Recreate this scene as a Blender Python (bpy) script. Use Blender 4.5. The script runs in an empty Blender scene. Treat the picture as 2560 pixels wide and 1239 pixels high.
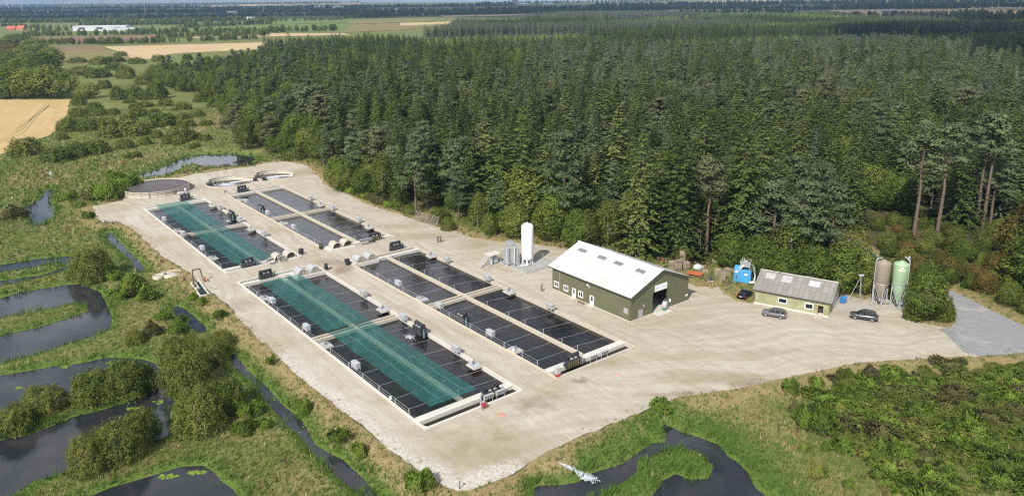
import bpy, bmesh, math, random
import numpy as np
from mathutils import Vector, Matrix, Euler, noise as mnoise
from mathutils.geometry import tessellate_polygon
random.seed(7); rng = np.random.default_rng(7)
R = math.radians
scene = bpy.context.scene
COL = scene.collection

# ---------------------------------------------------------------- camera
CAM_H = 58.0
FPX, PITCH, ROLL, CX, CY = 1937.0, R(15.245), R(0.612), 1280.0, 519.0   # measured on the 2560 px wide photograph
cd = bpy.data.cameras.new('camera'); cam = bpy.data.objects.new('camera', cd); COL.objects.link(cam)
cd.sensor_fit = 'HORIZONTAL'; cd.sensor_width = 36.0; cd.lens = FPX / 2560 * 36.0
cd.shift_y = -(619.5 - CY) / 2560; cd.clip_start = 0.5; cd.clip_end = 40000
cam.matrix_world = Matrix.Translation((0, 0, CAM_H)) @ (Matrix.Rotation(math.pi / 2 - PITCH, 4, 'X') @ Matrix.Rotation(-ROLL, 4, 'Z'))
scene.camera = cam

# ---------------------------------------------------------------- light
SUN_EL, SUN_AZ = R(43), R(245)            # azimuth counter-clockwise from +x, towards the sun
w = bpy.data.worlds.new('World'); scene.world = w; w.use_nodes = True
nt = w.node_tree; bg = nt.nodes['Background']
sky = nt.nodes.new('ShaderNodeTexSky'); sky.sky_type = 'NISHITA'; sky.sun_disc = False
sky.sun_elevation = SUN_EL; sky.sun_rotation = R(90) - SUN_AZ + 2 * math.pi
sky.altitude = 0; sky.air_density = 1.0; sky.dust_density = 0.6; sky.ozone_density = 2.0
bg.inputs[1].default_value = 0.105
# broken white cloud over the blue sky, clear just above the horizon
_tc = nt.nodes.new('ShaderNodeTexCoord'); _mp = nt.nodes.new('ShaderNodeMapping'); _mp.inputs['Scale'].default_value = (1.0, 1.0, 2.6)
_nz = nt.nodes.new('ShaderNodeTexNoise'); _nz.inputs['Scale'].default_value = 2.1; _nz.inputs['Detail'].default_value = 7; _nz.inputs['Roughness'].default_value = 0.58; _nz.inputs['Distortion'].default_value = 0.4
_mr = nt.nodes.new('ShaderNodeMapRange'); _mr.inputs[1].default_value = 0.41; _mr.inputs[2].default_value = 0.55
_sx = nt.nodes.new('ShaderNodeSeparateXYZ'); _m2 = nt.nodes.new('ShaderNodeMapRange'); _m2.inputs[1].default_value = 0.05; _m2.inputs[2].default_value = 0.2
_ml = nt.nodes.new('ShaderNodeMath'); _ml.operation = 'MULTIPLY'; _mx = nt.nodes.new('ShaderNodeMix'); _mx.data_type = 'RGBA'; _mx.inputs[7].default_value = (9.4, 9.7, 10.6, 1)
for _a, _b in ((_tc.outputs['Generated'], _mp.inputs[0]), (_mp.outputs[0], _nz.inputs[0]), (_nz.outputs[0], _mr.inputs[0]), (_tc.outputs['Generated'], _sx.inputs[0]), (_sx.outputs[2], _m2.inputs[0]), (_mr.outputs[0], _ml.inputs[0]), (_m2.outputs[0], _ml.inputs[1]), (_ml.outputs[0], _mx.inputs[0]), (sky.outputs[0], _mx.inputs[6]), (_mx.outputs[2], bg.inputs[0])): nt.links.new(_a, _b)
sd = bpy.data.lights.new('sun', 'SUN'); sd.energy = 4.8; sd.angle = R(0.53); sd.color = (1.0, 0.955, 0.88)
sun = bpy.data.objects.new('sun', sd); COL.objects.link(sun)
SUN_DIR = Vector((math.cos(SUN_AZ) * math.cos(SUN_EL), math.sin(SUN_AZ) * math.cos(SUN_EL), math.sin(SUN_EL)))
sun.rotation_euler = SUN_DIR.to_track_quat('Z', 'Y').to_euler(); sun.location = (0, 0, 300)
scene.view_settings.view_transform = 'Standard'; scene.view_settings.look = 'None'
scene.view_settings.exposure = 0.2; scene.view_settings.gamma = 1.0
scene.cycles.max_bounces = 6; scene.cycles.diffuse_bounces = 2; scene.cycles.glossy_bounces = 3
scene.cycles.transparent_max_bounces = 12; scene.cycles.transmission_bounces = 3; scene.cycles.volume_bounces = 0
scene.cycles.sample_clamp_indirect = 6.0; scene.cycles.use_denoising = False; scene.cycles.filter_width = 1.25

# ---------------------------------------------------------------- measuring helpers
def G(px, py, z=0.0):
    """ground point (world x, y) that the photograph shows at pixel px, py"""
    X, Y = px - CX, py - CY; cr, sr = math.cos(ROLL), math.sin(ROLL)
    x = (X * cr - Y * sr) / FPX; y = -(X * sr + Y * cr) / FPX
    c, s = math.cos(PITCH), math.sin(PITCH)
    dz = -s + y * c; t = (z - CAM_H) / dz
    return (x * t, (c + y * s) * t)
def PX(x, y, z):
    z = z - CAM_H; c, s = math.cos(PITCH), math.sin(PITCH)
    fw = y * c - z * s; up = y * s + z * c
    X = FPX * x / fw; Y = -FPX * up / fw; cr, sr = math.cos(ROLL), math.sin(ROLL)
    return CX + X * cr + Y * sr, CY - X * sr + Y * cr
YAW = R(38.033); CU, SU = math.cos(YAW), math.sin(YAW)
def W(u, v):                                # yard grid (u across the basins, v along them) to world
    return (u * CU - v * SU, u * SU + v * CU)
def UVof(x, y): return (x * CU + y * SU, -x * SU + y * CU)
def polyG(pts, z=0.0): return [G(px, py, z) for px, py in pts]

# ---------------------------------------------------------------- object helpers
def link(o): COL.objects.link(o); return o
def tag(o, label=None, cat=None, group=None, kind=None):
    if label: o['label'] = label
    if cat: o['category'] = cat
    if group: o['group'] = group
    if kind: o['kind'] = kind
    return o
def thing(name, label, cat, loc=(0, 0, 0), rz=0.0, group=None):
    o = bpy.data.objects.new(name, None); o.empty_display_size = 0.3; link(o)
    o.location = loc; o.rotation_euler = (0, 0, rz)
    return tag(o, label, cat, group)
KIDS = {}
def setparent(c, p):
    if p is not None:
        c.parent = p; KIDS.setdefault(p.name, []).append(c)
def copy_tree(o, parent=None):
    c = o.copy(); link(c)
    if parent is not None: setparent(c, parent)
    for k in KIDS.get(o.name, []): copy_tree(k, c)
    return c
def put(o, loc, rz=0.0, label=None, group=None, scale=None):
    o.location = loc; o.rotation_euler = (0, 0, rz)
    if scale: o.scale = (scale,) * 3 if not hasattr(scale, '__len__') else scale
    if label: o['label'] = label
    if group: o['group'] = group
    return o
ORD = ['', 'first', 'second', 'third', 'fourth', 'fifth', 'sixth', 'seventh', 'eighth', 'ninth', 'tenth', 'eleventh', 'twelfth',
       'thirteenth', 'fourteenth', 'fifteenth', 'sixteenth', 'seventeenth', 'eighteenth', 'nineteenth', 'twentieth']
def ordw(n): return ORD[n] if n < len(ORD) else (str(n) + ('st' if n % 10 == 1 and n % 100 != 11 else 'nd' if n % 10 == 2 and n % 100 != 12 else 'rd' if n % 10 == 3 and n % 100 != 13 else 'th'))

class MB:
    """collects shapes and links them as ONE mesh object"""
    def __init__(s): s.v = []; s.f = []; s.m = []; s.sm = []
    def add(s, vs, fs, mi=0, smooth=False):
        n = len(s.v); s.v += [tuple(p) for p in vs]
        for f in fs: s.f.append(tuple(i + n for i in f)); s.m.append(mi); s.sm.append(smooth)
        return s
    def box(s, x0, x1, y0, y1, z0, z1, mi=0, M=None):
        p = [(x0, y0, z0), (x1, y0, z0), (x1, y1, z0), (x0, y1, z0), (x0, y0, z1), (x1, y0, z1), (x1, y1, z1), (x0, y1, z1)]
        if M is not None: p = [tuple(M @ Vector(q)) for q in p]
        return s.add(p, [(0, 3, 2, 1), (4, 5, 6, 7), (0, 1, 5, 4), (1, 2, 6, 5), (2, 3, 7, 6), (3, 0, 4, 7)], mi)
    def bbox(s, x0, x1, y0, y1, z0, z1, b=0.03, mi=0):
        """box with chamfered vertical and top edges"""
        def ring(i, z): return [(x0 + i + b, y0 + i, z), (x1 - i - b, y0 + i, z), (x1 - i, y0 + i + b, z), (x1 - i, y1 - i - b, z), (x1 - i - b, y1 - i, z), (x0 + i + b, y1 - i, z), (x0 + i, y1 - i - b, z), (x0 + i, y0 + i + b, z)]
        vs = ring(0, z0) + ring(0, z1 - b) + ring(b, z1)
        fs = [tuple(range(7, -1, -1)), tuple(range(16, 24))]
        for r in (0, 8):
            for k in range(8): fs.append((r + k, r + (k + 1) % 8, r + 8 + (k + 1) % 8, r + 8 + k))
        return s.add(vs, fs, mi)
    def cyl(s, p0, p1, r0, r1=None, n=10, mi=0, caps=True, smooth=True):
        r1 = r0 if r1 is None else r1
        a = Vector(p0); b = Vector(p1); d = (b - a).normalized()
        u = d.orthogonal().normalized(); v = d.cross(u)
        vs = []
        for c, r in ((a, r0), (b, r1)):
            for k in range(n):
                t = 2 * math.pi * k / n; vs.append(c + u * (r * math.cos(t)) + v * (r * math.sin(t)))
        fs = [(k, (k + 1) % n, n + (k + 1) % n, n + k) for k in range(n)]
        s.add(vs, fs, mi, smooth)
        if caps: s.add(vs, [tuple(range(n - 1, -1, -1)), tuple(range(n, 2 * n))], mi)
        return s
    def tube(s, pts, r, n=6, mi=0):
        for a, b in zip(pts[:-1], pts[1:]):
            if (Vector(a) - Vector(b)).length > 1e-5: s.cyl(a, b, r, r, n, mi)
        return s
    def lathe(s, prof, c=(0, 0, 0), n=32, mi=0, smooth=True):
        vs = [(c[0] + r * math.cos(2 * math.pi * k / n), c[1] + r * math.sin(2 * math.pi * k / n), c[2] + z) for r, z in prof for k in range(n)]
        fs = []
        for j in range(len(prof) - 1):
            for k in range(n): fs.append((j * n + k, j * n + (k + 1) % n, (j + 1) * n + (k + 1) % n, (j + 1) * n + k))
        return s.add(vs, fs, mi, smooth)
    def prism(s, poly, z0, z1, mi=0):
        n = len(poly)
        a = sum(poly[i][0] * poly[(i + 1) % n][1] - poly[(i + 1) % n][0] * poly[i][1] for i in range(n))
        if a < 0: poly = poly[::-1]
        vs = [(x, y, z0) for x, y in poly] + [(x, y, z1) for x, y in poly]
        return s.add(vs, [tuple(range(n - 1, -1, -1)), tuple(range(n, 2 * n))] + [(i, (i + 1) % n, n + (i + 1) % n, n + i) for i in range(n)], mi)
    def extrude(s, prof, axis, a0, a1, mi=0):
        """prof = list of (p, z) extruded along axis 'x' or 'y' from a0 to a1"""
        n = len(prof)
        mk = (lambda a, p, z: (a, p, z)) if axis == 'x' else (lambda a, p, z: (p, a, z))
        vs = [mk(a0, p, z) for p, z in prof] + [mk(a1, p, z) for p, z in prof]
        return s.add(vs, [tuple(range(n)), tuple(range(2 * n - 1, n - 1, -1))] + [(i, n + i, n + (i + 1) % n, (i + 1) % n) for i in range(n)], mi)
    def sphere(s, c, r, n=12, m=8, mi=0, sc=(1, 1, 1)):
        prof = [(max(1e-4, r * math.sin(math.pi * j / m)), -r * math.cos(math.pi * j / m)) for j in range(m + 1)]
        vs = [(c[0] + p * math.cos(2 * math.pi * k / n) * sc[0], c[1] + p * math.sin(2 * math.pi * k / n) * sc[1], c[2] + z * sc[2]) for p, z in prof for k in range(n)]
        fs = [(j * n + k, j * n + (k + 1) % n, (j + 1) * n + (k + 1) % n, (j + 1) * n + k) for j in range(m) for k in range(n)]
        return s.add(vs, fs, mi, True)
    def build(s, name, mats, parent=None, loc=(0, 0, 0), rz=0.0, fix=True):
        me = bpy.data.meshes.new(name); me.from_pydata(s.v, [], s.f)
        for m in (mats if isinstance(mats, (list, tuple)) else [mats]): me.materials.append(m)
        me.polygons.foreach_set('material_index', s.m); me.polygons.foreach_set('use_smooth', s.sm)
        if fix:
            bm = bmesh.new(); bm.from_mesh(me); bmesh.ops.recalc_face_normals(bm, faces=bm.faces); bm.to_mesh(me); bm.free()
        me.update()
        o = bpy.data.objects.new(name, me); link(o); o.location = loc; o.rotation_euler = (0, 0, rz)
        setparent(o, parent)
        return o
def npmesh(name, V, F, mat, attr=None, smooth=False, parent=None, normals=None):
    """mesh from arrays; F is (n,3) or (n,4)"""
    V = np.asarray(V, np.float32); F = np.asarray(F, np.int32); k = F.shape[1]
    me = bpy.data.meshes.new(name); me.vertices.add(len(V)); me.vertices.foreach_set('co', V.ravel())
    me.loops.add(F.size); me.loops.foreach_set('vertex_index', F.ravel())
    me.polygons.add(len(F)); me.polygons.foreach_set('loop_start', np.arange(0, F.size, k, dtype=np.int32))
    if smooth: me.polygons.foreach_set('use_smooth', np.ones(len(F), bool))
    me.materials.append(mat); me.update(calc_edges=True)
    for nm, (dom, typ, data) in (attr or {}).items():
        a = me.attributes.new(nm, typ, dom)
        a.data.foreach_set('color' if typ == 'FLOAT_COLOR' else 'value', np.asarray(data, np.float32).ravel())
    if normals is not None: me.normals_split_custom_set_from_vertices(normals)
    o = bpy.data.objects.new(name, me); link(o); setparent(o, parent)
    return o

# ---------------------------------------------------------------- materials
def newmat(name):
    m = bpy.data.materials.new(name); m.use_nodes = True
    return m, m.node_tree, m.node_tree.nodes['Principled BSDF']
class N:
    """tiny node-building helper"""
    def __init__(s, nt): s.nt = nt
    def n(s, typ, ins=None, **kw):
        nd = s.nt.nodes.new(typ)
        for k, v in kw.items(): setattr(nd, k, v)
        for k, v in (ins or {}).items():
            i = nd.inputs[k]
            if isinstance(v, bpy.types.NodeSocket): s.nt.links.new(v, i)
            else: i.default_value = v
        return nd
    def noise(s, scale, detail=4, rough=0.6, vec=None, dist=0.0):
        i = {'Scale': scale, 'Detail': detail, 'Roughness': rough, 'Distortion': dist}
        if vec is not None: i['Vector'] = vec
        return s.n('ShaderNodeTexNoise', i).outputs[0]
    def mapr(s, v, a, b, c=0.0, d=1.0):
        return s.n('ShaderNodeMapRange', {0: v, 1: a, 2: b, 3: c, 4: d}).outputs[0]
    def math(s, op, a, b=0.0): return s.n('ShaderNodeMath', {0: a, 1: b}, operation=op).outputs[0]
    def mix(s, f, a, b, bt='MIX'):
        nd = s.n('ShaderNodeMix', data_type='RGBA', blend_type=bt)
        for i, v in ((0, f), (6, a), (7, b)):
            if isinstance(v, bpy.types.NodeSocket): s.nt.links.new(v, nd.inputs[i])
            else: nd.inputs[i].default_value = (*v, 1) if hasattr(v, '__len__') and len(v) == 3 else v
        return nd.outputs[2]
    def pos(s): return s.n('ShaderNodeNewGeometry').outputs['Position']
    def obj(s): return s.n('ShaderNodeTexCoord').outputs['Object']
    def bump(s, h, strength=0.3, dist=0.1): return s.n('ShaderNodeBump', {'Strength': strength, 'Distance': dist, 'Height': h}).outputs[0]
MATS = {}
def paint(name, col, rough=0.55, metal=0.0, var=0.18, scale=1.2, dirt=None, bump=0.0):
    """plain surface with uneven wear"""
    if name in MATS: return MATS[name]
    m, nt_, b = newmat(name); k = N(nt_)
    n1 = k.noise(scale, 5, 0.65, k.obj()); n2 = k.noise(scale * 7, 3, 0.6, k.obj())
    f = k.math('ADD', k.math('MULTIPLY', n1, 0.65), k.math('MULTIPLY', n2, 0.35))
    lo = tuple(c * (1 - var) for c in col); hi = tuple(min(1, c * (1 + var)) for c in col)
    c = k.mix(k.mapr(f, 0.3, 0.7), lo, hi)
    if dirt: c = k.mix(k.mapr(n1, 0.5, 0.72, 0, dirt[1]), c, dirt[0])
    nt_.links.new(c, b.inputs['Base Color']); b.inputs['Roughness'].default_value = rough; b.inputs['Metallic'].default_value = metal
    if bump: nt_.links.new(k.bump(n2, bump, 0.05), b.inputs['Normal'])
    MATS[name] = m; return m
def leafmat(name, cols, obj_var=0.5, hue=None, transl=0.25):
    """foliage: per-tree, per-clump and per-leaf colour, a little light through the leaf"""
    m, nt_, b = newmat(name); k = N(nt_)
    rnd = k.n('ShaderNodeObjectInfo').outputs['Random']
    at = k.n('ShaderNodeAttribute', attribute_name='var').outputs['Fac']
    nn = k.noise(0.55, 3, 0.6, k.pos())
    f = k.math('ADD', k.math('MULTIPLY', rnd, obj_var), k.math('ADD', k.math('MULTIPLY', at, 0.35), k.mapr(nn, 0.35, 0.65, -0.2, 0.35)))
    rp = k.n('ShaderNodeValToRGB', {0: f}); el = rp.color_ramp.elements
    for i, (p, c) in enumerate(cols):
        e = el[i] if i < 2 else el.new(p)
        e.position = p; e.color = (*c, 1)
    col = rp.outputs[0]
    if hue:
        h2 = k.math('GREATER_THAN', k.math('FRACT', k.math('MULTIPLY', rnd, 17.3)), 1 - hue[1])
        col = k.mix(k.math('MULTIPLY', h2, hue[2]), col, hue[0])
    b.inputs['Roughness'].default_value = 0.75; b.inputs['Specular IOR Level'].default_value = 0.12
    nt_.links.new(col, b.inputs['Base Color'])
    tr = k.n('ShaderNodeBsdfTranslucent', {'Color': col}); mx = k.n('ShaderNodeMixShader', {0: transl, 1: b.outputs[0], 2: tr.outputs[0]})
    nt_.links.new(mx.outputs[0], nt_.nodes['Material Output'].inputs[0]); return m
def watermat(name, deep, wave, strength, rough=0.06, murk=None):
    m, nt_, b = newmat(name); k = N(nt_); p = k.pos()
    a = k.noise(wave, 3, 0.55, p, 0.4); c = k.noise(wave * 0.23, 2, 0.5, p)
    b.inputs['Roughness'].default_value = rough; b.inputs['IOR'].default_value = 1.33
    nt_.links.new(k.bump(k.math('ADD', a, k.math('MULTIPLY', c, 0.6)), strength, 0.12), b.inputs['Normal'])
    col = k.mix(k.mapr(k.noise(0.16, 4, 0.6, p), 0.4, 0.7), deep, murk or tuple(x * 1.8 for x in deep))
    nt_.links.new(col, b.inputs['Base Color'])
    return m
# ================================================================ LAND
WZ = -1.25                                   # level of the marsh water
# yard outline, measured on the photograph
YARD = [(1150,1226),(1087,1202),(1013,1158),(962,1117),(918,1080),(884,1055),(850,1024),(807,988),(756,948),(708,904),(671,863),(627,826),
 (570,766),(529,732),(502,705),(475,681),(424,651),(380,620),(353,590),(322,566),(295,554),(258,556),(236,542),(234,515),(271,508),(305,500),(318,480),
 (360,455),(444,444),(492,434),(542,427),(627,417),(661,408),(712,403),(763,413),(790,430),(803,451),(818,465),(860,481),(896,499),(942,519),(999,535),(1025,545),
 (1036,549),(1087,566),(1121,573),(1182,593),(1240,603),(1300,607),(1375,616),(1411,623),(1450,632),(1560,650),(1700,700),(1723,708),(1743,718),(1764,716),(1779,722),(1795,716),
 (1814,736),(1831,745),(1850,752),(1872,758),(1900,745),(2000,745),(2105,735),(2155,748),(2190,740),(2240,755),(2262,785),(2276,797),(2320,810),(2375,819),
 (2351,820),(2408,878),(2446,890),(2344,892),(2208,900),(2120,911),(2039,924),(1971,944),(1836,968),(1710,988),(1643,1009),(1562,1049),(1494,1077),
 (1358,1134),(1291,1178),(1223,1205),(1172,1222)]
ROAD = [(2338,704),(2378,725),(2422,746),(2480,776),(2560,814),(2660,858),(2900,960),(2900,1030),(2660,915),(2560,882),(2446,890),(2408,878),(2351,820),(2375,819),(2390,805),(2391,790),(2385,773),(2371,749),(2356,729)]
LANE = [(2338,704),(2290,682),(2240,660),(2190,635),(2150,608),(2128,590),(2118,596),(2140,618),(2180,648),(2230,674),(2280,698),(2330,718),(2356,729)]
PONDS = {
 'back_pond': [(331,448),(345,440),(399,421),(466,392),(505,386),(583,384),(632,392),(651,405),(622,417),(573,420),(538,418),(511,416),(481,410),(456,417),(434,433),(407,442),(368,448),(345,450)],
 'marsh_channel': [(137,469),(119,475),(98,498),(64,517),(73,542),(78,566),(112,563),(132,542),(136,525),(125,502)],
 'narrow_pond': [(261,581),(281,583),(305,610),(339,644),(368,675),(359,681),(346,680),(325,654),(298,627),(271,603)],
 'short_ditch': [(432,763),(454,766),(481,786),(519,820),(519,829),(495,832),(464,807),(437,783)],
 'upper_channel': [(-60,672),(0,662),(102,646),(183,639),(187,655),(173,675),(81,698),(0,715),(-60,728),(-60,712),(0,702),(102,688),(159,669),(167,661),(146,656),(68,671),(0,680),(-60,692)],
 'middle_channel': [(-60,760),(0,746),(51,730),(163,712),(203,710),(251,729),(268,759),(281,790),(278,819),(237,839),(136,870),(85,887),(0,909),(-60,925),(-60,852),(0,838),(85,820),(169,795),(217,778),(221,764),(193,756),(136,768),(0,795),(-60,808)],
 'lower_channel': [(-60,952),(0,938),(129,916),(203,907),(271,892),(356,897),(390,907),(407,938),(420,985),(440,1000),(427,1029),(424,1087),(390,1105),(300,1135),(163,1180),(78,1205),(41,1239),(0,1262),(-60,1290),(-60,1120),(0,1100),(68,1087),(190,1039),(271,1019),(373,982),(385,965),(350,950),(270,968),(170,1000),(60,1020),(0,1026),(-60,1038)],
 'corner_pond': [(150,1290),(224,1239),(278,1216),(339,1199),(420,1175),(451,1165),(508,1161),(536,1178),(556,1202),(586,1222),(620,1290)],
 'long_ditch': [(573,878),(590,887),(627,931),(668,965),(705,1009),(756,1050),(790,1110),(830,1134),(860,1148),(880,1168),(911,1195),(945,1236),(960,1270),(925,1270),(900,1239),(847,1195),(790,1141),(756,1100),(695,1039),(661,999),(627,955),(576,910)],
 'outfall_pond': [(1333,1219),(1345,1212),(1406,1209),(1440,1205),(1455,1196),(1470,1185),(1487,1178),(1555,1158),(1592,1131),(1626,1107),(1663,1104),(1663,1083),(1653,1060),(1665,1060),(1700,1077),(1744,1090),(1805,1114),(1819,1138),(1846,1155),(1870,1178),(1890,1219),(1930,1250),(1940,1300),(1330,1300)],
}
ISLE = [(1440,1258),(1510,1232),(1560,1205),(1593,1180),(1597,1150),(1640,1135),(1700,1117),(1745,1128),(1784,1165),(1768,1195),(1725,1197),(1690,1182),(1655,1200),(1630,1235),(1620,1275),(1440,1290)]
FOREST_PX = [(592,378),(640,372),(700,395),(760,408),(800,440),(850,470),(900,488),(960,512),(1020,528),(1060,530),(1095,555),(1140,565),(1200,580),(1260,594),(1330,600),(1400,610),(1470,622),(1560,640),(1690,668),(1760,668),(1830,672),(1900,705),(1990,725),(2090,725),(2180,712),(2255,720),(2275,715),(2330,690),(2390,715),(2450,748),(2560,798),(2760,900),
 (3000,800),(3000,60),(2560,50),(2300,44),(1800,40),(1400,47),(1150,60),(1125,84),(1000,100),(880,104),(800,112),(690,117),(664,120),(655,146),(560,166),(470,180),(400,192),(360,200),(385,212),(440,226),(490,235),(545,262),(565,300),(575,340)]

def sdist(P, poly):
    """signed distance of points to a polygon (negative inside), plus nothing else"""
    P = np.asarray(P, float); A = np.asarray(poly, float); B = np.roll(A, -1, 0)
    d2 = np.full(len(P), 1e18); ins = np.zeros(len(P), bool)
    for a, b in zip(A, B):
        e = b - a; wv = P - a; t = np.clip((wv @ e) / max(e @ e, 1e-12), 0, 1); q = wv - t[:, None] * e
        d2 = np.minimum(d2, (q * q).sum(1))
        c = ((a[1] <= P[:, 1]) & (b[1] > P[:, 1])) | ((b[1] <= P[:, 1]) & (a[1] > P[:, 1]))
        if e[1] != 0:
            xi = a[0] + (P[:, 1] - a[1]) / e[1] * e[0]; ins ^= c & (P[:, 0] < xi)
    d = np.sqrt(d2); return np.where(ins, -d, d)
def sm(x, a, b):
    t = np.clip((x - a) / (b - a), 0, 1); return t * t * (3 - 2 * t)
yard_xy = polyG(YARD); road_xy = polyG(ROAD); lane_xy = polyG(LANE)
pond_xy = {k: polyG(v, WZ) for k, v in PONDS.items()}; isle_xy = polyG(ISLE, WZ)
forest_xy = polyG(FOREST_PX)
def wetness(x, y):
    u, v = x * CU + y * SU, -x * SU + y * CU
    a = sm(44 - u, -2, 6); b = sm(74 - v, -2, 6) * sm(150 - u, 0, 30); c = sm(v - 276, 0, 10) * sm(95 - u, 0, 8)
    return np.maximum(np.maximum(a, b), c)
def land(P, full=False):
    """height of the ground and the distances that colour it"""
    P = np.asarray(P, float); x, y = P[:, 0], P[:, 1]
    near = y < 460; z = np.full(len(P), -0.9); dy = np.full(len(P), 300.0); dw = np.full(len(P), 300.0)
    Q = P[near]
    if len(Q):
        a = sdist(Q, yard_xy); b = np.minimum(sdist(Q, road_xy), sdist(Q, lane_xy)); d = np.minimum(a, b)
        ww = np.full(len(Q), 300.0)
        for k, pl in pond_xy.items():
            s = sdist(Q, pl)
            if k == 'outfall_pond': s = np.maximum(s, -sdist(Q, isle_xy))
            ww = np.minimum(ww, s)
        wet = wetness(Q[:, 0], Q[:, 1])
        zz = -0.05 - wet * 0.85 * sm(d, 0.5, 6.5) + (1 - wet) * 0.25 * sm(d, 1, 12)
        nz = np.array([mnoise.noise((px * 0.16, py * 0.16, 3.1)) + 0.5 * mnoise.noise((px * 0.5, py * 0.5, 9.1)) for px, py in Q])
        zz += nz * 0.16 * sm(d, 0.6, 3)
        shore = np.minimum(zz, WZ + 0.08 + 0.30 * np.clip(ww, 0, 4)); zz = np.where(ww < 4, shore, zz)
        zz = np.where(ww < 0, WZ + 0.08 + np.clip(ww, -2, 0) * 0.8, zz)
        zz = np.where(d < -0.8, -3.2, zz)
        z[near] = zz; dy[near] = d; dw[near] = ww
    return (z, dy, dw) if full else z

# ---- ground sheet: a fan that gets coarser with distance and reaches the horizon
ys = [62.0]
while ys[-1] < 14500: ys.append(ys[-1] * (1.0062 if ys[-1] < 460 else 1.035))
ys = np.array(ys); ts = np.linspace(-0.98, 0.98, 460)
GP = np.array([(t * (yy + 12), yy) for yy in ys for t in ts])
gz, gdy, gdw = land(GP, True)
ny, nx = len(ys), len(ts)
ii = np.arange((ny - 1) * nx).reshape(ny - 1, nx)[:, :-1].ravel()
GF = np.stack([ii, ii + 1, ii + nx + 1, ii + nx], 1)
fd = sdist(GP, forest_xy)
mvar = np.array([mnoise.noise((a * .13, b * .13, 2.2)) for a, b in GP]) * 1.6; mwide = np.where((GP[:, 0] > 8) & (GP[:, 1] < 125), 4.2, 0.0)
moss = sm(-gdw, -(2.6 + mvar + mwide), -0.4 - mwide * .5) * (gdw > -1) * sm(460 - GP[:, 1], 0, 60)
dry = np.where(gdy < 60, 0.95 * (1 - sm(gdy, 1.5, 7)), 0)
def blobs(P, lst, z=-0.9):
    m = np.zeros(len(P))
    for px, py, rx, ry, s in lst:
        c = np.array(G(px, py, z)); ex = np.linalg.norm(np.array(G(px + rx, py, z)) - c); ey = abs(G(px, py - ry, z)[1] - c[1])
        m = np.maximum(m, s * (1 - sm(np.hypot((P[:, 0] - c[0]) / ex, (P[:, 1] - c[1]) / ey), 0.4, 1.1)))
    return m
DRYB = [(520,315,70,30,.95),(560,290,40,22,.8),(450,345,60,12,.5),(350,395,90,16,.55),(130,430,120,18,.5),(240,440,90,12,.5),(470,350,60,14,.5),(100,445,90,25,.6),(690,380,60,12,.7),(560,395,40,8,.6),
        (1065,540,55,22,.9),(1250,595,30,12,.7),(1330,595,60,12,.6),(1400,690,50,28,.75),(1740,680,60,22,.8),(1790,690,60,16,.6),(2280,790,90,18,.6),(2450,780,40,16,.6),
        (640,1060,140,60,.55),(780,1180,110,70,.6),(560,930,60,50,.55),(340,770,50,30,.5),(380,800,60,60,.45),(1800,990,160,30,.35),(1900,1060,160,50,.4),(2300,1000,80,20,.3),(2540,990,60,40,.6)]
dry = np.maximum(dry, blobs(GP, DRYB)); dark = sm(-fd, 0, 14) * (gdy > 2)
gm, gnt, gb = newmat('meadow'); k = N(gnt); pz = k.pos()
n1 = k.noise(0.09, 5, 0.6, pz); n2 = k.noise(0.55, 5, 0.7, pz); n3 = k.noise(3.2, 3, 0.7, pz)
am, ad, af = (k.n('ShaderNodeAttribute', attribute_name=a).outputs['Fac'] for a in ('moss', 'dry', 'floor'))
nn = k.math('ADD', k.math('MULTIPLY', n2, 0.6), k.math('MULTIPLY', n3, 0.4))
c = k.mix(k.mapr(nn, 0.32, 0.68), (0.088, 0.115, 0.030), (0.20, 0.208, 0.070))
c = k.mix(k.math('MULTIPLY', k.mapr(n1, 0.5, 0.68), 0.55), c, (0.20, 0.165, 0.065))
dcol = k.mix(k.mapr(n3, 0.3, 0.7), (0.20, 0.145, 0.07), (0.36, 0.28, 0.145))
c = k.mix(k.math('MULTIPLY', ad, k.mapr(n2, 0.25, 0.55)), c, dcol)
c = k.mix(k.math('MULTIPLY', am, k.mapr(n2, 0.28, 0.5)), c, k.mix(k.mapr(n3, 0.3, 0.7), (0.055, 0.100, 0.018), (0.115, 0.175, 0.035)))
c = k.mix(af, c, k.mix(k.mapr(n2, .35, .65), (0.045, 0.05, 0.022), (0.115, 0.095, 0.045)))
gnt.links.new(c, gb.inputs['Base Color']); gb.inputs['Roughness'].default_value = 0.95; gb.inputs['Specular IOR Level'].default_value = 0.1
gnt.links.new(k.bump(nn, 0.6, 0.4), gb.inputs['Normal'])
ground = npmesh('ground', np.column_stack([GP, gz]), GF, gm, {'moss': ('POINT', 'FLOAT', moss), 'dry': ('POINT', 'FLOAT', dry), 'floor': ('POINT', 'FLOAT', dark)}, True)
tag(ground, kind='structure')

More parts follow.
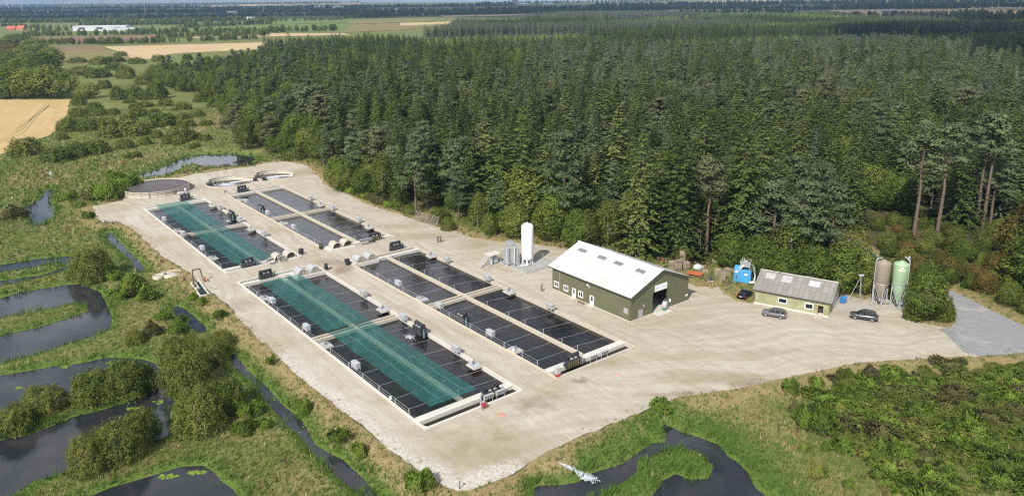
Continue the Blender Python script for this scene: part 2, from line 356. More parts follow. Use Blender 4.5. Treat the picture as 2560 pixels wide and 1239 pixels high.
# ---- flat sheets with their own outline
def refine(poly, step, jit, rag=False):
    out = []
    n = len(poly)
    for i in range(n):
        a = np.array(poly[i]); b = np.array(poly[(i + 1) % n]); L = np.linalg.norm(b - a); m = max(1, int(L / step))
        for j in range(m):
            p = a + (b - a) * j / m
            if jit: p = p + np.array([mnoise.noise((p[0] * .45, p[1] * .45, 1.7)), mnoise.noise((p[0] * .45, p[1] * .45, 8.2))]) * jit
            if rag: p = p + sum(np.array([mnoise.noise((p[0] * q, p[1] * q, 1.7)), mnoise.noise((p[0] * q, p[1] * q, 8.2))]) * s for q, s in ((.12, .8), (.5, .35), (1.6, .2)))
            out.append((float(p[0]), float(p[1])))
    return out
def sheet(name, poly, z, mat, holes=(), kind='structure', skirt=0.0):
    loops = [[Vector((x, y, 0)) for x, y in poly]] + [[Vector((x, y, 0)) for x, y in h] for h in holes]
    tri = tessellate_polygon(loops)
    V = [(p.x, p.y, z) for l in loops for p in l]
    me = bpy.data.meshes.new(name); F = [tuple(t) for t in tri]
    if skirt:
        n0 = len(V); nb = len(poly); V += [(x, y, z - skirt) for x, y in poly]
        F += [(i, (i + 1) % nb, n0 + (i + 1) % nb, n0 + i) for i in range(nb)]
    me.from_pydata(V, [], F); me.materials.append(mat)
    bm = bmesh.new(); bm.from_mesh(me)
    for f in bm.faces:
        if abs(f.normal.z) > 0.5 and f.normal.z < 0: f.normal_flip()
    bm.to_mesh(me); bm.free(); me.update()
    o = link(bpy.data.objects.new(name, me)); tag(o, kind=kind); return o

# gravel: pale crushed stone with worn lanes, moss and damp patches
gv, gvt, gvb = newmat('gravel'); k = N(gvt); pz = k.pos()
rot = k.n('ShaderNodeMapping', {'Vector': pz, 'Rotation': (0, 0, -YAW)}).outputs[0]
strv = k.n('ShaderNodeMapping', {'Vector': rot, 'Scale': (1.0, 0.09, 1.0)}).outputs[0]
n_big = k.noise(0.05, 4, 0.6, pz); n_mid = k.noise(0.33, 5, 0.65, pz); n_fine = k.noise(5.5, 3, 0.8, pz); n_lane = k.noise(0.9, 4, 0.6, strv)
c = k.mix(k.mapr(n_mid, 0.3, 0.7), (0.345, 0.300, 0.230), (0.475, 0.430, 0.345))
c = k.mix(k.math('MULTIPLY', k.mapr(n_lane, 0.47, 0.60), 0.7), c, (0.345, 0.275, 0.195))
c = k.mix(k.math('MULTIPLY', k.mapr(n_big, 0.48, 0.66), 0.4), c, (0.51, 0.47, 0.415))
ca, cb = (0.245, 0.205, 0.095), (0.20, 0.14, 0.085)
PATCH = [(1230,1120,170,60,ca,.8),(1090,1080,90,16,ca,.35),(1370,990,60,16,ca,.9),(1330,1010,50,14,cb,.55),(1480,905,110,18,ca,.75),(1680,890,120,14,ca,.4),(1450,948,40,8,cb,.9),(830,655,50,10,cb,.95),(862,668,24,20,cb,.75),
         (1780,945,190,16,ca,.55),(1700,985,120,8,cb,.6),(1880,955,90,8,cb,.6),(1190,610,60,16,ca,.6),(1070,590,110,12,ca,.5),(1000,565,90,8,ca,.5),(1250,640,50,14,ca,.4),(470,470,60,10,ca,.4),(480,430,60,6,ca,.5),(760,430,50,14,ca,.5),(850,470,40,14,ca,.55),
         (290,520,60,14,ca,.35),(400,600,70,14,ca,.3),(600,760,40,24,cb,.4),(700,860,60,20,ca,.3),(980,1000,70,12,ca,.35),(1060,815,70,24,ca,.35),(1170,905,60,20,ca,.35),(760,640,60,20,ca,.25),(700,575,90,12,ca,.3),(1850,745,40,10,ca,.6),(1960,880,160,10,cb,.22),(1750,820,120,14,cb,.18),(2330,800,50,10,ca,.5),(2120,760,40,16,(0.36,0.33,0.29),.7)]
wob = k.n('ShaderNodeVectorMath', {0: pz, 1: k.n('ShaderNodeVectorMath', {0: k.n('ShaderNodeTexNoise', {'Vector': pz, 'Scale': 0.25, 'Detail': 5.0, 'Roughness': 0.7}).outputs[1], 1: (6.5, 6.5, 0)}, operation='MULTIPLY').outputs[0]}, operation='ADD').outputs[0]
# wheel tracks: along the basins, and sweeping across the open part of the yard
mild = k.n('ShaderNodeVectorMath', {0: pz, 1: k.n('ShaderNodeVectorMath', {0: k.n('ShaderNodeTexNoise', {'Vector': pz, 'Scale': 0.035, 'Detail': 2.0}).outputs[1], 1: (16, 16, 0)}, operation='MULTIPLY').outputs[0]}, operation='ADD').outputs[0]
str2 = k.n('ShaderNodeMapping', {'Vector': k.n('ShaderNodeMapping', {'Vector': mild, 'Rotation': (0, 0, R(-8))}).outputs[0], 'Scale': (0.03, 0.75, 1.0)}).outputs[0]
str3 = k.n('ShaderNodeMapping', {'Vector': k.n('ShaderNodeMapping', {'Vector': mild, 'Rotation': (0, 0, -YAW)}).outputs[0], 'Scale': (0.62, 0.028, 1.0)}).outputs[0]
uvw = k.n('ShaderNodeSeparateXYZ', {0: rot}); isopen = k.math('MAXIMUM', k.mapr(uvw.outputs[1], 88, 78), k.mapr(uvw.outputs[0], 92, 99))
trk = k.n('ShaderNodeMix', {0: isopen, 2: k.noise(0.9, 3, .6, str3), 3: k.noise(0.9, 3, .6, str2)}, data_type='FLOAT').outputs[0]
c = k.mix(k.mapr(trk, 0.50, 0.66, 0, 0.52), c, (0.315, 0.255, 0.18)); c = k.mix(k.mapr(trk, 0.48, 0.34, 0, 0.35), c, (0.53, 0.49, 0.435))
for px, py, rx, ry, colr, st in PATCH:
    cx, cy = G(px, py); ex = abs(G(px + rx, py)[0] - cx) + 0.01; ey = abs(G(px, py - ry)[1] - cy)
    q = k.n('ShaderNodeVectorMath', {0: wob, 1: (cx + 3.25, cy + 3.25, 0)}, operation='SUBTRACT').outputs[0]
    q = k.n('ShaderNodeVectorMath', {0: q, 1: (1 / ex, 1 / ey, 0)}, operation='MULTIPLY').outputs[0]
    l = k.n('ShaderNodeVectorMath', {0: q}, operation='LENGTH').outputs[1]
    f = k.math('MULTIPLY', k.math('MULTIPLY', k.mapr(l, 1.2, 0.45), min(1.0, st * 1.6)), k.mapr(k.math('ADD', k.math('MULTIPLY', n_mid, 0.5), k.math('MULTIPLY', n_fine, 0.5)), 0.36, 0.56))
    c = k.mix(f, c, colr)
c = k.mix(k.mapr(n_fine, 0.3, 0.72, 0.0, 0.32), c, (0.55, 0.515, 0.465))
edge = None
for a, b in (((1150,1216),(1000,1140)), ((1000,1140),(840,1008)), ((840,1008),(700,890)), ((1150,1216),(1290,1165))):
    (ax_, ay_), (bx_, by_) = G(*a), G(*b); dl = math.hypot(bx_ - ax_, by_ - ay_); nx_, ny_ = -(by_ - ay_) / dl, (bx_ - ax_) / dl; sx_, sy_ = (bx_ - ax_) / dl, (by_ - ay_) / dl
    q = k.n('ShaderNodeVectorMath', {0: wob, 1: (ax_ + 3.25, ay_ + 3.25, 0)}, operation='SUBTRACT').outputs[0]
    dn_ = k.math('ABSOLUTE', k.n('ShaderNodeVectorMath', {0: q, 1: (nx_, ny_, 0)}, operation='DOT_PRODUCT').outputs[1]); ds_ = k.math('ABSOLUTE', k.math('SUBTRACT', k.n('ShaderNodeVectorMath', {0: q, 1: (sx_, sy_, 0)}, operation='DOT_PRODUCT').outputs[1], dl / 2))
    e_ = k.math('MULTIPLY', k.mapr(dn_, 3.0, 1.0), k.mapr(ds_, dl / 2 + 1.5, dl / 2)); edge = e_ if edge is None else k.math('MAXIMUM', edge, e_)
c = k.mix(k.math('MULTIPLY', edge, k.mapr(k.noise(1.9, 3, .7, pz), .38, .62)), c, (0.56, 0.535, 0.495))
c = k.mix(k.mapr(k.noise(2.1, 2, 0.7, pz), 0.6, 0.76, 0, 0.6), c, (0.31, 0.265, 0.205))
gvt.links.new(c, gvb.inputs['Base Color']); gvb.inputs['Roughness'].default_value = 0.95; gvb.inputs['Specular IOR Level'].default_value = 0.15
gvt.links.new(k.bump(k.math('ADD', n_fine, k.math('MULTIPLY', n_lane, 0.8)), 0.55, 0.12), gvb.inputs['Normal'])
BASINS = {'front left': (49.2, 66.8, 83.0, 158.0), 'front right': (73.2, 91.2, 82.6, 154.6), 'back left': (49.2, 66.8, 165.0, 236.0), 'back right': (73.2, 91.2, 164.0, 236.8)}
def rect_uv(u0, u1, v0, v1): return [W(u0, v0), W(u1, v0), W(u1, v1), W(u0, v1)]
FOAM = [((-93.0, 247.6), 6.9), ((-80.8, 257.4), 6.4)]
holes = [rect_uv(a + .15, b - .15, c_ + .15, d - .15) for a, b, c_, d in BASINS.values()]
holes += [[(cx + (r - .1) * math.cos(t * math.pi / 20), cy + (r - .1) * math.sin(t * math.pi / 20)) for t in range(40)] for (cx, cy), r in FOAM]
PUMP_UV = (36.6, 141.5)                       # small inlet pit beside the left edge of the yard
gravel_yard = sheet('gravel_yard', refine(yard_xy, 0.6, 0.0, True), 0.0, gv, holes, skirt=0.12)
rm, rnt, rb = newmat('asphalt'); k = N(rnt); pz = k.pos()
c = k.mix(k.mapr(k.noise(0.5, 5, 0.7, pz), 0.3, 0.7), (0.22, 0.225, 0.235), (0.29, 0.295, 0.305)); c = k.mix(k.mapr(k.noise(9, 2, 0.8, pz), 0.35, 0.7, 0, .5), c, (0.19, 0.185, 0.18))
c = k.mix(k.mapr(k.noise(0.12, 5, 0.7, pz, 1.0), 0.55, 0.62, 0, .45), c, (0.42, 0.38, 0.32))
rnt.links.new(c, rb.inputs['Base Color']); rb.inputs['Roughness'].default_value = 0.9
road = sheet('road', refine(road_xy, 1.5, 0.1), 0.008, rm); lane = sheet('road', refine(lane_xy, 2, 0.2), 0.012, rm)
# concrete apron between the shed and the silos
am_ = paint('apron', (0.40, 0.365, 0.32), 0.9, var=0.2, scale=0.4)
sheet('pavement', polyG([(2114, 742), (2150, 752), (2198, 768), (2175, 778), (2160, 782), (2110, 778), (2090, 772)]), 0.006, am_)

# ---- water of the marsh
marsh = watermat('marsh_water', (0.018, 0.020, 0.024), 1.1, 0.035, 0.035, (0.040, 0.039, 0.041))
def offset(poly, d):
    n = len(poly); a = sum(poly[i][0] * poly[(i + 1) % n][1] - poly[(i + 1) % n][0] * poly[i][1] for i in range(n)); sg = 1 if a > 0 else -1
    out = []
    for i in range(n):
        p0, p1, p2 = (np.array(poly[j % n]) for j in (i - 1, i, i + 1)); e = (p1 - p0) / (np.linalg.norm(p1 - p0) + 1e-9) + (p2 - p1) / (np.linalg.norm(p2 - p1) + 1e-9)
        e = e / (np.linalg.norm(e) + 1e-9); out.append(tuple(p1 + sg * d * np.array([e[1], -e[0]])))
    return out
for nm, pl in pond_xy.items():
    sheet(nm, offset(pl, 0.45), WZ, marsh, [offset(isle_xy, -0.45)] if nm == 'outfall_pond' else ())

# ---- fields and open land far out
def fieldmat(name, a, b, sc=0.6, rowdir=None):
    m, t_, bb = newmat(name); k = N(t_); p = k.pos(); v = p
    if rowdir is not None: v = k.n('ShaderNodeMapping', {'Vector': k.n('ShaderNodeMapping', {'Vector': p, 'Rotation': (0, 0, rowdir)}).outputs[0], 'Scale': (1, 0.04, 1)}).outputs[0]
    c = k.mix(k.mapr(k.math('ADD', k.math('MULTIPLY', k.noise(sc, 5, .65, v), .6), k.math('MULTIPLY', k.noise(0.03, 4, .6, p), .4)), 0.35, 0.65), a, b)
    t_.links.new(c, bb.inputs['Base Color']); bb.inputs['Roughness'].default_value = 0.95; bb.inputs['Specular IOR Level'].default_value = 0.05; return m
wheat = fieldmat('wheat', (0.40, 0.285, 0.13), (0.50, 0.37, 0.185), 0.5, R(-25)); stubble = fieldmat('stubble', (0.42, 0.31, 0.17), (0.52, 0.40, 0.24), 0.3, R(60))
soil = fieldmat('ploughed', (0.19, 0.115, 0.075), (0.26, 0.165, 0.11), 0.4, R(70)); grassf = fieldmat('pasture', (0.10, 0.15, 0.04), (0.17, 0.21, 0.06), 0.1); heath = fieldmat('heath', (0.17, 0.15, 0.06), (0.24, 0.20, 0.085), 0.12)
wf = sheet('wheat_field', refine(polyG([(-420, 250), (178, 249), (172, 262), (165, 290), (150, 318), (120, 340), (80, 352), (30, 375), (0, 388), (-300, 470)], -0.7), 4, 1.0), -0.68, wheat)
for line in ([(0, 351), (55, 325), (85, 290), (112, 265), (124, 262)], [(0, 358), (62, 330), (92, 292), (118, 268), (124, 264)]):
    pts = refine(polyG(line, -0.7), 3, 0)[:-10]
    tm = paint('track', (0.25, 0.19, 0.09), 0.95)
    vs = [(x + s * 0.28, y, -0.672) for x, y in pts for s in (-1, 1)]
    o = MB().add(vs, [(2 * i, 2 * i + 1, 2 * i + 3, 2 * i + 2) for i in range(len(pts) - 1)]).build('wheel_track', tm); tag(o, kind='structure')
FIELDS = [('stubble_field', stubble, [(258,117),(671,106),(720,108),(640,124),(560,128),(470,132),(420,136),(383,149),(330,146),(300,130)]),
 ('pasture', heath, [(112,127),(260,124),(300,131),(330,146),(300,160),(160,160),(110,140)]),
 ('ploughed_field', soil, [(85,95),(390,89),(384,103),(152,106),(100,104)]), ('ploughed_field', soil, [(112,119),(254,117),(264,124),(112,127)]),
 ('pasture', grassf, [(225,77),(420,74),(640,76),(660,82),(390,84),(230,83)]), ('pasture', grassf, [(480,72),(640,64),(880,60),(870,70),(660,78),(500,79)]),
 ('stubble_field', stubble, [(470,90),(700,84),(860,84),(880,88),(680,92),(480,96)]), ('pasture', heath, [(880,62),(1120,54),(1130,62),(1000,76),(860,82)]),
 ('stubble_field', stubble, [(1000,58),(1130,55),(1120,60),(1000,65)]), ('pasture', heath, [(860,55),(1090,47),(1080,54),(880,61)]), ('pasture', grassf, [(640,50),(880,44),(880,56),(660,63)]),
 ('stubble_field', stubble, [(0,30),(330,28),(330,30.5),(0,34)]), ('stubble_field', stubble, [(330,18),(640,14),(640,16),(330,20)]), ('stubble_field', stubble, [(600,12),(900,8),(900,9.5),(600,14)]),
 ('stubble_field', stubble, [(1660,25),(2000,22),(2010,25),(1670,28)]), ('stubble_field', stubble, [(2060,26),(2420,23),(2560,27),(2640,36),(2150,37)]), ('stubble_field', stubble, [(1760,3),(2060,1),(2060,4),(1770,7)]),
 ('stubble_field', stubble, [(2380,18),(2640,18),(2640,23),(2400,23)]), ('pasture', grassf, [(2180,2),(2640,0),(2640,9),(2200,9)]), ('pasture', grassf, [(1880,12),(2060,10),(2060,18),(1890,20)]),
 ('stubble_field', stubble, [(1100,40),(1320,36),(1330,39),(1110,44)]), ('pasture', grassf, [(0,42),(180,40),(190,43),(0,46)]), ('stubble_field', stubble, [(860,25),(1000,23),(1000,25),(860,27)])]
for q, (nm, m, px) in enumerate(FIELDS): sheet(nm, polyG(px, -0.75), -0.72 + q * .04, m)
seam = watermat('sea_water', (0.10, 0.17, 0.24), 0.05, 0.02, 0.25)
sheet('sea', polyG([(840, 3.4), (1150, 1.0), (1600, -3.4), (2620, -14), (2620, -11.3), (1800, -2.0), (1500, 3.0), (1150, 6.0), (860, 5.6)], -0.8), -0.5, seam)
# ================================================================ FISH BASINS
conc = paint('concrete', (0.50, 0.45, 0.365), 0.85, var=0.16, scale=0.5, dirt=((0.36, 0.28, 0.17), 0.55))
conc_w = paint('pale_concrete', (0.58, 0.555, 0.50), 0.8, var=0.12, scale=0.6, dirt=((0.48, 0.42, 0.32), 0.5))
conc_g = paint('grey_concrete', (0.42, 0.40, 0.36), 0.85, var=0.2, scale=0.7)
galv = paint('galvanised_steel', (0.52, 0.54, 0.56), 0.4, 0.35, var=0.12, scale=2.0)
alu = paint('aluminium', (0.46, 0.465, 0.48), 0.45, 0.25, var=0.08, scale=1.5)
steel_d = paint('dark_steel', (0.10, 0.10, 0.105), 0.5, 0.2, var=0.3)
black = paint('black_plastic', (0.022, 0.024, 0.028), 0.45, var=0.35, scale=2.0, dirt=((0.07, 0.065, 0.05), 0.5))
white = paint('white_paint', (0.80, 0.80, 0.79), 0.4, var=0.04)
mossy = paint('algae_stained', (0.19, 0.155, 0.06), 0.8, var=0.4, scale=1.5)
petrol = paint('petrol_pump', (0.10, 0.20, 0.20), 0.5, var=0.2); rust = paint('rust', (0.28, 0.12, 0.06), 0.8, var=0.3); red = paint('red_paint', (0.35, 0.04, 0.05), 0.5)
wood = paint('weathered_wood', (0.36, 0.29, 0.20), 0.85, var=0.25, scale=2.5); wood_d = paint('grey_wood', (0.25, 0.21, 0.165), 0.9, var=0.3, scale=2.0)
foam = paint('foam', (0.48, 0.51, 0.54), 0.6, var=0.1, scale=3.0)
basin_w = watermat('basin_water', (0.011, 0.011, 0.012), 1.0, 0.45, 0.08, (0.026, 0.020, 0.015))
basin_w2 = watermat('sludge', (0.075, 0.062, 0.056), 0.6, 0.12, 0.45, (0.11, 0.092, 0.082))
def ringpoly(a, b, L, rr, n=6):
    """rectangle with rounded corners, a..b by 0..L"""
    out = []
    for cx, cy, t0 in ((b - rr, rr, -90), (b - rr, L - rr, 0), (a + rr, L - rr, 90), (a + rr, rr, 180)):
        for j in range(n + 1):
            t = R(t0 + 90 * j / n); out.append((cx + rr * math.cos(t), cy + rr * math.sin(t)))
    return out
def yardthing(name, label, cat, u, v, z=0.0, rz=0.0, group=None): return thing(name, label, cat, (*W(u, v), z), YAW + rz, group)
BAS = {}
for nm, (u0, u1, v0, v1) in BASINS.items():
    Wd, L = u1 - u0, v1 - v0; net = 'left' in nm
    t = yardthing('fish_basin', 'long concrete fish basin at the %s of the yard, %s' % (nm, 'half under green netting' if net else 'without netting'), 'basin', u0, v0, group='concrete fish basins')
    outer = ringpoly(0, Wd, L, 0.02, 6); inner = ringpoly(0.34, Wd - 0.34, L - 0.0, 1.3, 6)
    inner = [(x, min(max(y, 0.4), L - 0.4)) for x, y in inner]
    n = len(outer); m = MB()
    vs = [(x, y, 0.24) for x, y in outer] + [(x, y, 0.24) for x, y in inner] + [(x, y, -1.6) for x, y in inner] + [(x, y, -0.3) for x, y in outer]
    fs = []
    for i in range(n):
        j = (i + 1) % n
        fs += [(i, j, n + j, n + i), (n + i, n + j, 2 * n + j, 2 * n + i), (3 * n + i, 3 * n + j, j, i)]
    m.add(vs, fs).build('outer_wall', conc_w if net else conc, t, fix=False)
    mid = Wd / 2; front = 'front' in nm
    MB().box(mid - 0.28, mid + 0.28, 3.9 if front else 2.4, L - 2.4 if front else L - 2.4, -1.6, 0.20).build('divider_wall', conc, t)
    cv = (120.7 if front else 201.1) - v0
    for s in (-0.62, 0.62): MB().box(0.34, mid - 0.29, cv + s - 0.2, cv + s + 0.2, -1.6, 0.16).box(mid + 0.29, Wd - 0.34, cv + s - 0.2, cv + s + 0.2, -1.6, 0.16).build('cross_wall', conc, t)
    # walkways at both ends, each with its channel behind
    w0 = 2.2 if front else 1.6; w1 = L - 1.7
    MB().box(0.35, Wd - 0.35, w0, w0 + 1.35, -1.6, 0.22).build('walkway', conc_w, t)
    if front: MB().box(0.35, mid - 0.3, w0 + 1.36, w0 + 1.6, -1.6, 0.02).box(mid + .3, Wd - .35, w0 + 1.36, w0 + 1.6, -1.6, 0.02).build('weir', conc_g, t)
    MB().box(0.35, Wd - 0.35, w1 - 0.95, w1, -1.6, 0.21).build('walkway', conc_w, t)
    for q in range(5): MB().cyl((Wd * (q + .5) / 5, w0 + .68, 0.22), (Wd * (q + .5) / 5, w0 + .68, 0.26), 0.19, n=12).build('hatch', galv, t) if q in (1, 3) else None
    a, b = W(u0 + .3, v0 + .3), W(u1 - .3, v1 - .3)
    sheet('basin_water', [W(u0 + .3, v0 + .35), W(u1 - .3, v0 + .35), W(u1 - .3, v1 - .35), W(u0 + .3, v1 - .35)], -0.42, basin_w)
    # drum filter bay: concrete slab that carries the two half-barrel covers
    BAS[nm] = (u0, u1, v0, v1)

# ---- wires that keep the birds off: posts on the left wall and the divider, one wire across
PV = {'front left': [87.6, 91.5, 96.4, 101.6, 106.4, 113.2, 117.6, 124.6, 130.0, 136.0, 140.8, 146.8, 151.3], 'back left': [168.6, 173.2, 179.4, 184.6, 190.3, 196.6, 199.6, 204.0, 208.9, 214.0, 219.5, 225.0, 230.8]}
PV['front right'] = PV['front left']; PV['back right'] = [168.4, 172.4, 177.6, 183.2, 188.6, 194.0, 199.4, 203.4, 209.0, 215.2, 220.6, 226.2, 231.6]
wire_m = paint('wire', (0.62, 0.63, 0.64), 0.5, 0.2); WH = 1.28
nums = {}
for nm, (u0, u1, v0, v1) in BAS.items():
    for i, v in enumerate(PV[nm]):
        Wd = u1 - u0
        t = yardthing('bird_wire', 'thin bird wire across the %s basin, %s from its near end' % (nm, ordw(i + 1)), 'wire', u0, v, group='bird wires over the basins')
        for x, zb in ((0.2, 0.24), (Wd / 2, 0.2)):
            MB().box(x - .045, x + .045, -.045, .045, zb, WH + .06).build('post', galv, t)
        m = MB()
        for x0, x1 in ((0.2, Wd / 2), (Wd / 2, Wd - 0.2)):
            pts = [(x0 + (x1 - x0) * s / 5, 0, WH - 0.10 * math.sin(math.pi * s / 5) - (0.55 * (s / 5) if x1 > Wd / 2 + 1 else 0)) for s in range(6)]
            m.tube(pts, 0.016, 4)
        m.build('wire', wire_m, t)
    m = MB(); pv = PV[nm]
    for a, b in zip(pv[:-1], pv[1:]): m.tube([(0.2, a - v0, WH), (0.2, b - v0, WH)], 0.017, 4).tube([(0.2, a - v0, 0.78), (0.2, b - v0, 0.78)], 0.012, 4)
    t = yardthing('guard_wire', 'two thin wires strung along the left wall of the %s basin' % nm, 'wire', u0, v0, group='guard wires along the basins')
    m.build('wire', wire_m, t)

# ---- green nets lying over the wires
nm_, nnt, nb = newmat('green_net'); k = N(nnt)
tx = k.n('ShaderNodeMapping', {'Vector': k.obj(), 'Scale': (1, 1, 1)}).outputs[0]
nb.inputs['Base Color'].default_value = (0.010, 0.125, 0.115, 1); nb.inputs['Roughness'].default_value = 0.7
c = k.mix(k.mapr(k.noise(0.5, 4, .6, k.n('ShaderNodeMapping', {'Vector': k.obj(), 'Scale': (1.6, 0.15, 1)}).outputs[0]), 0.4, 0.7), (0.012, 0.098, 0.090), (0.020, 0.145, 0.130))
nnt.links.new(c, nb.inputs['Base Color'])
tr = k.n('ShaderNodeBsdfTransparent', {'Color': (0.80, 0.98, 0.95, 1)}); mx = k.n('ShaderNodeMixShader', {0: k.mapr(k.noise(0.8, 3, .6, k.obj()), 0.35, 0.7, 0.46, 0.62), 1: tr.outputs[0], 2: nb.outputs[0]})
nnt.links.new(mx.outputs[0], nnt.nodes['Material Output'].inputs[0])
nlab = {0: ('front left', 'near'), 1: ('front left', 'far'), 2: ('back left', 'near'), 3: ('back left', 'far')}
for i, (ua, ub, va, vb, notch) in enumerate([(52.0, 60.4, 86.4, 119.4, 0), (51.9, 60.5, 120.5, 151.6, 1), (52.0, 60.2, 166.9, 199.2, 0), (51.9, 60.3, 200.2, 232.8, 0)]):
    nu, nv = 29, int((vb - va) * 2.2); V = []
    pv = np.array(PV[nlab[i][0]])
    for b in range(nv + 1):
        for a in range(nu + 1):
            u = ua + (ub - ua) * a / nu; v = va + (vb - va) * b / nv
            d = np.abs(pv - v).min(); s = min(d / 2.6, 1)
            z = WH + 0.03 - 0.22 * s * s + 0.07 * mnoise.noise((u * .9, v * .35, i * 7)) - (0.55 * (u - 58) / 8.8 if u > 58 else 0) * .6
            if abs(a - nu / 2) < 14 and (b == 0 or b == nv): z -= 0.12
            x, y = W(u + 0.10 * mnoise.noise((v * .5, i, 0)), v + 0.12 * mnoise.noise((u * .8, i, 4)))
            V.append((x, y, z))
    F = [(b * (nu + 1) + a, b * (nu + 1) + a + 1, (b + 1) * (nu + 1) + a + 1, (b + 1) * (nu + 1) + a) for b in range(nv) for a in range(nu)]
    o = npmesh('shade_net', V, F, nm_, smooth=True)
    tag(o, 'see-through green net spread over the %s half of the %s basin' % (nlab[i][1], nlab[i][0]), 'net', 'green nets over the basins')
    # pale fold lines along the net
    mm = MB()
    for fu in (0.30, 0.47, 0.53, 0.80):
        a = int(fu * nu); pts = [(V[b * (nu + 1) + a][0], V[b * (nu + 1) + a][1], V[b * (nu + 1) + a][2] + .02) for b in range(0, nv + 1, 3) if mnoise.noise((b * .05, fu * 9, i)) > -0.12 - (.3 if .4 < fu < .6 else 0)]
        for p, q in zip(pts[:-1], pts[1:]):
            if (Vector(p) - Vector(q)).length < 2.5: mm.tube([p, q], 0.03, 3)
    mm.build('net_seam', paint('seam', (0.10, 0.32, 0.28), 0.7), o)

# ---- feed boxes on legs at the basin edges
def make_feeder():
    t = thing('feed_box', '', 'feeder', group='grey feed boxes at the basin edges')
    MB().bbox(-0.42, 0.42, -0.85, 0.85, 0.36, 1.18, 0.04).build('box', alu, t)
    MB().extrude([(-0.46, 1.184), (0.46, 1.184), (0.46, 1.23), (0.0, 1.29), (-0.46, 1.23)], 'y', -0.89, 0.89).build('lid', alu, t)
    for x in (-.36, .36):
        for y in (-.78, .78): MB().box(x - .035, x + .035, y - .035, y + .035, 0.0, 0.358).build('leg', galv, t)
    m = MB()
    for j in range(6): m.box(-0.436, -0.422, -0.7 + j * .26, -0.66 + j * .26, 0.42, 1.1)
    m.build('rib', galv, t); return t
FEED = [('front left', 'left', (50.3, 141.0), (50.2, 124.6), (50.2, 105.5)), ('front left', 'right', (66.1, 133.2), (66.1, 117.5), (66.1, 100.2)), ('back left', 'left', (50.1, 216.7), (50.1, 199.4), (50.1, 184.0)),
        ('back left', 'right', (66.1, 220.0), (66.1, 203.5), (66.1, 186.4)), ('front right', 'left', (74.3, 133.5), (74.3, 117.9), (74.3, 101.5)), ('front right', 'right', (90.4, 139.7), (90.4, 124.3), (90.4, 104.0)),
        ('back right', 'left', (74.1, 221.0), (74.1, 204.5), (74.1, 186.7)), ('back right', 'right', (90.4, 212.8), (90.4, 197.9), (90.4, 182.0))]
proto = make_feeder(); first = True
for b, side, *ps in FEED:
    for p, wh in zip(ps, ('farthest', 'middle', 'nearest')):
        o = proto if first else copy_tree(proto); first = False
        put(o, (*W(*p), 0.245), YAW + (math.pi if side == 'right' else 0), 'grey metal feed box, %s of three along the %s edge of the %s basin' % (wh, side, b))

# ---- flat aerator platforms with a hand wheel
def make_platform():
    t = thing('aerator_platform', '', 'platform', group='aerator platforms at the basin edges')
    MB().bbox(-0.95, 0.95, -1.15, 1.15, -0.12, 0.14, 0.03).build('frame', conc, t)
    MB().box(-0.86, 0.86, -1.05, 1.05, 0.143, 0.20).build('cover_plate', alu, t)
    MB().bbox(-0.5, 0.15, 0.2, 0.8, 0.203, 0.42, 0.04).build('gear_box', alu, t)
    wv = MB(); wl = [(0.1 + 0.30 * math.cos(q * math.pi / 7), -0.15 + 0.06 * math.sin(q * math.pi / 7), 0.62 + 0.30 * math.sin(q * math.pi / 7)) for q in range(15)]
    wv.tube(wl, 0.05, 5).cyl((0.1, -0.15, 0.2), (0.1, -0.15, 0.62), 0.05)
    for q in range(4): wv.cyl((0.1, -.15, .62), wl[q * 3 + 1], 0.03, n=4)
    wv.build('hand_wheel', steel_d, t)
    MB().tube([(-.86, -1.05, .2), (-.86, -1.05, .75), (-.86, 0.1, .75), (-.86, 0.1, .2)], 0.025, 5).build('handrail', galv, t)
    return t
PLAT = [('front left', 'left', (50.2, 144.9), (50.2, 116.8)), ('front left', 'right', (65.7, 124.4), (65.7, 94.3)), ('back left', 'left', (50.2, 205.0), (50.2, 176.8)), ('back left', 'right', (65.7, 225.0), (65.7, 194.0)),
        ('front right', 'left', (74.3, 124.4), (74.3, 94.6)), ('front right', 'right', (90.1, 145.6), (90.1, 116.2)), ('back right', 'left', (74.2, 226.1), (74.2, 193.8)), ('back right', 'right', (90.1, 204.8), (90.1, 175.6))]
proto = make_platform(); first = True
for b, side, *ps in PLAT:
    for p, wh in zip(ps, ('farther', 'nearer')):
        o = proto if first else copy_tree(proto); first = False
        put(o, (*W(*p), 0.245), YAW + (math.pi if side == 'right' else 0), 'grey platform with hand wheel, %s one on %s edge of %s basin' % (wh, side, b))

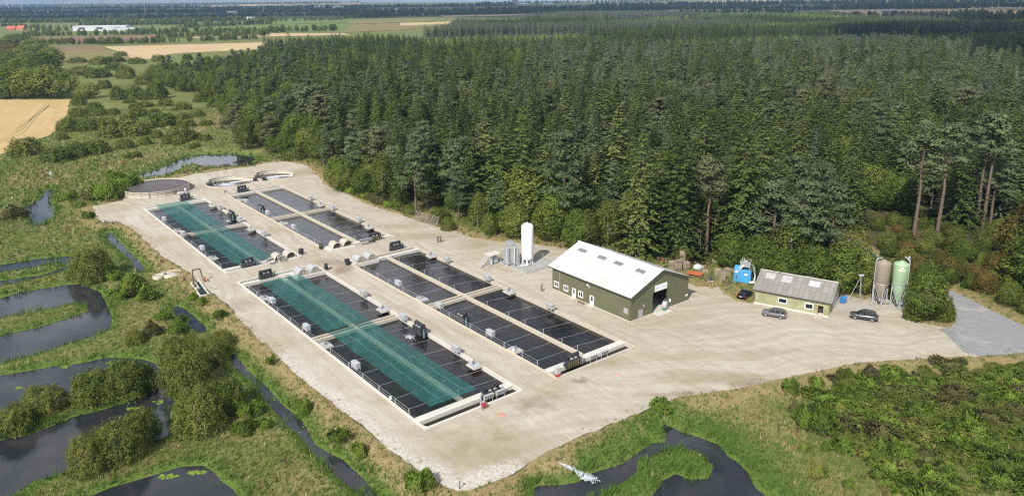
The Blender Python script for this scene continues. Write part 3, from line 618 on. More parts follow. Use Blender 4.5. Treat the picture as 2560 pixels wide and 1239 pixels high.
# ---- black degassing units: tub, fat black cylinder on top, pump column
def make_unit(algae):
    t = thing('degassing_unit', '', 'degasser', group='black degassing units on the basins')
    MB().bbox(-1.45, 1.45, -0.62, 0.62, -0.25, 1.12, 0.06).build('tub', black, t)
    m = MB()
    for j in range(6): m.box(-1.4 + j * .5, -1.2 + j * .5, -.632, -.622, -0.2, 1.0)
    m.build('rib', mossy if algae else steel_d, t)
    c = MB().cyl((-1.2, 0.12, 1.48), (1.15, 0.12, 1.48), 0.36, n=16); c.cyl((1.15, .12, 1.48), (1.27, .12, 1.48), 0.40, n=16).cyl((-1.32, .12, 1.48), (-1.2, .12, 1.48), 0.40, n=16)
    c.build('air_cylinder', black, t)
    MB().box(-.7, -.25, -.45, -.1, 1.124, 1.32).box(.2, .65, -.45, -.1, 1.124, 1.32).build('blower', alu, t)
    p = MB().cyl((1.85, -.25, -.4), (1.85, -.25, .75), 0.2, n=12).cyl((1.85, -.25, .75), (1.85, -.25, 1.05), 0.13, n=12).cyl((1.85, -.25, 1.05), (1.85, -.25, 1.16), 0.18, n=12).tube([(1.85, -.25, .3), (1.45, -.1, .3)], .09, 8)
    p.build('pump', galv if algae else petrol, t)
    MB().tube([(-1.45, .3, .6), (-1.75, .3, .6), (-1.75, .3, -.3)], .10, 8).build('pipe', galv, t)
    return t
UNITS = [('front left', 'on the right edge in the middle', 65.7, 111.2, 90, 0), ('front left', 'across its far walkway', 54.9, 156.2, 0, 0), ('front left', 'over its near channel', 61.9, 84.6, 0, 1),
         ('back left', 'on the right edge in the middle', 65.7, 209.2, 90, 0), ('back left', 'at its far end', 61.5, 237.0, 0, 0), ('back left', 'across its near channel', 54.7, 166.4, 0, 0),
         ('front right', 'on the left edge in the middle', 74.4, 110.6, 90, 0), ('front right', 'across its far walkway', 86.4, 155.6, 0, 0), ('front right', 'across its near channel', 78.3, 84.6, 0, 1),
         ('back right', 'on the left edge in the middle', 74.3, 209.8, 90, 0), ('back right', 'at its far end', 78.4, 236.6, 0, 0), ('back right', 'across its near channel', 85.9, 164.9, 0, 1)]
pA, pB = make_unit(False), make_unit(True); fa = fb = True
for b, wh, u, v, r, alg in UNITS:
    if alg: o = pB if fb else copy_tree(pB); fb = False
    else: o = pA if fa else copy_tree(pA); fa = False
    r = 0 if not r else (-90 if u < 70 or True else 90)
    put(o, (*W(u, v), 0.26), YAW + R(r), 'black degassing unit %s of the %s basin' % (wh, b))

# ---- half-barrel drum filter covers beside the crossing, two per basin
def make_drum(dark):
    t = thing('drum_filter', '', 'filter', group='drum filters under half-barrel covers')
    P = [(1.1 * math.cos(R(a)), 0.25 + 1.1 * math.sin(R(a))) for a in range(180, -1, -15)]
    Pi = [(x * .95, .25 + (z - .25) * .95) for x, z in P]
    m = MB(); n = len(P); y0, y1 = -1.35, 1.35
    vs = [(x, y0, z) for x, z in P] + [(x, y1, z) for x, z in P] + [(x, y0, z) for x, z in Pi] + [(x, y1, z) for x, z in Pi]
    fs = [(i, i + 1, n + i + 1, n + i) for i in range(n - 1)] + [(2 * n + i + 1, 2 * n + i, 3 * n + i, 3 * n + i + 1) for i in range(n - 1)] + [(i + 1, i, 2 * n + i, 2 * n + i + 1) for i in range(n - 1)] + [(n + i, n + i + 1, 3 * n + i + 1, 3 * n + i) for i in range(n - 1)]
    m.add(vs, fs).box(-1.12, -1.05, y0, y1, -.05, .25).box(1.05, 1.12, y0, y1, -.05, .25)
    m.build('cover', paint('drum_cover', (0.47, 0.42, 0.35), .5, var=.12, scale=.9) if dark else alu, t)
    e = MB(); q = [(x * .94, .25 + (z - .25) * .94) for x, z in P]
    e.add([(x, y0 + (.45 if dark else .05), z) for x, z in q] + [(0.94 * 1.1, y0 + (.45 if dark else .05), -.05), (-.94 * 1.1, y0 + (.45 if dark else .05), -.05)], [tuple(range(n + 2))])
    e.add([(x, y1 - .05, z) for x, z in q] + [(0.94 * 1.1, y1 - .05, -.05), (-.94 * 1.1, y1 - .05, -.05)], [tuple(range(n + 2))]); e.build('end_plate', paint('drum_rust', (0.10, .055, .03), .8, var=.4) if dark else paint('plate', (.40, .36, .28), .6), t, fix=False)
    MB().cyl((0, y0 - .1, .35), (0, y0 + .5, .35), .1).tube([(-.7, y0 - .02, .1), (-.2, y0 - .02, 1.2)], .03, 4).tube([(.7, y0 - .02, .1), (.2, y0 - .02, 1.2)], .03, 4).build('axle', steel_d, t)
    return t
pd1, pd2 = make_drum(True), make_drum(False); f1 = f2 = True
DR = [('back left', 'near', 61.6, 166.6, 1), ('back left', 'near', 64.4, 166.6, 1), ('back right', 'near', 75.8, 166.2, 1), ('back right', 'near', 78.6, 166.2, 1), ('front left', 'far', 61.6, 153.6, 0), ('front left', 'far', 64.5, 153.6, 0), ('front right', 'far', 75.4, 153.2, 0), ('front right', 'far', 78.1, 153.2, 0)]
for i, (b, e, u, v, dk) in enumerate(DR):
    if dk: o = pd1 if f1 else copy_tree(pd1); f1 = False
    else: o = pd2 if f2 else copy_tree(pd2); f2 = False
    put(o, (*W(u, v), 0.30), YAW, '%s half-barrel cover, %s of the pair at %s end of %s basin' % ('brownish' if dk else 'grey metal', 'left' if i % 2 == 0 else 'right', e, b))
for b, u0, u1, v0, v1 in (('back left', 60.1, 66.4, 164.7, 168.6), ('back right', 73.6, 80.2, 163.6, 168.2), ('front left', 60.1, 66.4, 151.7, 155.6), ('front right', 73.6, 79.6, 151.3, 155.4)):
    t = yardthing('filter_slab', 'pale concrete slab under the two filter covers of the %s basin' % b, 'slab', u0, v0, group='filter slabs at the crossing')
    MB().bbox(0.0, u1 - u0, 0.0, v1 - v0, -1.5, 0.285, 0.04).build('slab', conc_w, t)
    MB().box(0.05, 0.3, 0.0, v1 - v0, 0.288, 0.42).box(0.35, u1 - u0, 0.05, 0.3, 0.288, 0.42).build('kerb', conc_w, t)

# ---- black hose reels at the crossing
t0 = thing('hose_reel', '', 'hose reel', group='black hose reels at the crossing')
MB().cyl((0, -.22, .85), (0, .22, .85), .62, n=22).build('hose', black, t0)
MB().cyl((0, -.30, .85), (0, -.23, .85), .72, n=22).cyl((0, .23, .85), (0, .30, .85), .72, n=22).build('flange', black, t0)
MB().tube([(-.45, -.34, 0), (0, -.34, .85), (.45, -.34, 0)], .04, 5).tube([(-.45, .34, 0), (0, .34, .85), (.45, .34, 0)], .04, 5).build('stand', steel_d, t0)
for i, (u, v, nm) in enumerate([(67.5, 166.9, 'back left'), (72.8, 167.6, 'back right'), (67.4, 153.2, 'front left'), (72.5, 153.1, 'front right')]):
    put(t0 if i == 0 else copy_tree(t0), (*W(u, v), 0), YAW + R(35 + 20 * i), 'black hose reel standing at the crossing by the %s basin' % nm)

# ---- control posts and boxes at the basin ends
def make_post_box():
    t = thing('control_stand', '', 'control box', group='grey control boxes on stands')
    MB().box(-.75, -.69, -.03, .03, 0, .75).box(.69, .75, -.03, .03, 0, .75).build('leg', galv, t)
    MB().bbox(-.85, .85, -.16, .16, .76, 1.28, .03).build('cabinet', alu, t)
    MB().extrude([(-.24, 1.283), (.2, 1.283), (.2, 1.33), (-.24, 1.36)], 'x', -.9, .9).build('rain_hood', alu, t)
    m = MB()
    for j in range(4): m.box(-.7 + j * .38, -.45 + j * .38, -.172, -.162, .84, 1.2)
    m.build('panel', steel_d, t); return t
CT = [(60.4, 83.3, 'near end of the front left basin, by the red pump'), (62.6, 83.25, 'near end of front left basin, right of the red pump'), (81.4, 82.9, 'near end of front right basin, left of a pair'), (83.9, 82.9, 'near end of front right basin, right of a pair'),
      (59.0, 164.3, 'crossing end of the back left basin'), (61.6, 164.35, 'crossing end of the back left basin before its filters'), (81.9, 163.6, 'crossing end of the back right basin'), (83.6, 163.6, 'back right basin, nearer its degasser')]
pc = make_post_box()
for i, (u, v, lb) in enumerate(CT): put(pc if i == 0 else copy_tree(pc), (*W(u, v), 0.24), YAW, 'grey control box at the ' + lb)
t = yardthing('red_pump', 'small red pump on bent legs at the near end of the front left basin', 'pump', 59.0, 82.6, 0.0)
MB().bbox(-.35, .35, -.22, .22, .55, 1.05, .05).build('motor', red, t)
MB().tube([(-.3, -.2, 0), (-.2, 0, .6), (-.3, .25, 0)], .05, 5).tube([(.3, -.2, 0), (.2, 0, .6), (.3, .25, 0)], .05, 5).build('stand', red, t)
MB().cyl((0, 0, 1.05), (0, .1, 1.35), .12).tube([(0, .2, .8), (0, .75, .8), (0, .9, .2)], .08, 6).build('spout', galv, t)
t = yardthing('switch_cabinet', 'grey cabinet with red lower half at the near left corner of the front right basin', 'cabinet', 73.7, 83.0, 0.25)
MB().bbox(-.4, .4, -.3, .3, .5, 1.5, .04).build('cabinet', alu, t); MB().bbox(-.38, .45, -.28, .28, 0, .49, .04).build('base', red, t); MB().extrude([(-.36, 1.503), (.36, 1.503), (.0, 1.7)], 'x', -.45, .45).build('roof', alu, t)
for u, v, lb in ((49.4, 92.9, 'front left'), (73.5, 93.9, 'front right'), (73.6, 163.9, 'back right')):
    t = yardthing('socket_post', 'small white socket box on the left wall of the %s basin' % lb, 'socket box', u, v, .245, group='white socket boxes on the basin walls')
    MB().bbox(-.14, .14, -.18, .18, .3, .75, .02).build('box', white, t); MB().box(-.04, .04, -.04, .04, 0, .298).build('post', galv, t)
t = yardthing('notice_board', 'small pale notice board at the far left corner of the back right basin', 'sign', 73.4, 237.2, 0, R(20))
MB().box(-.4, .4, -.02, .02, .5, 1.25).build('panel', alu, t); MB().box(-.35, -.29, .022, .07, 0, 1.2).box(.29, .35, .022, .07, 0, 1.2).build('post', galv, t)
for (px, py), lb in (((1254, 1036), 'orange round manhole cover in the gravel before the front left basin'), ((1546, 937), 'faded pink manhole cover in the gravel near the front right basin'), ((1559, 955), 'smaller worn manhole cover farther right in the gravel')):
    x, y = G(px, py); r = .62 if px < 1300 else .38
    o = MB().lathe([(0.001, .02), (r * .9, .02), (r, .012), (r, -.03)], n=24).build('manhole_cover', paint('orange_cover' if px < 1300 else 'pink_cover', (.48, .27, .19) if px < 1300 else (.5, .33, .26), .8, var=.2), None, (x, y, .0)); tag(o, lb, 'manhole')
# splash of the working degassers
for u, v, lb, n_, s in ((63.9, 111.8, 'the right edge of the front left basin', 160, .8), (64.1, 208.0, 'the right edge of the back left basin', 150, .8), (60.6, 84.0, 'the near channel of the front left basin', 110, .5)):
    m = MB()
    for _ in range(n_): a, rr = random.random() * 6.3, abs(random.gauss(0, .55)) * s; m.sphere((rr * math.cos(a) * .8, rr * math.sin(a) * 1.6, -.05 + random.random() * .16), .03 + random.random() * .07, 5, 3, sc=(1.6, 1.6, .5))
    o = m.build('splash', foam, None, (*W(u, v), -.38), YAW); tag(o, 'white splash of water below the degasser at ' + lb, 'splash', kind='stuff')

# ================================================================ ROUND TANKS
tk = (-112.2, 237.8)
t = thing('sludge_tank', 'wide round white concrete tank filled with dark sludge', 'tank', (*tk, 0))
MB().lathe([(9.95, -.4), (9.95, 1.75), (9.95, 1.8), (9.80, 1.8), (9.80, .6)], n=72).build('wall', conc, t)
m = MB()
for q in range(26):
    a = q * 2 * math.pi / 26 + .1; c, s = math.cos(a), math.sin(a)
    m.add([(9.97 * c - .05 * s, 9.97 * s + .05 * c, 0), (9.97 * c + .05 * s, 9.97 * s - .05 * c, 0), (10.01 * c, 10.01 * s, 0), (9.97 * c - .05 * s, 9.97 * s + .05 * c, 2.0), (9.97 * c + .05 * s, 9.97 * s - .05 * c, 2.0), (10.01 * c, 10.01 * s, 2.0)], [(0, 2, 5, 3), (2, 1, 4, 5)])
m.build('wall_joint', paint('joint', (.16, .15, .14), .8), t)
MB().lathe([(10.04, 1.0), (10.04, 1.08), (9.96, 1.08)], n=72).lathe([(10.04, 1.5), (10.04, 1.56), (9.96, 1.56)], n=72).build('steel_band', steel_d, t)
MB().lathe([(0.001, 1.72), (9.81, 1.52)], n=72, smooth=False).build('sludge', basin_w2, t)
MB().tube([(2.3, -9.9, .0), (2.3, -9.9, 2.3), (2.3, -8.8, 2.3), (2.3, -8.8, 1.6)], .06, 6).build('pipe', steel_d, t)
t = thing('pump_station', 'shiny steel pump station beside the sludge tank', 'pump', (*G(455, 486), 0), YAW)
MB().cyl((-.9, 0, .5), (.3, 0, .5), .5, n=16).sphere((-.9, 0, .5), .5).sphere((.3, 0, .5), .5).build('pressure_vessel', galv, t)
MB().cyl((1.3, .3, 0), (1.3, .3, 1.5), .42, n=16).sphere((1.3, .3, 1.5), .42).build('filter_vessel', alu, t); MB().tube([(-.9, 0, 1), (-.9, 0, 1.6), (1.3, .3, 1.7)], .08).tube([(1.6, .3, .5), (2.4, .5, .5), (2.4, .5, 2.6)], .07).build('pipe', galv, t)
for i, ((cx, cy), r) in enumerate(FOAM):
    lb = 'left' if i == 0 else 'right'
    t = thing('round_tank', 'sunken round concrete tank with foaming water, %s one of two' % lb, 'tank', (cx, cy, 0), 0, 'sunken round tanks')
    MB().lathe([(r + .12, -.1), (r + .12, .26), (r - .03, .28), (r - .03, -2)], n=56).build('wall', conc, t)
    MB().add([(r * 1.0 * math.cos(R(a)), r * math.sin(R(a)), z) for z in (.3, .75) for a in range(100, 171, 10)], [(j, j + 1, 9 + j, 8 + j) for j in range(7)]).build('splash_board', conc_g, t)
    o = MB().lathe([(0.001, 0), (r - .06, 0)], n=56, smooth=False).build('tank_water', basin_w, None, (cx, cy, -.55)); tag(o, kind='structure')
    m = MB()
    for _ in range(1100):
        a, rr = random.random() * 6.3, abs(random.gauss(0, 1.5)); m.sphere((rr * 1.25 * math.cos(a), rr * math.sin(a) * .9, random.random() * .05), .04 + random.random() * .09, 5, 3, sc=(1.9, 1.6, .4))
    o = m.build('foam_patch', foam, None, (cx - .4, cy - .3, -.53)); tag(o, 'white foam patch floating in the %s sunken tank' % lb, 'foam', kind='stuff')
    a0 = R(15 if i == 0 else -18); c, s = math.cos(a0), math.sin(a0)
    t = thing('inlet_pipe', 'long white pipe reaching over the water of the %s sunken tank' % lb, 'pipe', (cx, cy, 0), 0, 'white inlet pipes')
    MB().cyl((c * (r + .4), s * (r + .4), .5), (c * .8, s * .8 - .6, .05), .16, n=10).build('pipe', white, t); MB().cyl((c * (r + .9), s * (r + .9), .45), (c * (r + .3), s * (r + .3), .55), .3, n=12).build('bend', white, t)
    ux, uy = (c * (r + 1.6), s * (r + 1.6)) if i == 0 else (-1.2, -r - .5)
    t = thing('blower', 'black cylindrical blower beside the %s sunken tank' % lb, 'blower', (cx + ux, cy + uy, 0), R(20), 'black blowers by the round tanks')
    MB().cyl((-.7, 0, .65), (.7, 0, .65), .58, n=18).build('housing', black, t); MB().box(-.6, -.4, -.5, .5, 0, .3).box(.4, .6, -.5, .5, 0, .3).build('foot', steel_d, t)
    t = thing('ladder', 'thin grey ladder frame on the rim of the %s sunken tank' % lb, 'ladder', (cx + r * .55, cy + r * .84, .3), 0, 'ladders of the round tanks')
    MB().tube([(-.3, 0, -.3), (-.3, 0, 1.3), (.3, 0, 1.3), (.3, 0, -.3)], .04).tube([(-.3, 0, .3), (.3, 0, .3)], .03).tube([(-.3, 0, .8), (.3, 0, .8)], .03).build('frame', galv, t)
# ---- concrete rings and inlet pit left of the yard
for (px, py), r, lb in (((430, 686), 1.9, 'larger concrete ring with a grey hatch on the dry grass'), ((396, 692), 1.15, 'smaller concrete ring beside the larger one on the dry grass')):
    x, y = G(px, py, -.4); t = thing('concrete_ring', lb, 'well', (x, y, -.75), 0)
    MB().lathe([(r, 0), (r, .85), (r - .14, .85), (r - .14, 0)], n=40).build('ring', conc, t); MB().lathe([(0.001, .55), (r - .14, .55)], n=40, smooth=False).build('floor', conc_g, t)
    if r > 1.5: MB().bbox(-1.9, -1.3, -.8, -.3, .86, 1.15, .04).build('hatch', alu, t)
pa = [np.array(G(*p, -.05)) for p in ((479, 708), (497, 706), (531, 735), (502, 740))]
o_ = pa[0]; ang = math.atan2(*(pa[3] - pa[0])[::-1]); L_ = np.linalg.norm(pa[3] - pa[0]); B_ = np.linalg.norm(pa[1] - pa[0])
t = thing('inlet_pit', 'small concrete water pit with brown pipe frame at the left edge of the yard', 'pit', (*o_, 0), ang)
m = MB().box(0, L_, -.25, 0, -1.4, .18).box(0, L_, B_, B_ + .3, -1.4, .18).box(-.25, 0, -.25, B_ + .3, -1.4, .18).box(L_, L_ + .25, -.25, B_ + .3, -1.4, .18); m.build('wall', conc_w, t)
MB().box(0.1, L_ * .5, B_ * .38, B_ * .5, -1.4, .25).box(L_ * .42, L_ * .5, 0, B_ * .37, -1.4, .25).build('inner_wall', conc, t)
MB().box(0, L_, 0, B_, .0, .03).build('water', basin_w, t)
MB().tube([(.2, .4, 0), (.2, .4, 2.9), (.2, B_ + .5, 2.9), (.3, B_ + .8, 1.2), (.9, B_ + 1.1, .4)], .13, 8).tube([(.2, .4, .9), (.9, .9, .2)], .1, 6).build('pipe_frame', paint('brown_pipe', (.09, .065, .05), .7), t)
MB().cyl((.6, B_ + 1.0, .0), (.6, B_ + 1.0, 1.1), .25).cyl((.3, B_ + .9, 1.0), (1.3, B_ + 1.2, .8), .16).build('pump', rust, t)
# ================================================================ MAIN HALL  (local x = u from the front wall, local y = v from the gable)
def cladding(name, a, b, pitch, axis='h', stain=None):
    m, t_, bb = newmat(name); k = N(t_); p = k.obj()
    sc = (0, 0, 1 / pitch) if axis == 'h' else (1 / pitch, 1 / pitch, 0)
    q = k.n('ShaderNodeVectorMath', {0: p, 1: sc}, operation='MULTIPLY').outputs[0]
    sx = k.n('ShaderNodeSeparateXYZ', {0: q}); s = k.math('ADD', k.math('ADD', sx.outputs[0], sx.outputs[1]), sx.outputs[2])
    st = k.math('SINE', k.math('MULTIPLY', s, 6.283)); c = k.mix(k.mapr(k.noise(0.5, 4, .6, p), .3, .7), a, b)
    if stain: c = k.mix(k.mapr(k.noise(0.35, 5, .7, p, .6), .46, .62, 0, stain[1]), c, stain[0])
    t_.links.new(c, bb.inputs['Base Color']); bb.inputs['Roughness'].default_value = .55
    t_.links.new(k.bump(st, .5, .03), bb.inputs['Normal']); return m
hallw = cladding('green_sheet_cladding', (0.112, 0.118, 0.064), (0.132, 0.138, 0.076), 0.22)
shedw = cladding('pale_green_boards', (0.24, 0.245, 0.135), (0.30, 0.30, 0.165), 0.3, 'v', ((0.40, 0.39, 0.24), .75))
glass, gt, gb_ = newmat('window_glass'); gb_.inputs['Base Color'].default_value = (.02, .024, .028, 1); gb_.inputs['Roughness'].default_value = .06
dark_in = paint('dark_inside', (0.035, 0.036, 0.038), .8); trim_d = paint('dark_trim', (0.05, 0.05, 0.052), .5)
wr, wrt, wrb = newmat('white_roof'); k = N(wrt); p = k.obj()
bl = k.n('ShaderNodeTexBrick', {'Vector': k.n('ShaderNodeMapping', {'Vector': p, 'Rotation': (0, 0, R(90))}).outputs[0], 'Color1': (.50, .488, .482, 1), 'Color2': (.56, .548, .542, 1), 'Mortar': (.40, .39, .38, 1), 'Scale': 1.0, 'Mortar Size': .025, 'Brick Width': 1.1, 'Row Height': 2.6, 'Bias': 0.0}).outputs[0]
c = k.mix(k.mapr(k.noise(.6, 5, .65, p), .45, .75, 0, .5), bl, (.41, .395, .375)); wrt.links.new(c, wrb.inputs['Base Color']); wrb.inputs['Roughness'].default_value = .6
HU, HV, HW, HL, HE, HR = 98.3, 90.8, 16.3, 21.7, 5.05, 8.35
hall = yardthing('green_hall', 'large green hall with white roof and open gate beside the basins', 'hall', HU, HV)
# walls with real openings: long front wall, gable with gate, back walls
def wallx(mb, x0, x1, z0, z1, holes, T=0.25, plane='y', base=0.0):
    """wall along one axis with rectangular openings (a0,a1,z0,z1)"""
    xs = sorted({x0, x1, *[h[0] for h in holes], *[h[1] for h in holes]}); zs = sorted({z0, z1, *[h[2] for h in holes], *[h[3] for h in holes]})
    for a, b in zip(xs[:-1], xs[1:]):
        run = None
        for c_, d in zip(zs[:-1], zs[1:]):
            cx, cz = (a + b) / 2, (c_ + d) / 2
            if any(h[0] < cx < h[1] and h[2] < cz < h[3] for h in holes): continue
            if plane == 'y': mb.box(base, base + T, a, b, c_, d)
            else: mb.box(a, b, base, base + T, c_, d)
lw = lambda va, vb, za, zb: (min(va, vb) - HV, max(va, vb) - HV, za, zb)
WIN = [lw(111.95, 110.62, .82, 1.98), lw(109.0, 107.68, .78, 1.97), lw(104.68, 103.36, .78, 1.98)]; DOOR = [lw(106.5, 105.48, .0, 2.05), lw(101.42, 100.32, .0, 2.05)]
m = MB(); wallx(m, 0, HL, 0.0, HE, WIN + DOOR)
GATE = (104.3 - HU, 108.45 - HU, 0.0, 4.1)
mid = HW / 2
for x0, x1 in ((0.25, GATE[0]), (GATE[0], mid), (mid, GATE[1]), (GATE[1], HW)):
    zb = 4.1 if GATE[0] < (x0 + x1) / 2 < GATE[1] else 0
    if x0 >= x1: continue
    rz = lambda x: HE + (HR - HE - .12) * (1 - abs(x - mid) / mid)
    pr = [(x0, zb), (x1, zb), (x1, rz(x1)), (x0, rz(x0))]
    if x0 < mid < x1: pr.insert(3, (mid, rz(mid)))
    m.extrude(pr, 'y', 0.0, 0.25)
pr = [(0.25, 0), (HW, 0), (HW, HE), (mid, HR - .12), (.25, rz(.25))]; m.extrude(pr, 'y', HL - .25, HL)
m.box(HW - .25, HW, .25, HL - .25, 0, HE); m.build('wall', hallw, hall)
MB().box(-.06, HW + .06, -.06, -.003, -.2, .12).box(-.06, -.003, -.06, HL + .06, -.2, .12).build('plinth', conc_w, hall)
MB().box(.26, HW - .26, .26, HL - .26, -.1, .015).build('floor', paint('hall_floor', (.55, .53, .50), .8), hall)
ov, ev = .55, .45; sl = (HR - HE) / mid
m = MB()
for s in (-1, 1):
    xe = mid + s * (mid + ev); ze = HE - sl * ev
    vs = [(mid, -ov, HR + .06), (xe, -ov, ze + .06), (xe, HL + ov + .4, ze + .06), (mid, HL + ov + .4, HR + .06)]
    vs += [(a, b, c_ - .2) for a, b, c_ in vs]
    m.add(vs, [(0, 1, 2, 3), (7, 6, 5, 4), (1, 0, 4, 5), (2, 1, 5, 6), (3, 2, 6, 7)])
m.build('roof', wr, hall)
MB().extrude([(mid - .28, HR - .02), (mid, HR + .13), (mid + .28, HR - .02), (mid, HR + .09)], 'y', -ov - .02, HL + ov + .42).build('ridge_cap', white, hall)
m = MB()
for y in (-ov - .035, HL + ov + .41):
    for s in (-1, 1):
        xe = mid + s * (mid + ev); ze = HE - sl * ev
        m.add([(mid, y, HR + .07), (xe, y, ze + .07), (xe, y, ze - .16), (mid, y, HR - .16), (mid, y + .03, HR + .07), (xe, y + .03, ze + .07), (xe, y + .03, ze - .16), (mid, y + .03, HR - .16)], [(0, 1, 2, 3), (7, 6, 5, 4), (0, 4, 5, 1), (1, 5, 6, 2), (2, 6, 7, 3), (3, 7, 4, 0)])
m.build('barge_board', trim_d, hall)
MB().box(-ev - .12, -ev - .005, -ov, HL + ov + .4, HE - sl * ev - .14, HE - sl * ev + .0).build('gutter', trim_d, hall)
MB().cyl((-.08, 110.1 - HV, .1), (-.08, 110.1 - HV, HE - .3), .05, n=8).build('downpipe', galv, hall)
MB().box(-.02, .0, .26, HL - .26, HE - .35, HE - .16).build('eaves_trim', trim_d, hall)
for j, (v, u) in enumerate(((110.1, 104.35), (104.35, 104.3), (99.8, 104.3), (94.05, 104.3))):
    x = u - HU; z = HR - sl * (mid - x); nx = -sl
    f = MB(); q = 1.05; h = .42
    mk = lambda a, b, d: (x + a - 0 * d, v - HV + b, HR - sl * (mid - (x + a)) + .065 + d)
    for x0, x1, y0, y1 in ((-h - .07, -h, -q - .07, q + .07), (h, h + .07, -q - .07, q + .07), (-h, h, -q - .07, -q), (-h, h, q, q + .07), (-h, h, -.03, .03)):
        f.add([mk(x0, y0, 0), mk(x1, y0, 0), mk(x1, y1, 0), mk(x0, y1, 0), mk(x0, y0, .09), mk(x1, y0, .09), mk(x1, y1, .09), mk(x0, y1, .09)], [(4, 5, 6, 7), (0, 1, 5, 4), (1, 2, 6, 5), (2, 3, 7, 6), (3, 0, 4, 7)])
    fo = f.build('skylight', alu, hall); MB().add([mk(-h, -q, .05), mk(h, -q, .05), mk(h, q, .05), mk(-h, q, .05)], [(0, 1, 2, 3)]).build('pane', paint('skylight_pane', (.16, .15, .155), .25), fo)
    x2 = HW - x; mk2 = lambda a, b, d: (x2 + a, v - HV + b, HR - sl * ((x2 + a) - mid) + .065 + d)
    f = MB().add([mk2(-h, -q, .03), mk2(h, -q, .03), mk2(h, q, .03), mk2(-h, q, .03), mk2(-h, -q, 0), mk2(h, -q, 0), mk2(h, q, 0), mk2(-h, q, 0)], [(0, 1, 2, 3), (4, 5, 1, 0), (5, 6, 2, 1), (6, 7, 3, 2), (7, 4, 0, 3)]).build('skylight', paint('skylight_pane', (.16, .15, .155), .25), hall)
for y0, y1, z0, z1 in WIN:
    f = MB(); e = .13
    for a, b, c_, d in ((y0 - .02, y1 + .02, z1 - e, z1 + .03), (y0 - .02, y1 + .02, z0 - .03, z0 + e), (y0 - .02, y0 + e, z0 + e, z1 - e), (y1 - e, y1 + .02, z0 + e, z1 - e), ((y0 + y1) / 2 - .05, (y0 + y1) / 2 + .05, z0 + e, z1 - e)): f.box(-.05, .10, a, b, c_, d)
    fo = f.build('window', white, hall); MB().box(.02, .05, y0 + e, y1 - e, z0 + e, z1 - e).build('pane', glass, fo); MB().box(.051, .06, (y0 + y1) / 2 + .06, y1 - e - .06, z0 + e, z1 - e).build('blind', white, fo)
for y0, y1, z0, z1 in DOOR:
    f = MB(); f.box(-.04, .06, y0 - .02, y1 + .02, 0.02, .95).box(-.04, .06, y0 - .02, y0 + .28, .95, z1).box(-.04, .06, y1 - .28, y1 + .02, .95, z1).box(-.04, .06, y0 + .28, y1 - .28, 1.86, z1)
    fo = f.build('door', white, hall); MB().box(.0, .03, y0 + .28, y1 - .28, .95, 1.86).build('pane', glass, fo); MB().cyl((-.09, y0 + .14, 1.0), (-.09, y0 + .3, 1.0), .02, n=6).build('handle', steel_d, fo)
    MB().box(-1.0, -.08, y0 - .25, y1 + .25, -.05, .08).build('doorstep', conc, hall)
MB().box(-.06, -.003, .5, 1.6, 1.32, 2.38).build('vent_panel', paint('vent', (.34, .34, .36), .6), hall)
MB().box(2.15, 3.35, -.06, -.003, .2, 1.7).build('vent_panel', paint('vent', (.34, .34, .36), .6), hall)
MB().sphere((-.14, 101.97 - HV, 3.95), .22, 12, 8).cyl((-.3, 101.5 - HV, 3.6), (-.003, 101.5 - HV, 3.75), .08).build('wall_lamp', white, hall)
MB().cyl((3.24, -.35, 2.5), (3.24, -.003, 2.6), .05).box(3.1, 3.4, -.5, -.3, 2.3, 2.42).build('wall_lamp', galv, hall)
MB().bbox(109.0 - HU, 109.4 - HU, -.16, -.003, 1.15, 1.75, .02).build('meter_box', white, hall); MB().bbox(113.8 - HU, 114.5 - HU, -.10, -.003, 1.15, 1.4, .02).build('meter_box', white, hall)
MB().box(GATE[0] - .12, GATE[0], -.03, .29, 0, 4.2).box(GATE[1], GATE[1] + .12, -.03, .29, 0, 4.2).box(GATE[0], GATE[1], -.03, .29, 4.1, 4.22).build('gate_frame', hallw, hall)
MB().box(GATE[0], GATE[1], .3, 2.8, 3.95, 4.05).build('gate', alu, hall)
MB().box(GATE[0] + .1, GATE[1] - .1, -1.6, -.07, -.05, .014).build('threshold', conc_w, hall)
def textobj(name, s, size, mat, loc, rot, parent, ext=.004):
    cu = bpy.data.curves.new(name, 'FONT'); cu.body = s; cu.size = size; cu.align_x = 'CENTER'; cu.align_y = 'CENTER'; cu.extrude = ext
    tmp = bpy.data.objects.new(name + '_tmp', cu); link(tmp); bpy.context.view_layer.update()
    me = bpy.data.meshes.new_from_object(tmp.evaluated_get(bpy.context.evaluated_depsgraph_get())); bpy.data.objects.remove(tmp)
    me.materials.clear(); me.materials.append(mat); o = link(bpy.data.objects.new(name, me)); o.location = loc; o.rotation_euler = rot; setparent(o, parent); return o
sgn = MB().box(104.85 - HU, 108.2 - HU, -.09, -.004, 4.28, 5.45).build('sign', paint('sign_white', (.78, .80, .82), .4, var=.02), hall)
textobj('lettering', 'mco · vinge', .62, paint('sign_blue', (.33, .47, .60), .5), ((104.85 + 108.2) / 2 - HU, -.096, 4.88), (R(90), 0, 0), sgn)
fan = yardthing('fan_unit', 'round grey fan on green feet standing in the hall gate', 'fan', 107.7, 90.6, .016, R(25))
MB().cyl((0, -.35, 1.0), (0, .35, 1.0), .82, n=26).build('housing', paint('fan_grey', (.38, .38, .39), .5), fan); MB().cyl((0, -.4, 1.0), (0, -.351, 1.0), .68, n=26).build('grille', alu, fan)
MB().box(-.8, -.6, -.4, .4, 0, .35).box(.6, .8, -.4, .4, 0, .35).build('foot', paint('green_paint', (.08, .25, .11), .5), fan); MB().bbox(-.35, .35, -.2, .2, 1.83, 2.15).build('motor', steel_d, fan)
mach = yardthing('filling_machine', 'blue grey machine standing in the dark of the hall', 'machine', 106.3, 97.0, .016)
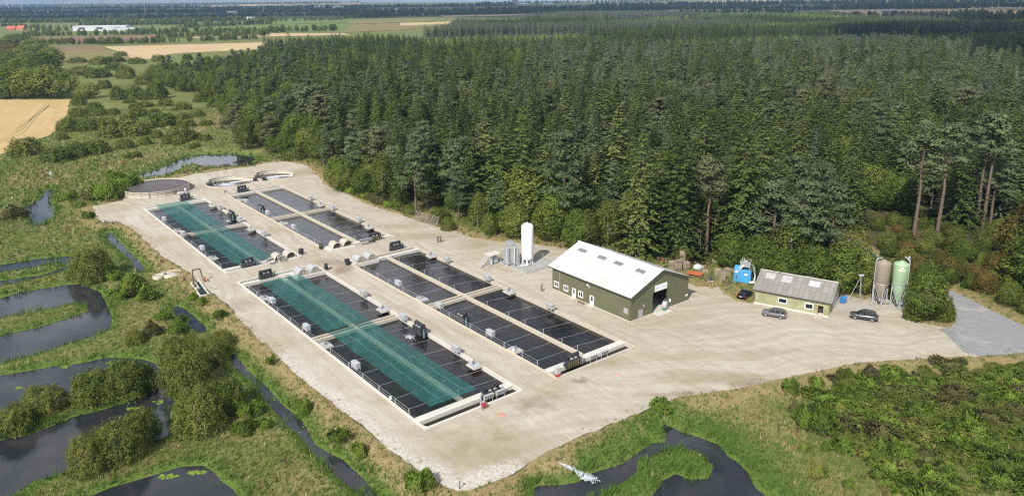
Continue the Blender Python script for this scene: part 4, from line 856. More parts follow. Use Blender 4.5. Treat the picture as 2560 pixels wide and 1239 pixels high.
MB().bbox(-1.2, 1.2, -.8, .8, .3, 1.5, .1).build('body', paint('machine_blue', (.22, .28, .35), .5), mach); MB().cyl((-.4, 0, 1.5), (-.4, 0, 2.3), .55, n=16).cyl((.7, 0, 1.5), (.7, 0, 2.0), .3).build('hopper', alu, mach); MB().box(-1.1, -.9, -.7, .7, 0, .3).box(.9, 1.1, -.7, .7, 0, .3).build('foot', steel_d, mach)
bench = yardthing('bench', 'low wooden bench before the hall between its two doors', 'bench', 97.35, 103.0, 0)
MB().box(-.22, -.08, -.9, .9, .40, .45).box(-.05, .09, -.9, .9, .40, .45).box(.12, .22, -.9, .9, .40, .45).build('seat', paint('bench_wood', (.30, .17, .10), .7, var=.3), bench)
for s in (-.7, .7): MB().box(-.2, .2, s - .05, s + .05, 0, .398).build('leg', wood_d, bench)

# ================================================================ SHED
SA = G(1886, 757); SAN = R(-32.5); SLN, SD, SE, SR = 13.6, 9.8, 3.05, 5.35
shed = thing('green_shed', 'pale green shed with weathered grey corrugated roof', 'shed', (*SA, 0), SAN)
rf, rft, rfb = newmat('weathered_corrugated_roof'); k = N(rft); p = k.obj()
br = k.n('ShaderNodeTexBrick', {'Vector': k.n('ShaderNodeMapping', {'Vector': p, 'Location': (0.02, 0.1, 0)}).outputs[0], 'Color1': (.225, .21, .195, 1), 'Color2': (.285, .27, .255, 1), 'Mortar': (.10, .085, .075, 1), 'Scale': 1.0, 'Mortar Size': .03, 'Brick Width': .98, 'Row Height': 1.75, 'Bias': .0}, offset=0.0).outputs[0]
c = k.mix(k.mapr(k.noise(1.1, 5, .75, p), .42, .7, 0, .6), br, (.24, .215, .19)); c = k.mix(k.math('MULTIPLY', k.math('GREATER_THAN', k.noise(7, 2, .6, p), .67), .7), c, (.08, .07, .06)); c = k.mix(k.math('MULTIPLY', k.math('GREATER_THAN', k.noise(5, 3, .6, k.n('ShaderNodeMapping', {'Vector': p, 'Location': (4, 2, 0)}).outputs[0]), .69), .6), c, (.52, .48, .40))
rft.links.new(c, rfb.inputs['Base Color']); rfb.inputs['Roughness'].default_value = .9
wv = k.n('ShaderNodeSeparateXYZ', {0: p}).outputs[0]; rft.links.new(k.bump(k.math('SINE', k.math('MULTIPLY', wv, 36)), .4, .05), rfb.inputs['Normal'])
SW = [(4.5, 5.98, 1.15, 2.0), (9.38, 10.74, .98, 1.95)]; SDO = (11.62, 12.6, 0.0, 1.97)
m = MB(); wallx(m, 0, SLN, .28, SE, SW + [(SDO[0], SDO[1], .28, 1.97)], .2, 'x')
hm = SD / 2; zr = lambda y: SE + (SR - SE - .1) * (1 - abs(y - hm) / hm)
m.extrude([(.2, 0.28), (SD, .28), (SD, SE), (hm, zr(hm)), (.2, zr(.2))], 'x', 0, .2)
m.extrude([(.2, 0.28), (SD, .28), (SD, SE), (hm, zr(hm)), (.2, zr(.2))], 'x', SLN - .2, SLN); m.box(.2, SLN - .2, SD - .2, SD, .28, SE).build('wall', shedw, shed)
MB().box(-.05, SDO[0], -.12, .25, -.2, .275).box(SDO[1], SLN + .05, -.12, .25, -.2, .275).box(-.05, SLN + .05, .25, SD + .05, -.2, .272).build('plinth', conc_w, shed)
MB().box(SDO[0] - .25, SDO[1] + .1, -1.2, -.13, -.1, .12).build('doorstep', conc, shed)
m = MB(); o1, o2 = .35, .45; sl2 = (SR - SE) / hm
for s in (-1, 1):
    ye = hm + s * (hm + o1); ze = SE - sl2 * o1
    vs = [(-o2, hm, SR + .05), (-o2, ye, ze + .05), (SLN + o2, ye, ze + .05), (SLN + o2, hm, SR + .05)]; vs += [(a, b, c_ - .13) for a, b, c_ in vs]
    m.add(vs, [(0, 1, 2, 3), (7, 6, 5, 4), (1, 0, 4, 5), (2, 1, 5, 6), (3, 2, 6, 7)])
m.build('roof', rf, shed)
MB().extrude([(hm - .22, SR + .01), (hm, SR + .14), (hm + .22, SR + .01), (hm, SR + .08)], 'x', -o2 - .01, SLN + o2 + .01).build('ridge_cap', conc_g, shed)
MB().box(-o2, SLN + o2, -o1 - .09, -o1 - .003, SE - sl2 * o1 - .14, SE - sl2 * o1 + .01).build('gutter', trim_d, shed)
mkr = lambda x, y, d: (x, y, SE + sl2 * y + .055 + d)
for x0, x1, y0, y1, mt, lb in ((9.1, 11.0, 2.9, 4.1, paint('new_sheet', (.72, .71, .72), .5), 'bright white roof sheet'), (4.0, 5.9, 2.7, 4.3, paint('older_sheet', (.40, .38, .385), .6), None), (.9, 2.7, 2.9, 4.3, paint('older_sheet', (.40, .38, .385), .6), None)):
    o = MB().add([mkr(x0, y0, .0), mkr(x1, y0, .0), mkr(x1, y1, .0), mkr(x0, y1, .0), mkr(x0, y0, .03), mkr(x1, y0, .03), mkr(x1, y1, .03), mkr(x0, y1, .03)], [(4, 5, 6, 7), (0, 1, 5, 4), (1, 2, 6, 5), (2, 3, 7, 6), (3, 0, 4, 7)]).build('roof_sheet', mt, shed)
    if lb: o['label'] = lb
for x0, x1, z0, z1 in SW:
    f = MB(); e = .14
    for a, b, c_, d in ((x0 - .1, x1 + .1, z1 - .04, z1 + .1), (x0 - .1, x1 + .1, z0 - .1, z0 + .04), (x0 - .1, x0 + .04, z0 + .04, z1 - .04), (x1 - .04, x1 + .1, z0 + .04, z1 - .04)): f.box(a, b, -.05, .08, c_, d)
    fo = f.build('window', white, shed); MB().box(x0 + .04, x1 - .04, .0, .04, z0 + .04, z1 - .04).build('pane', glass, fo)
MB().box(SDO[0] + .06, SDO[1] - .06, .8, .85, .1, 1.9).build('doorway', dark_in, shed); MB().box(SDO[0] - .002, SDO[0] + .06, -.03, .8, .2, 1.95).build('door', paint('reddish_door', (.20, .09, .05), .7), shed)
MB().box(SLN + .003, SLN + .06, 3.2, 7.6, .28, 3.0).build('sliding_door', paint('door_grey', (.46, .47, .47), .6), shed); MB().box(SLN + .003, SLN + .07, 7.65, 7.9, .28, 3.1).build('door_post', paint('orange_wood', (.42, .25, .13), .7), shed)
def shedP(x, y): return (SA[0] + x * math.cos(SAN) - y * math.sin(SAN), SA[1] + x * math.sin(SAN) + y * math.cos(SAN))
b = thing('waste_bin', 'bright blue wheeled waste bin beside the shed', 'bin', (*G(2107, 757), 0), R(30))
blue = paint('bin_blue', (.05, .22, .52), .45, var=.1)
vs = [(-.42, -.38, .12), (.42, -.38, .12), (.42, .38, .12), (-.42, .38, .12), (-.52, -.46, 1.15), (.52, -.46, 1.15), (.52, .46, 1.15), (-.52, .46, 1.15)]
MB().add(vs, [(0, 3, 2, 1), (4, 5, 6, 7), (0, 1, 5, 4), (1, 2, 6, 5), (2, 3, 7, 6), (3, 0, 4, 7)]).build('body', blue, b); MB().extrude([(-.5, 1.153), (.5, 1.153), (.5, 1.2), (.1, 1.42), (-.3, 1.42), (-.5, 1.25)], 'x', -.55, .55).build('lid', blue, b)
for x in (-.38, .38): MB().cyl((x - .05, .3, .12), (x + .05, .3, .12), .12, n=12).build('wheel', black, b)
tp = thing('tripod_frame', 'thin three-legged metal frame with lamp head behind the shed', 'frame', (*G(2146, 752), 0), 0)
for dx, dy in ((-1.9, .3), (.25, -.4), (.35, .5)): MB().cyl((dx, dy, 0), (0, 0, 5.2), .05, n=6).build('leg', galv, tp)
MB().bbox(-.5, .5, -.2, .2, 5.2, 5.5).build('lamp_head', galv, tp)

# ================================================================ SILOS
def silo(name, px, label, bodymat, zc, zt, rad, extra):
    t = thing('feed_silo', label, 'silo', (*G(*px), 0), R(38), 'feed silos beside the shed')
    MB().lathe([(.26, 1.55), (rad, zc), (rad, zc + .06), (rad + .015, zc + .08), (rad + .015, zt - .12), (rad, zt), (rad * .93, zt + .16), (.45, zt + .46), (.42, zt + .54), (.42, zt + .60), (.001, zt + .60)], n=40).build('hopper', bodymat, t)
    m = MB()
    for j in range(1, 5): z = zc + (zt - zc) * j / 5; m.lathe([(rad + .016, z - .02), (rad + .03, z), (rad + .016, z + .02)], n=40)
    m.build('ring_seam', bodymat, t)
    d = rad * .92; cs = [(d * math.cos(R(45 + 90 * q)), d * math.sin(R(45 + 90 * q))) for q in range(4)]
    for x, y in cs: MB().box(x - .07, x + .07, y - .07, y + .07, 0, zc + .5).build('leg', galv, t)
    for (a, b), (c_, d_) in zip(cs, cs[1:] + cs[:1]): MB().cyl((a, b, .5), (c_, d_, zc - .4), .04, n=5).cyl((c_, d_, .5), (a, b, zc - .4), .04, n=5).build('brace', galv, t)
    MB().lathe([(rad + .02, zc - .05), (rad + .07, zc), (rad + .02, zc + .05)], n=40).build('ring_beam', galv, t)
    MB().cyl((0, 0, 1.5), (0, 0, 1.1), .22).cyl((0, 0, 1.15), (1.3, -1.3, 1.0), .11).build('auger', alu, t)
    extra(t); return t
def ex1(t):
    MB().tube([(-1.25, .85, .3), (-1.28, .87, 9.3), (-.9, .6, 9.75), (-.3, .2, 9.7)], .09, 8).build('fill_pipe', alu, t)
    m = MB()
    for z, wd in ((7.75, .8), (6.95, .4)):
        m.box(-.2, -.2 + wd, -1.27, -1.255, z, z + .14)
    o = m.build('marking', steel_d, t); o.rotation_euler = (0, 0, R(-8))
def ex2(t):
    MB().tube([(-.2, -1.5, .3), (-.2, -1.5, 9.9), (-.1, -.6, 10.5), (-.1, -.4, 10.4)], .09, 8).cyl((-.12, -1.2, 10.0), (-.12, -1.2, 10.8), .2, n=12).build('fill_pipe', alu, t)
    em = paint('emblem_white', (.78, .80, .76), .5, var=.02); aa = R(-38 - 90 - 22)
    e = MB(); rr = 1.41
    def pt(a, z): return (rr * math.cos(aa + a), rr * math.sin(aa + a), z)
    def patch(a0, a1, z0, z1): e.add([pt(a0, z0), pt((a0 + a1) / 2, z0), pt(a1, z0), pt(a1, z1), pt((a0 + a1) / 2, z1), pt(a0, z1)], [(0, 1, 4, 5), (1, 2, 3, 4)])
    patch(-.14, -.04, 8.35, 8.75); patch(.04, .14, 8.35, 8.75); patch(-.04, .04, 8.65, 8.75); patch(-.04, .04, 8.35, 8.43)
    for q in range(9):
        if q == 4: continue
        a0 = -.44 + q * .098; patch(a0, a0 + .075, 7.98 - .0, 8.2)
    e.build('emblem', em, t)
s1 = silo('feed_silo', (2197, 764), 'brown weathered feed silo on steel legs, left of the green one', paint('brown_silo', (.27, .225, .17), .6, var=.15, scale=.5), 4.75, 8.75, 1.33, ex1)
s2 = silo('feed_silo', (2241, 771), 'light green feed silo on steel legs with white emblem', paint('green_silo', (.30, .43, .27), .5, var=.08, scale=.4), 4.75, 9.0, 1.38, ex2)

# ================================================================ OXYGEN TANK AND ITS YARD
pad = yardthing('tank_pad', 'grey concrete pad under the white tank', 'slab', 99.8, 122.6, 0)
MB().bbox(0, 8.6, 0, 10.2, -.3, .16, .04).build('slab', paint('pad_concrete', (.36, .355, .35), .85), pad)
tx, ty = G(1319, 660)
tnk = thing('oxygen_tank', 'tall white cylindrical gas tank on short legs', 'tank', (tx, ty, .165), YAW)
MB().lathe([(.001, .82), (.5, .86), (1.0, 1.02), (1.3, 1.35), (1.37, 1.7), (1.37, 8.5), (1.3, 8.85), (1.0, 9.2), (.5, 9.38), (.001, 9.42)], n=44).build('vessel', white, tnk)
for q in range(4): a = R(45 + 90 * q); MB().box(1.08 * math.cos(a) - .14, 1.08 * math.cos(a) + .14, 1.08 * math.sin(a) - .14, 1.08 * math.sin(a) + .14, 0, 1.3).build('leg', white, tnk)
e = MB(); aa = R(-38 - 90 - 62)
for q in range(7):
    for r_ in range(8):
        a, z = (q - 3) * .1, (r_ - 3.5) * .2
        if .28 < math.hypot(a * 1.37, z) * 1.0 < .78 or (abs(a) < .06 and abs(z) < .3): e.add([(1.378 * math.cos(aa + a + s), 1.378 * math.sin(aa + a + s), 6.3 + z + d) for s, d in ((-.05, -.1), (.05, -.1), (.05, .1), (-.05, .1))], [(0, 1, 2, 3)])
e.build('emblem', paint('pale_blue', (.55, .74, .80), .5, var=.03), tnk)
MB().cyl((.2, -.9, .9), (.2, -.9, .3), .08).tube([(.2, -.9, .45), (-1.6, -2.0, .5), (-3.4, -1.2, .55)], .09, 8).cyl((0, 0, 9.4), (0, 0, 9.62), .12).cyl((-.5, .3, 9.3), (-.5, .3, 9.6), .06).build('pipe', white, tnk)
vap = paint('vaporizer', (.50, .51, .52), .4, .3)
for i, (dx, dy, h) in enumerate(((-2.6, 1.2, 4.4), (-2.2, 3.0, 4.7), (-3.9, 2.2, 4.2), (-1.6, 4.4, 4.6))):
    t = thing('vaporizer', 'tall finned grey vaporizer beside the white tank, %s of four' % ordw(i + 1), 'vaporizer', (tx + dx * CU - dy * SU, ty + dx * SU + dy * CU, .165), YAW, 'finned vaporizers')
    m = MB()
    for a in range(4):
        for b_ in range(4):
            x, y = -.6 + a * .4, -.6 + b_ * .4; m.box(x - .15, x + .15, y - .012, y + .012, .4, h).box(x - .012, x + .012, y - .15, y + .15, .4, h)
    m.build('fins', vap, t); MB().box(-.75, .75, -.75, -.69, .3, .398).box(-.75, .75, .69, .75, .3, .398).build('frame', galv, t)
    for x in (-.7, .7):
        for y in (-.7, .7): MB().box(x - .04, x + .04, y - .04, y + .04, 0, .298).build('leg', galv, t)
    MB().cyl((-.78, -.78, .2), (-.78, -.78, h + .1), .07, n=8).build('pipe', white, t)
fx = MB(); pts = [(0, 0), (8.6, 0), (8.6, 10.2), (0, 10.2)]
fn = yardthing('tank_fence', 'low grey pipe fence around the white tank', 'fence', 99.8, 122.6, .165)
for (x0, y0), (x1, y1) in (((.1, .1), (8.5, .1)), ((8.5, .1), (8.5, 6)), ((.1, .1), (.1, 6.5))):
    n_ = 4
    for q in range(n_ + 1): x, y = x0 + (x1 - x0) * q / n_, y0 + (y1 - y0) * q / n_; MB().cyl((x, y, 0), (x, y, 1.5 if q != n_ else 2.2), .045, n=6).build('post', galv, fn)
    for z in (.5, 1.0, 1.45): MB().cyl((x0, y0, z), (x1, y1, z), .025, n=5).build('rail', galv, fn)
plf = yardthing('filling_platform', 'raised steel platform with railing and stairs left of the vaporizers', 'platform', 96.6, 131.6, 0)
MB().box(0, 3.2, 0, 2.4, 2.35, 2.47).build('deck', paint('deck', (.55, .50, .46), .8), plf)
for x in (.1, 3.1):
    for y in (.1, 2.3): MB().box(x - .06, x + .06, y - .06, y + .06, 0, 2.35).build('leg', galv, plf)
MB().tube([(.1, 2.3, 2.47), (.1, 2.3, 3.6), (3.1, 2.3, 3.6), (3.1, 2.3, 2.47)], .04).tube([(3.1, 2.3, 3.6), (3.1, .1, 3.6), (3.1, .1, 2.47)], .04).tube([(1.6, 2.3, 2.47), (1.6, 2.3, 3.6)], .04).tube([(.1, 2.3, 3.0), (3.1, 2.3, 3.0), (3.1, .1, 3.0)], .03).build('railing', galv, plf)
m = MB()
for q in range(8): m.box(-.25 - q * .28, -.02 - q * .28, .6, 1.5, 2.1 - q * .29, 2.15 - q * .29)
m.cyl((-.05, .6, 2.3), (-2.4, .6, 0), .05).cyl((-.05, 1.5, 2.3), (-2.4, 1.5, 0), .05).build('stairs', galv, plf); MB().cyl((1.2, 1.0, 0), (1.2, 1.0, 2.0), .25).bbox(1.8, 2.6, .6, 1.4, .3, 1.7).build('valve_box', paint('bluish_grey', (.42, .47, .52), .5), plf)
gt_ = [np.array(G(*p)) for p in ((1036, 550), (1092, 567))]; dd = gt_[1] - gt_[0]; L_ = np.linalg.norm(dd)
fn = thing('pallet_fence', 'grey slatted fence rack leaning on the bank by the forest', 'fence', (*gt_[0], 0), math.atan2(dd[1], dd[0]))
for q in range(8): MB().box(0, L_, -.04 + q * .12, .02 + q * .12, .25 + q * .30, .37 + q * .30).build('slat', wood_d, fn)
for q in range(5): MB().cyl((L_ * q / 4, -.1, 0), (L_ * q / 4, .95, 2.6), .07, n=6).build('post', wood_d, fn)

# ================================================================ BLUE MACHINE, PALLETS AND SCRAP
cx, cy = G(1857, 703); bm_ = thing('blue_plant', 'bright blue container machine with grey chute on top, by the forest edge', 'machine', (cx, cy, 0), R(-28))
sky_b = paint('sky_blue', (.06, .30, .58), .5, var=.1)
MB().bbox(-1.75, 1.75, -1.1, 1.1, .12, 2.75, .08).build('container', sky_b, bm_); MB().extrude([(-1.1, 2.755), (1.1, 2.755), (1.0, 3.1), (-.2, 3.5), (-1.0, 3.2)], 'x', -1.72, -.6).build('hood', sky_b, bm_)
MB().add([(-1.6, -1.25, 2.1), (-1.1, -1.25, 2.1), (.7, -.6, 4.3), (.2, -.6, 4.3), (-1.6, -.85, 2.6), (-1.1, -.85, 2.6), (.7, .2, 4.7), (.2, .2, 4.7)], [(0, 1, 2, 3), (7, 6, 5, 4), (0, 4, 5, 1), (1, 5, 6, 2), (2, 6, 7, 3), (3, 7, 4, 0)]).build('chute', alu, bm_)
MB().add([(-.5, -.6, 3.4), (1.3, -.6, 3.4), (1.3, .9, 3.4), (-.5, .9, 3.4), (-.7, -.9, 4.75), (1.5, -.9, 4.75), (1.5, 1.2, 4.75), (-.7, 1.2, 4.75)], [(0, 1, 5, 4), (1, 2, 6, 5), (2, 3, 7, 6), (3, 0, 4, 7), (0, 3, 2, 1)]).build('hopper', alu, bm_)
for x, y in ((-.4, -.9), (1.4, -.9), (1.4, .9), (-.4, .9)): MB().box(x - .06, x + .06, y - .06, y + .06, 2.752, 4.7).build('support', alu, bm_)
MB().tube([(1.5, 0.2, 4.2), (2.1, .1, 3.2), (2.4, 0, 1.4), (2.3, -.4, .5), (1.8, -1.0, .45)], .2, 10).build('hose', alu, bm_); MB().cyl((1.6, -1.4, .5), (2.5, -.9, .5), .24).build('outlet', white, bm_)
MB().box(-1.3, -1.0, -1.112, -1.102, .7, 1.5).build('grille', steel_d, bm_)
e = MB(); e.add([(.75 + .42 * math.cos(a * math.pi / 8), -1.106, 1.95 + .2 * math.sin(a * math.pi / 8)) for a in range(16)], [tuple(range(16))]); e.build('emblem', paint('emblem_white', (.78, .80, .76), .5, var=.02), bm_, fix=False)
def pallet_stack(px, label, n_, rz, w=1.2, crate=False, z0=0.0):
    t = thing('pallet_stack', label, 'pallets', (*G(*px), z0), R(rz), 'stacks of pallets and crates')
    for q in range(n_):
        z = q * (.62 if crate else .15); m = MB(); jx, jy = random.uniform(-.05, .05), random.uniform(-.05, .05)
        if crate:
            for s in range(4): m.box(-.6 + jx, .6 + jx, -.5 + jy, -.47 + jy, z + .05 + s * .14, z + .15 + s * .14).box(-.6 + jx, .6 + jx, .47 + jy, .5 + jy, z + .05 + s * .14, z + .15 + s * .14).box(-.6 + jx, -.57 + jx, -.5 + jy, .5 + jy, z + .05 + s * .14, z + .15 + s * .14).box(.57 + jx, .6 + jx, -.5 + jy, .5 + jy, z + .05 + s * .14, z + .15 + s * .14)
            for x in (-.55, .55):
                for y in (-.45, .45): m.box(x - .05 + jx, x + .05 + jx, y - .05 + jy, y + .05 + jy, z, z + .61)
            m.box(-.58 + jx, .58 + jx, -.48 + jy, .48 + jy, z + .56, z + .60)
        else:
            for s in range(5): m.box(-.6 + jx, .6 + jx, -.4 + s * .2 - .08 + jy, -.4 + s * .2 + .08 + jy, z + .12, z + .145)
            for y in (-.4, 0, .4): m.box(-.6 + jx, .6 + jx, y - .05 + jy, y + .05 + jy, z, z + .12)
        m.build('crate' if crate else 'pallet', wood if (q + int(px[0])) % 3 else wood_d, t)
    return t
pallet_stack((1805, 700), 'pale pallet stack, tallest one left of the blue machine', 14, 10); pallet_stack((1793, 687), 'pallet stack left of and behind the tallest pale one', 9, -5); pallet_stack((1818, 690), 'greyer pallet stack right behind the tallest pale one', 12, 15)
pallet_stack((1763, 681), 'low stack of pallets right of the orange plate', 4, -12)
pallet_stack((1695, 676), 'wooden crate stack at the corner behind the hall roof', 4, 20, crate=True); pallet_stack((1679, 672), 'lower grey crate stack behind the hall roof', 3, 8, crate=True); pallet_stack((1706, 668), 'tallest narrow crate stack behind the hall roof', 6, -10, crate=True); pallet_stack((1692, 660), 'crate stack farther back behind the hall roof', 3, 5, crate=True)
pallet_stack((1716, 674), 'crate stack beside the tallest one behind the hall', 3, 30, crate=True)
t = thing('trailer_plate', 'orange steel plate lying on blocks right of the hall', 'plate', (*G(1738, 688), 0), R(-35)); MB().box(-1.6, 1.6, -1.0, 1.0, .45, .55).build('plate', paint('orange_paint', (.50, .13, .05), .6, var=.15), t)
for x in (-1.3, 1.3): MB().box(x - .1, x + .1, -.8, .8, 0, .448).build('block', rust, t)
t = thing('bulk_bags', 'pale grey covered heap on a pallet behind the orange plate', 'bags', (*G(1744, 676), 0), R(10))
m = MB(); m.sphere((0, 0, .75), 1.0, 18, 10, sc=(1.1, .8, .75)).sphere((.8, .2, .6), .7, 14, 8, sc=(1, .9, .8)); m.build('cover', paint('grey_cover', (.50, .50, .49), .7), t); MB().box(-1.1, 1.3, -.7, .8, -.02, .12).build('pallet', wood_d, t)
t = thing('steel_frame', 'small dark steel frame cart on the grass left of the pallets', 'cart', (*G(1772, 701), 0), R(15))
MB().tube([(-.8, -.6, .25), (.8, -.6, .25), (.8, .6, .25), (-.8, .6, .25), (-.8, -.6, .25)], .06, 6).tube([(-.8, -.6, .25), (-.8, -.6, .95), (.8, -.6, .95), (.8, -.6, .25)], .05, 6).tube([(-.8, .6, .25), (-.8, .6, .95), (.8, .6, .95), (.8, .6, .25)], .05, 6).tube([(0, -.6, .25), (0, -.4, 2.0)], .07, 6).build('frame', steel_d, t)
MB().box(-.9, .9, -.7, -.65, 0, .14).box(-.9, .9, .65, .7, 0, .14).build('skid', conc_w, t)
t = thing('rust_bars', 'flat bundle of rusty bars lying before the pallets', 'bars', (*G(1816, 707), 0), R(-25)); m = MB()
for q in range(5): m.box(-1.0, 1.0, -.5 + q * .22, -.38 + q * .22, .02, .14)
m.box(-.8, -.7, -.55, .55, .145, .2).box(.7, .8, -.55, .55, .145, .2).build('bars', paint('old_iron', (.13, .085, .065), .8), t)
t = thing('drum_row', 'row of rusty barrels behind the hall roof', 'barrels', (*G(1660, 655), 0), R(-30))
for q in range(4): MB().cyl((q * .95 - 1.4, 0, 0), (q * .95 - 1.4, 0, .95), .38, n=16).build('barrel', rust if q % 2 else paint('old_iron', (.13, .085, .065), .8), t)
t = thing('marker_post', 'thin grey post on the marsh bank near the left channel', 'post', (*G(129, 447, -.7), -.8), 0); MB().cyl((0, 0, 0), (0, 0, 2.6), .12).build('pole', galv, t); MB().bbox(-.35, .35, -.1, .1, 1.7, 2.6).build('plate', paint('bluish_grey', (.42, .47, .52), .5), t)
t = thing('marker_post', 'short dark stake at the bottom corner of the yard', 'post', (*G(1149, 1221), 0), 0); MB().cyl((0, 0, 0), (.05, 0, 1.2), .06).build('pole', steel_d, t); MB().bbox(-.12, .22, -.04, .04, .9, 1.2, .01).build('plate', galv, t)
# ---- outfall: white jet of water from the bank into the lower pond
ox, oy = G(1408, 1162, -.5); exx, eyy = G(1462, 1192, WZ)
t = thing('outfall_pipe', 'pipe in the grassy bank that spouts the white water', 'pipe', (ox, oy, -.45), math.atan2(eyy - oy, exx - ox)); MB().lathe([(.18, 0), (.22, 0), (.22, 1.6), (.18, 1.6)], n=14).build('pipe', conc_g, t).rotation_euler = (0, R(-90), 0)
m = MB(); Lj = math.hypot(exx - ox, eyy - oy)
for _ in range(1500):
    s = random.random() ** .6; wd = .12 + .42 * s; m.sphere((s * Lj + random.gauss(0, .1), random.gauss(0, wd * .36), -.8 * s * s + random.gauss(0, .06)), .05 + .06 * random.random(), 5, 3, sc=(2.2, .8, .7))
for _ in range(600):
    a, rr = random.random() * 6.3, abs(random.gauss(0, .45)); m.sphere((Lj + .3 + rr * 1.5 * math.cos(a), rr * .85 * math.sin(a), -.78 + random.random() * .15), .03 + random.random() * .07, 5, 3, sc=(1.6, 1.2, .5))
for q in range(9):
    s0, s1 = q / 9, (q + 1.15) / 9; m.cyl((s0 * Lj, random.gauss(0, .04), -.8 * s0 * s0), (s1 * Lj, random.gauss(0, .08), -.8 * s1 * s1), .10 + .20 * s0, .10 + .22 * s1, 8)
o = m.build('water_jet', foam, None, (ox, oy, -.42), math.atan2(eyy - oy, exx - ox)); tag(o, 'white jet of water splashing from the bank into the lower right pond', 'splash', kind='stuff')

# ================================================================ CARS
def make_car(name, label, L, H, paintcol, px, rz, estate=True, dark_roof=None):
    t = thing(name, label, 'car', (*G(*px), 0), rz)
    pm = paint('car_' + '%.2f%.2f%.2f' % paintcol, paintcol, .22, .55, var=.05); gl = glass; tyre = paint('tyre', (.02, .02, .02), .8); rim = paint('rim', (.35, .35, .37), .35, .6)
    hw = .92; s = L / 4.7
    xs = [-2.35, -2.28, -2.0, -1.5, -.95, -.3, .4, 1.1, 1.7, 2.1, 2.28, 2.35]        # front is +x
    belt = [.78, .95, 1.0, 1.02, 1.02, 1.01, 1.0, .99, .95, .88, .78, .62] if estate else [.70, .86, .93, .95, .95, .94, .93, .92, .88, .80, .72, .58]
    k_ = (H / 1.70) ** .5; wid = [.74, .84, .90, .92, .92, .92, .92, .92, .90, .86, .78, .62]
    V = []; ns = len(xs)
    for x, b_, w_ in zip(xs, belt, wid):
        zb = .30 if abs(x) < 2.2 else .38
        V += [(x * s, y, z * k_) for y, z in ((-w_ * .93, zb), (-w_, .55), (-w_ * .985, b_ - .1), (-w_ * .90, b_), (0, b_ + .03), (w_ * .90, b_), (w_ * .985, b_ - .1), (w_, .55), (w_ * .93, zb))]
    F = []
    for i in range(ns - 1):
        for j in range(8): F.append((i * 9 + j, i * 9 + j + 1, (i + 1) * 9 + j + 1, (i + 1) * 9 + j))
        F.append((i * 9 + 8, i * 9, (i + 1) * 9, (i + 1) * 9 + 8))
    F += [tuple(range(8, -1, -1)), tuple((ns - 1) * 9 + j for j in range(9))]
    body = MB().add(V, F, 0, True).build('body', pm, t)
    # greenhouse: roof shell carried by glass sides
    if estate: st = [(-2.12, 1.0, .74), (-1.85, 1.55, .66), (-1.2, 1.68, .68), (-.2, 1.70, .69), (.35, 1.62, .67), (1.12, 1.0, .76)]
    else: st = [(-1.75, .95, .72), (-1.05, 1.38, .60), (-.5, 1.44, .61), (0, 1.44, .61), (.4, 1.38, .60), (1.2, .93, .74)]
    V = []
    for x, z, w_ in st: zz = z * H / 1.70 if estate else z; V += [(x * s, -w_, zz), (x * s, -w_ * .5, zz + .03), (x * s, w_ * .5, zz + .03), (x * s, w_, zz)]
    F = [(i * 4 + j, i * 4 + j + 1, i * 4 + 4 + j + 1, i * 4 + 4 + j) for i in (1, 2, 3) for j in range(3)]
    MB().add(V, F, 0, True).build('roof', dark_roof or pm, t)
    lo = [(x * s, (belt[min(range(ns), key=lambda q: abs(xs[q] - x))] - .01) * k_) for x, _, _ in st]
    for sd in (-1, 1):
        V2 = [(a, sd * .835, b_) for a, b_ in lo] + [(x * s, sd * w_, (z * H / 1.70 if estate else z) - .005) for x, z, w_ in st]; n_ = len(st)
        MB().add(V2, [(i, i + 1, n_ + i + 1, n_ + i) for i in range(n_ - 1)]).build('side_window', gl, t)
        m = MB()
        for x, w2 in ((-1.25, .1), (-.25, .08), (.55, .05)):
            zt_ = (np.interp(x, [q[0] for q in st], [q[1] for q in st])) * (H / 1.70 if estate else 1); m.add([((x - w2 / 2) * s, sd * .845, 1.0 * k_), ((x + w2 / 2) * s, sd * .845, 1.0 * k_), ((x + w2 / 2 - .06) * s, sd * .70, zt_), ((x - w2 / 2 - .06) * s, sd * .70, zt_)], [(0, 1, 2, 3)])
        m.build('pillar', pm, t); MB().bbox(.85 * s, 1.05 * s, min(sd * .92, sd * 1.12), max(sd * .92, sd * 1.12), 1.0 * k_, 1.16 * k_, .03).build('mirror', pm, t)
    for i0, nm2 in ((0, 'rear_window'), (4, 'windscreen')):
        (x0, z0, w0), (x1, z1, w1) = st[i0], st[i0 + 1]; f = H / 1.70 if estate else 1
        MB().add([(x0 * s, -w0, z0 * f), (x0 * s, w0, z0 * f), (x1 * s, w1 * .97, z1 * f), (x1 * s, -w1 * .97, z1 * f)], [(0, 1, 2, 3)]).build(nm2, gl, t)
    for x in (-1.38 * s, 1.42 * s):
        for sd in (-1, 1):
            wt = MB().cyl((x, sd * .72, .36), (x, sd * .935, .36), .36, n=22).build('wheel', tyre, t); MB().cyl((x, sd * .936, .36), (x, sd * .945, .36), .24, n=18).build('rim', rim, wt)
    for sd in (-1, 1):
        MB().bbox(2.12 * s, 2.30 * s, min(sd * .5, sd * .80), max(sd * .5, sd * .80), .66 * k_, .80 * k_, .02).build('headlight', alu, t); MB().bbox(-2.36 * s, -2.2 * s, min(sd * .58, sd * .86), max(sd * .58, sd * .86), .78 * k_, .96 * k_, .02).build('tail_light', paint('tail_red', (.45, .02, .03), .3), t)
    MB().box(-2.375 * s, -2.352 * s, -.28, .28, .60, .72).build('number_plate', white, t); MB().box(2.352 * s, 2.37 * s, -.28, .28, .42, .53).build('number_plate', white, t)
    return t
def ang(a, b): a, b = G(*a), G(*b); return math.atan2(b[1] - a[1], b[0] - a[0])
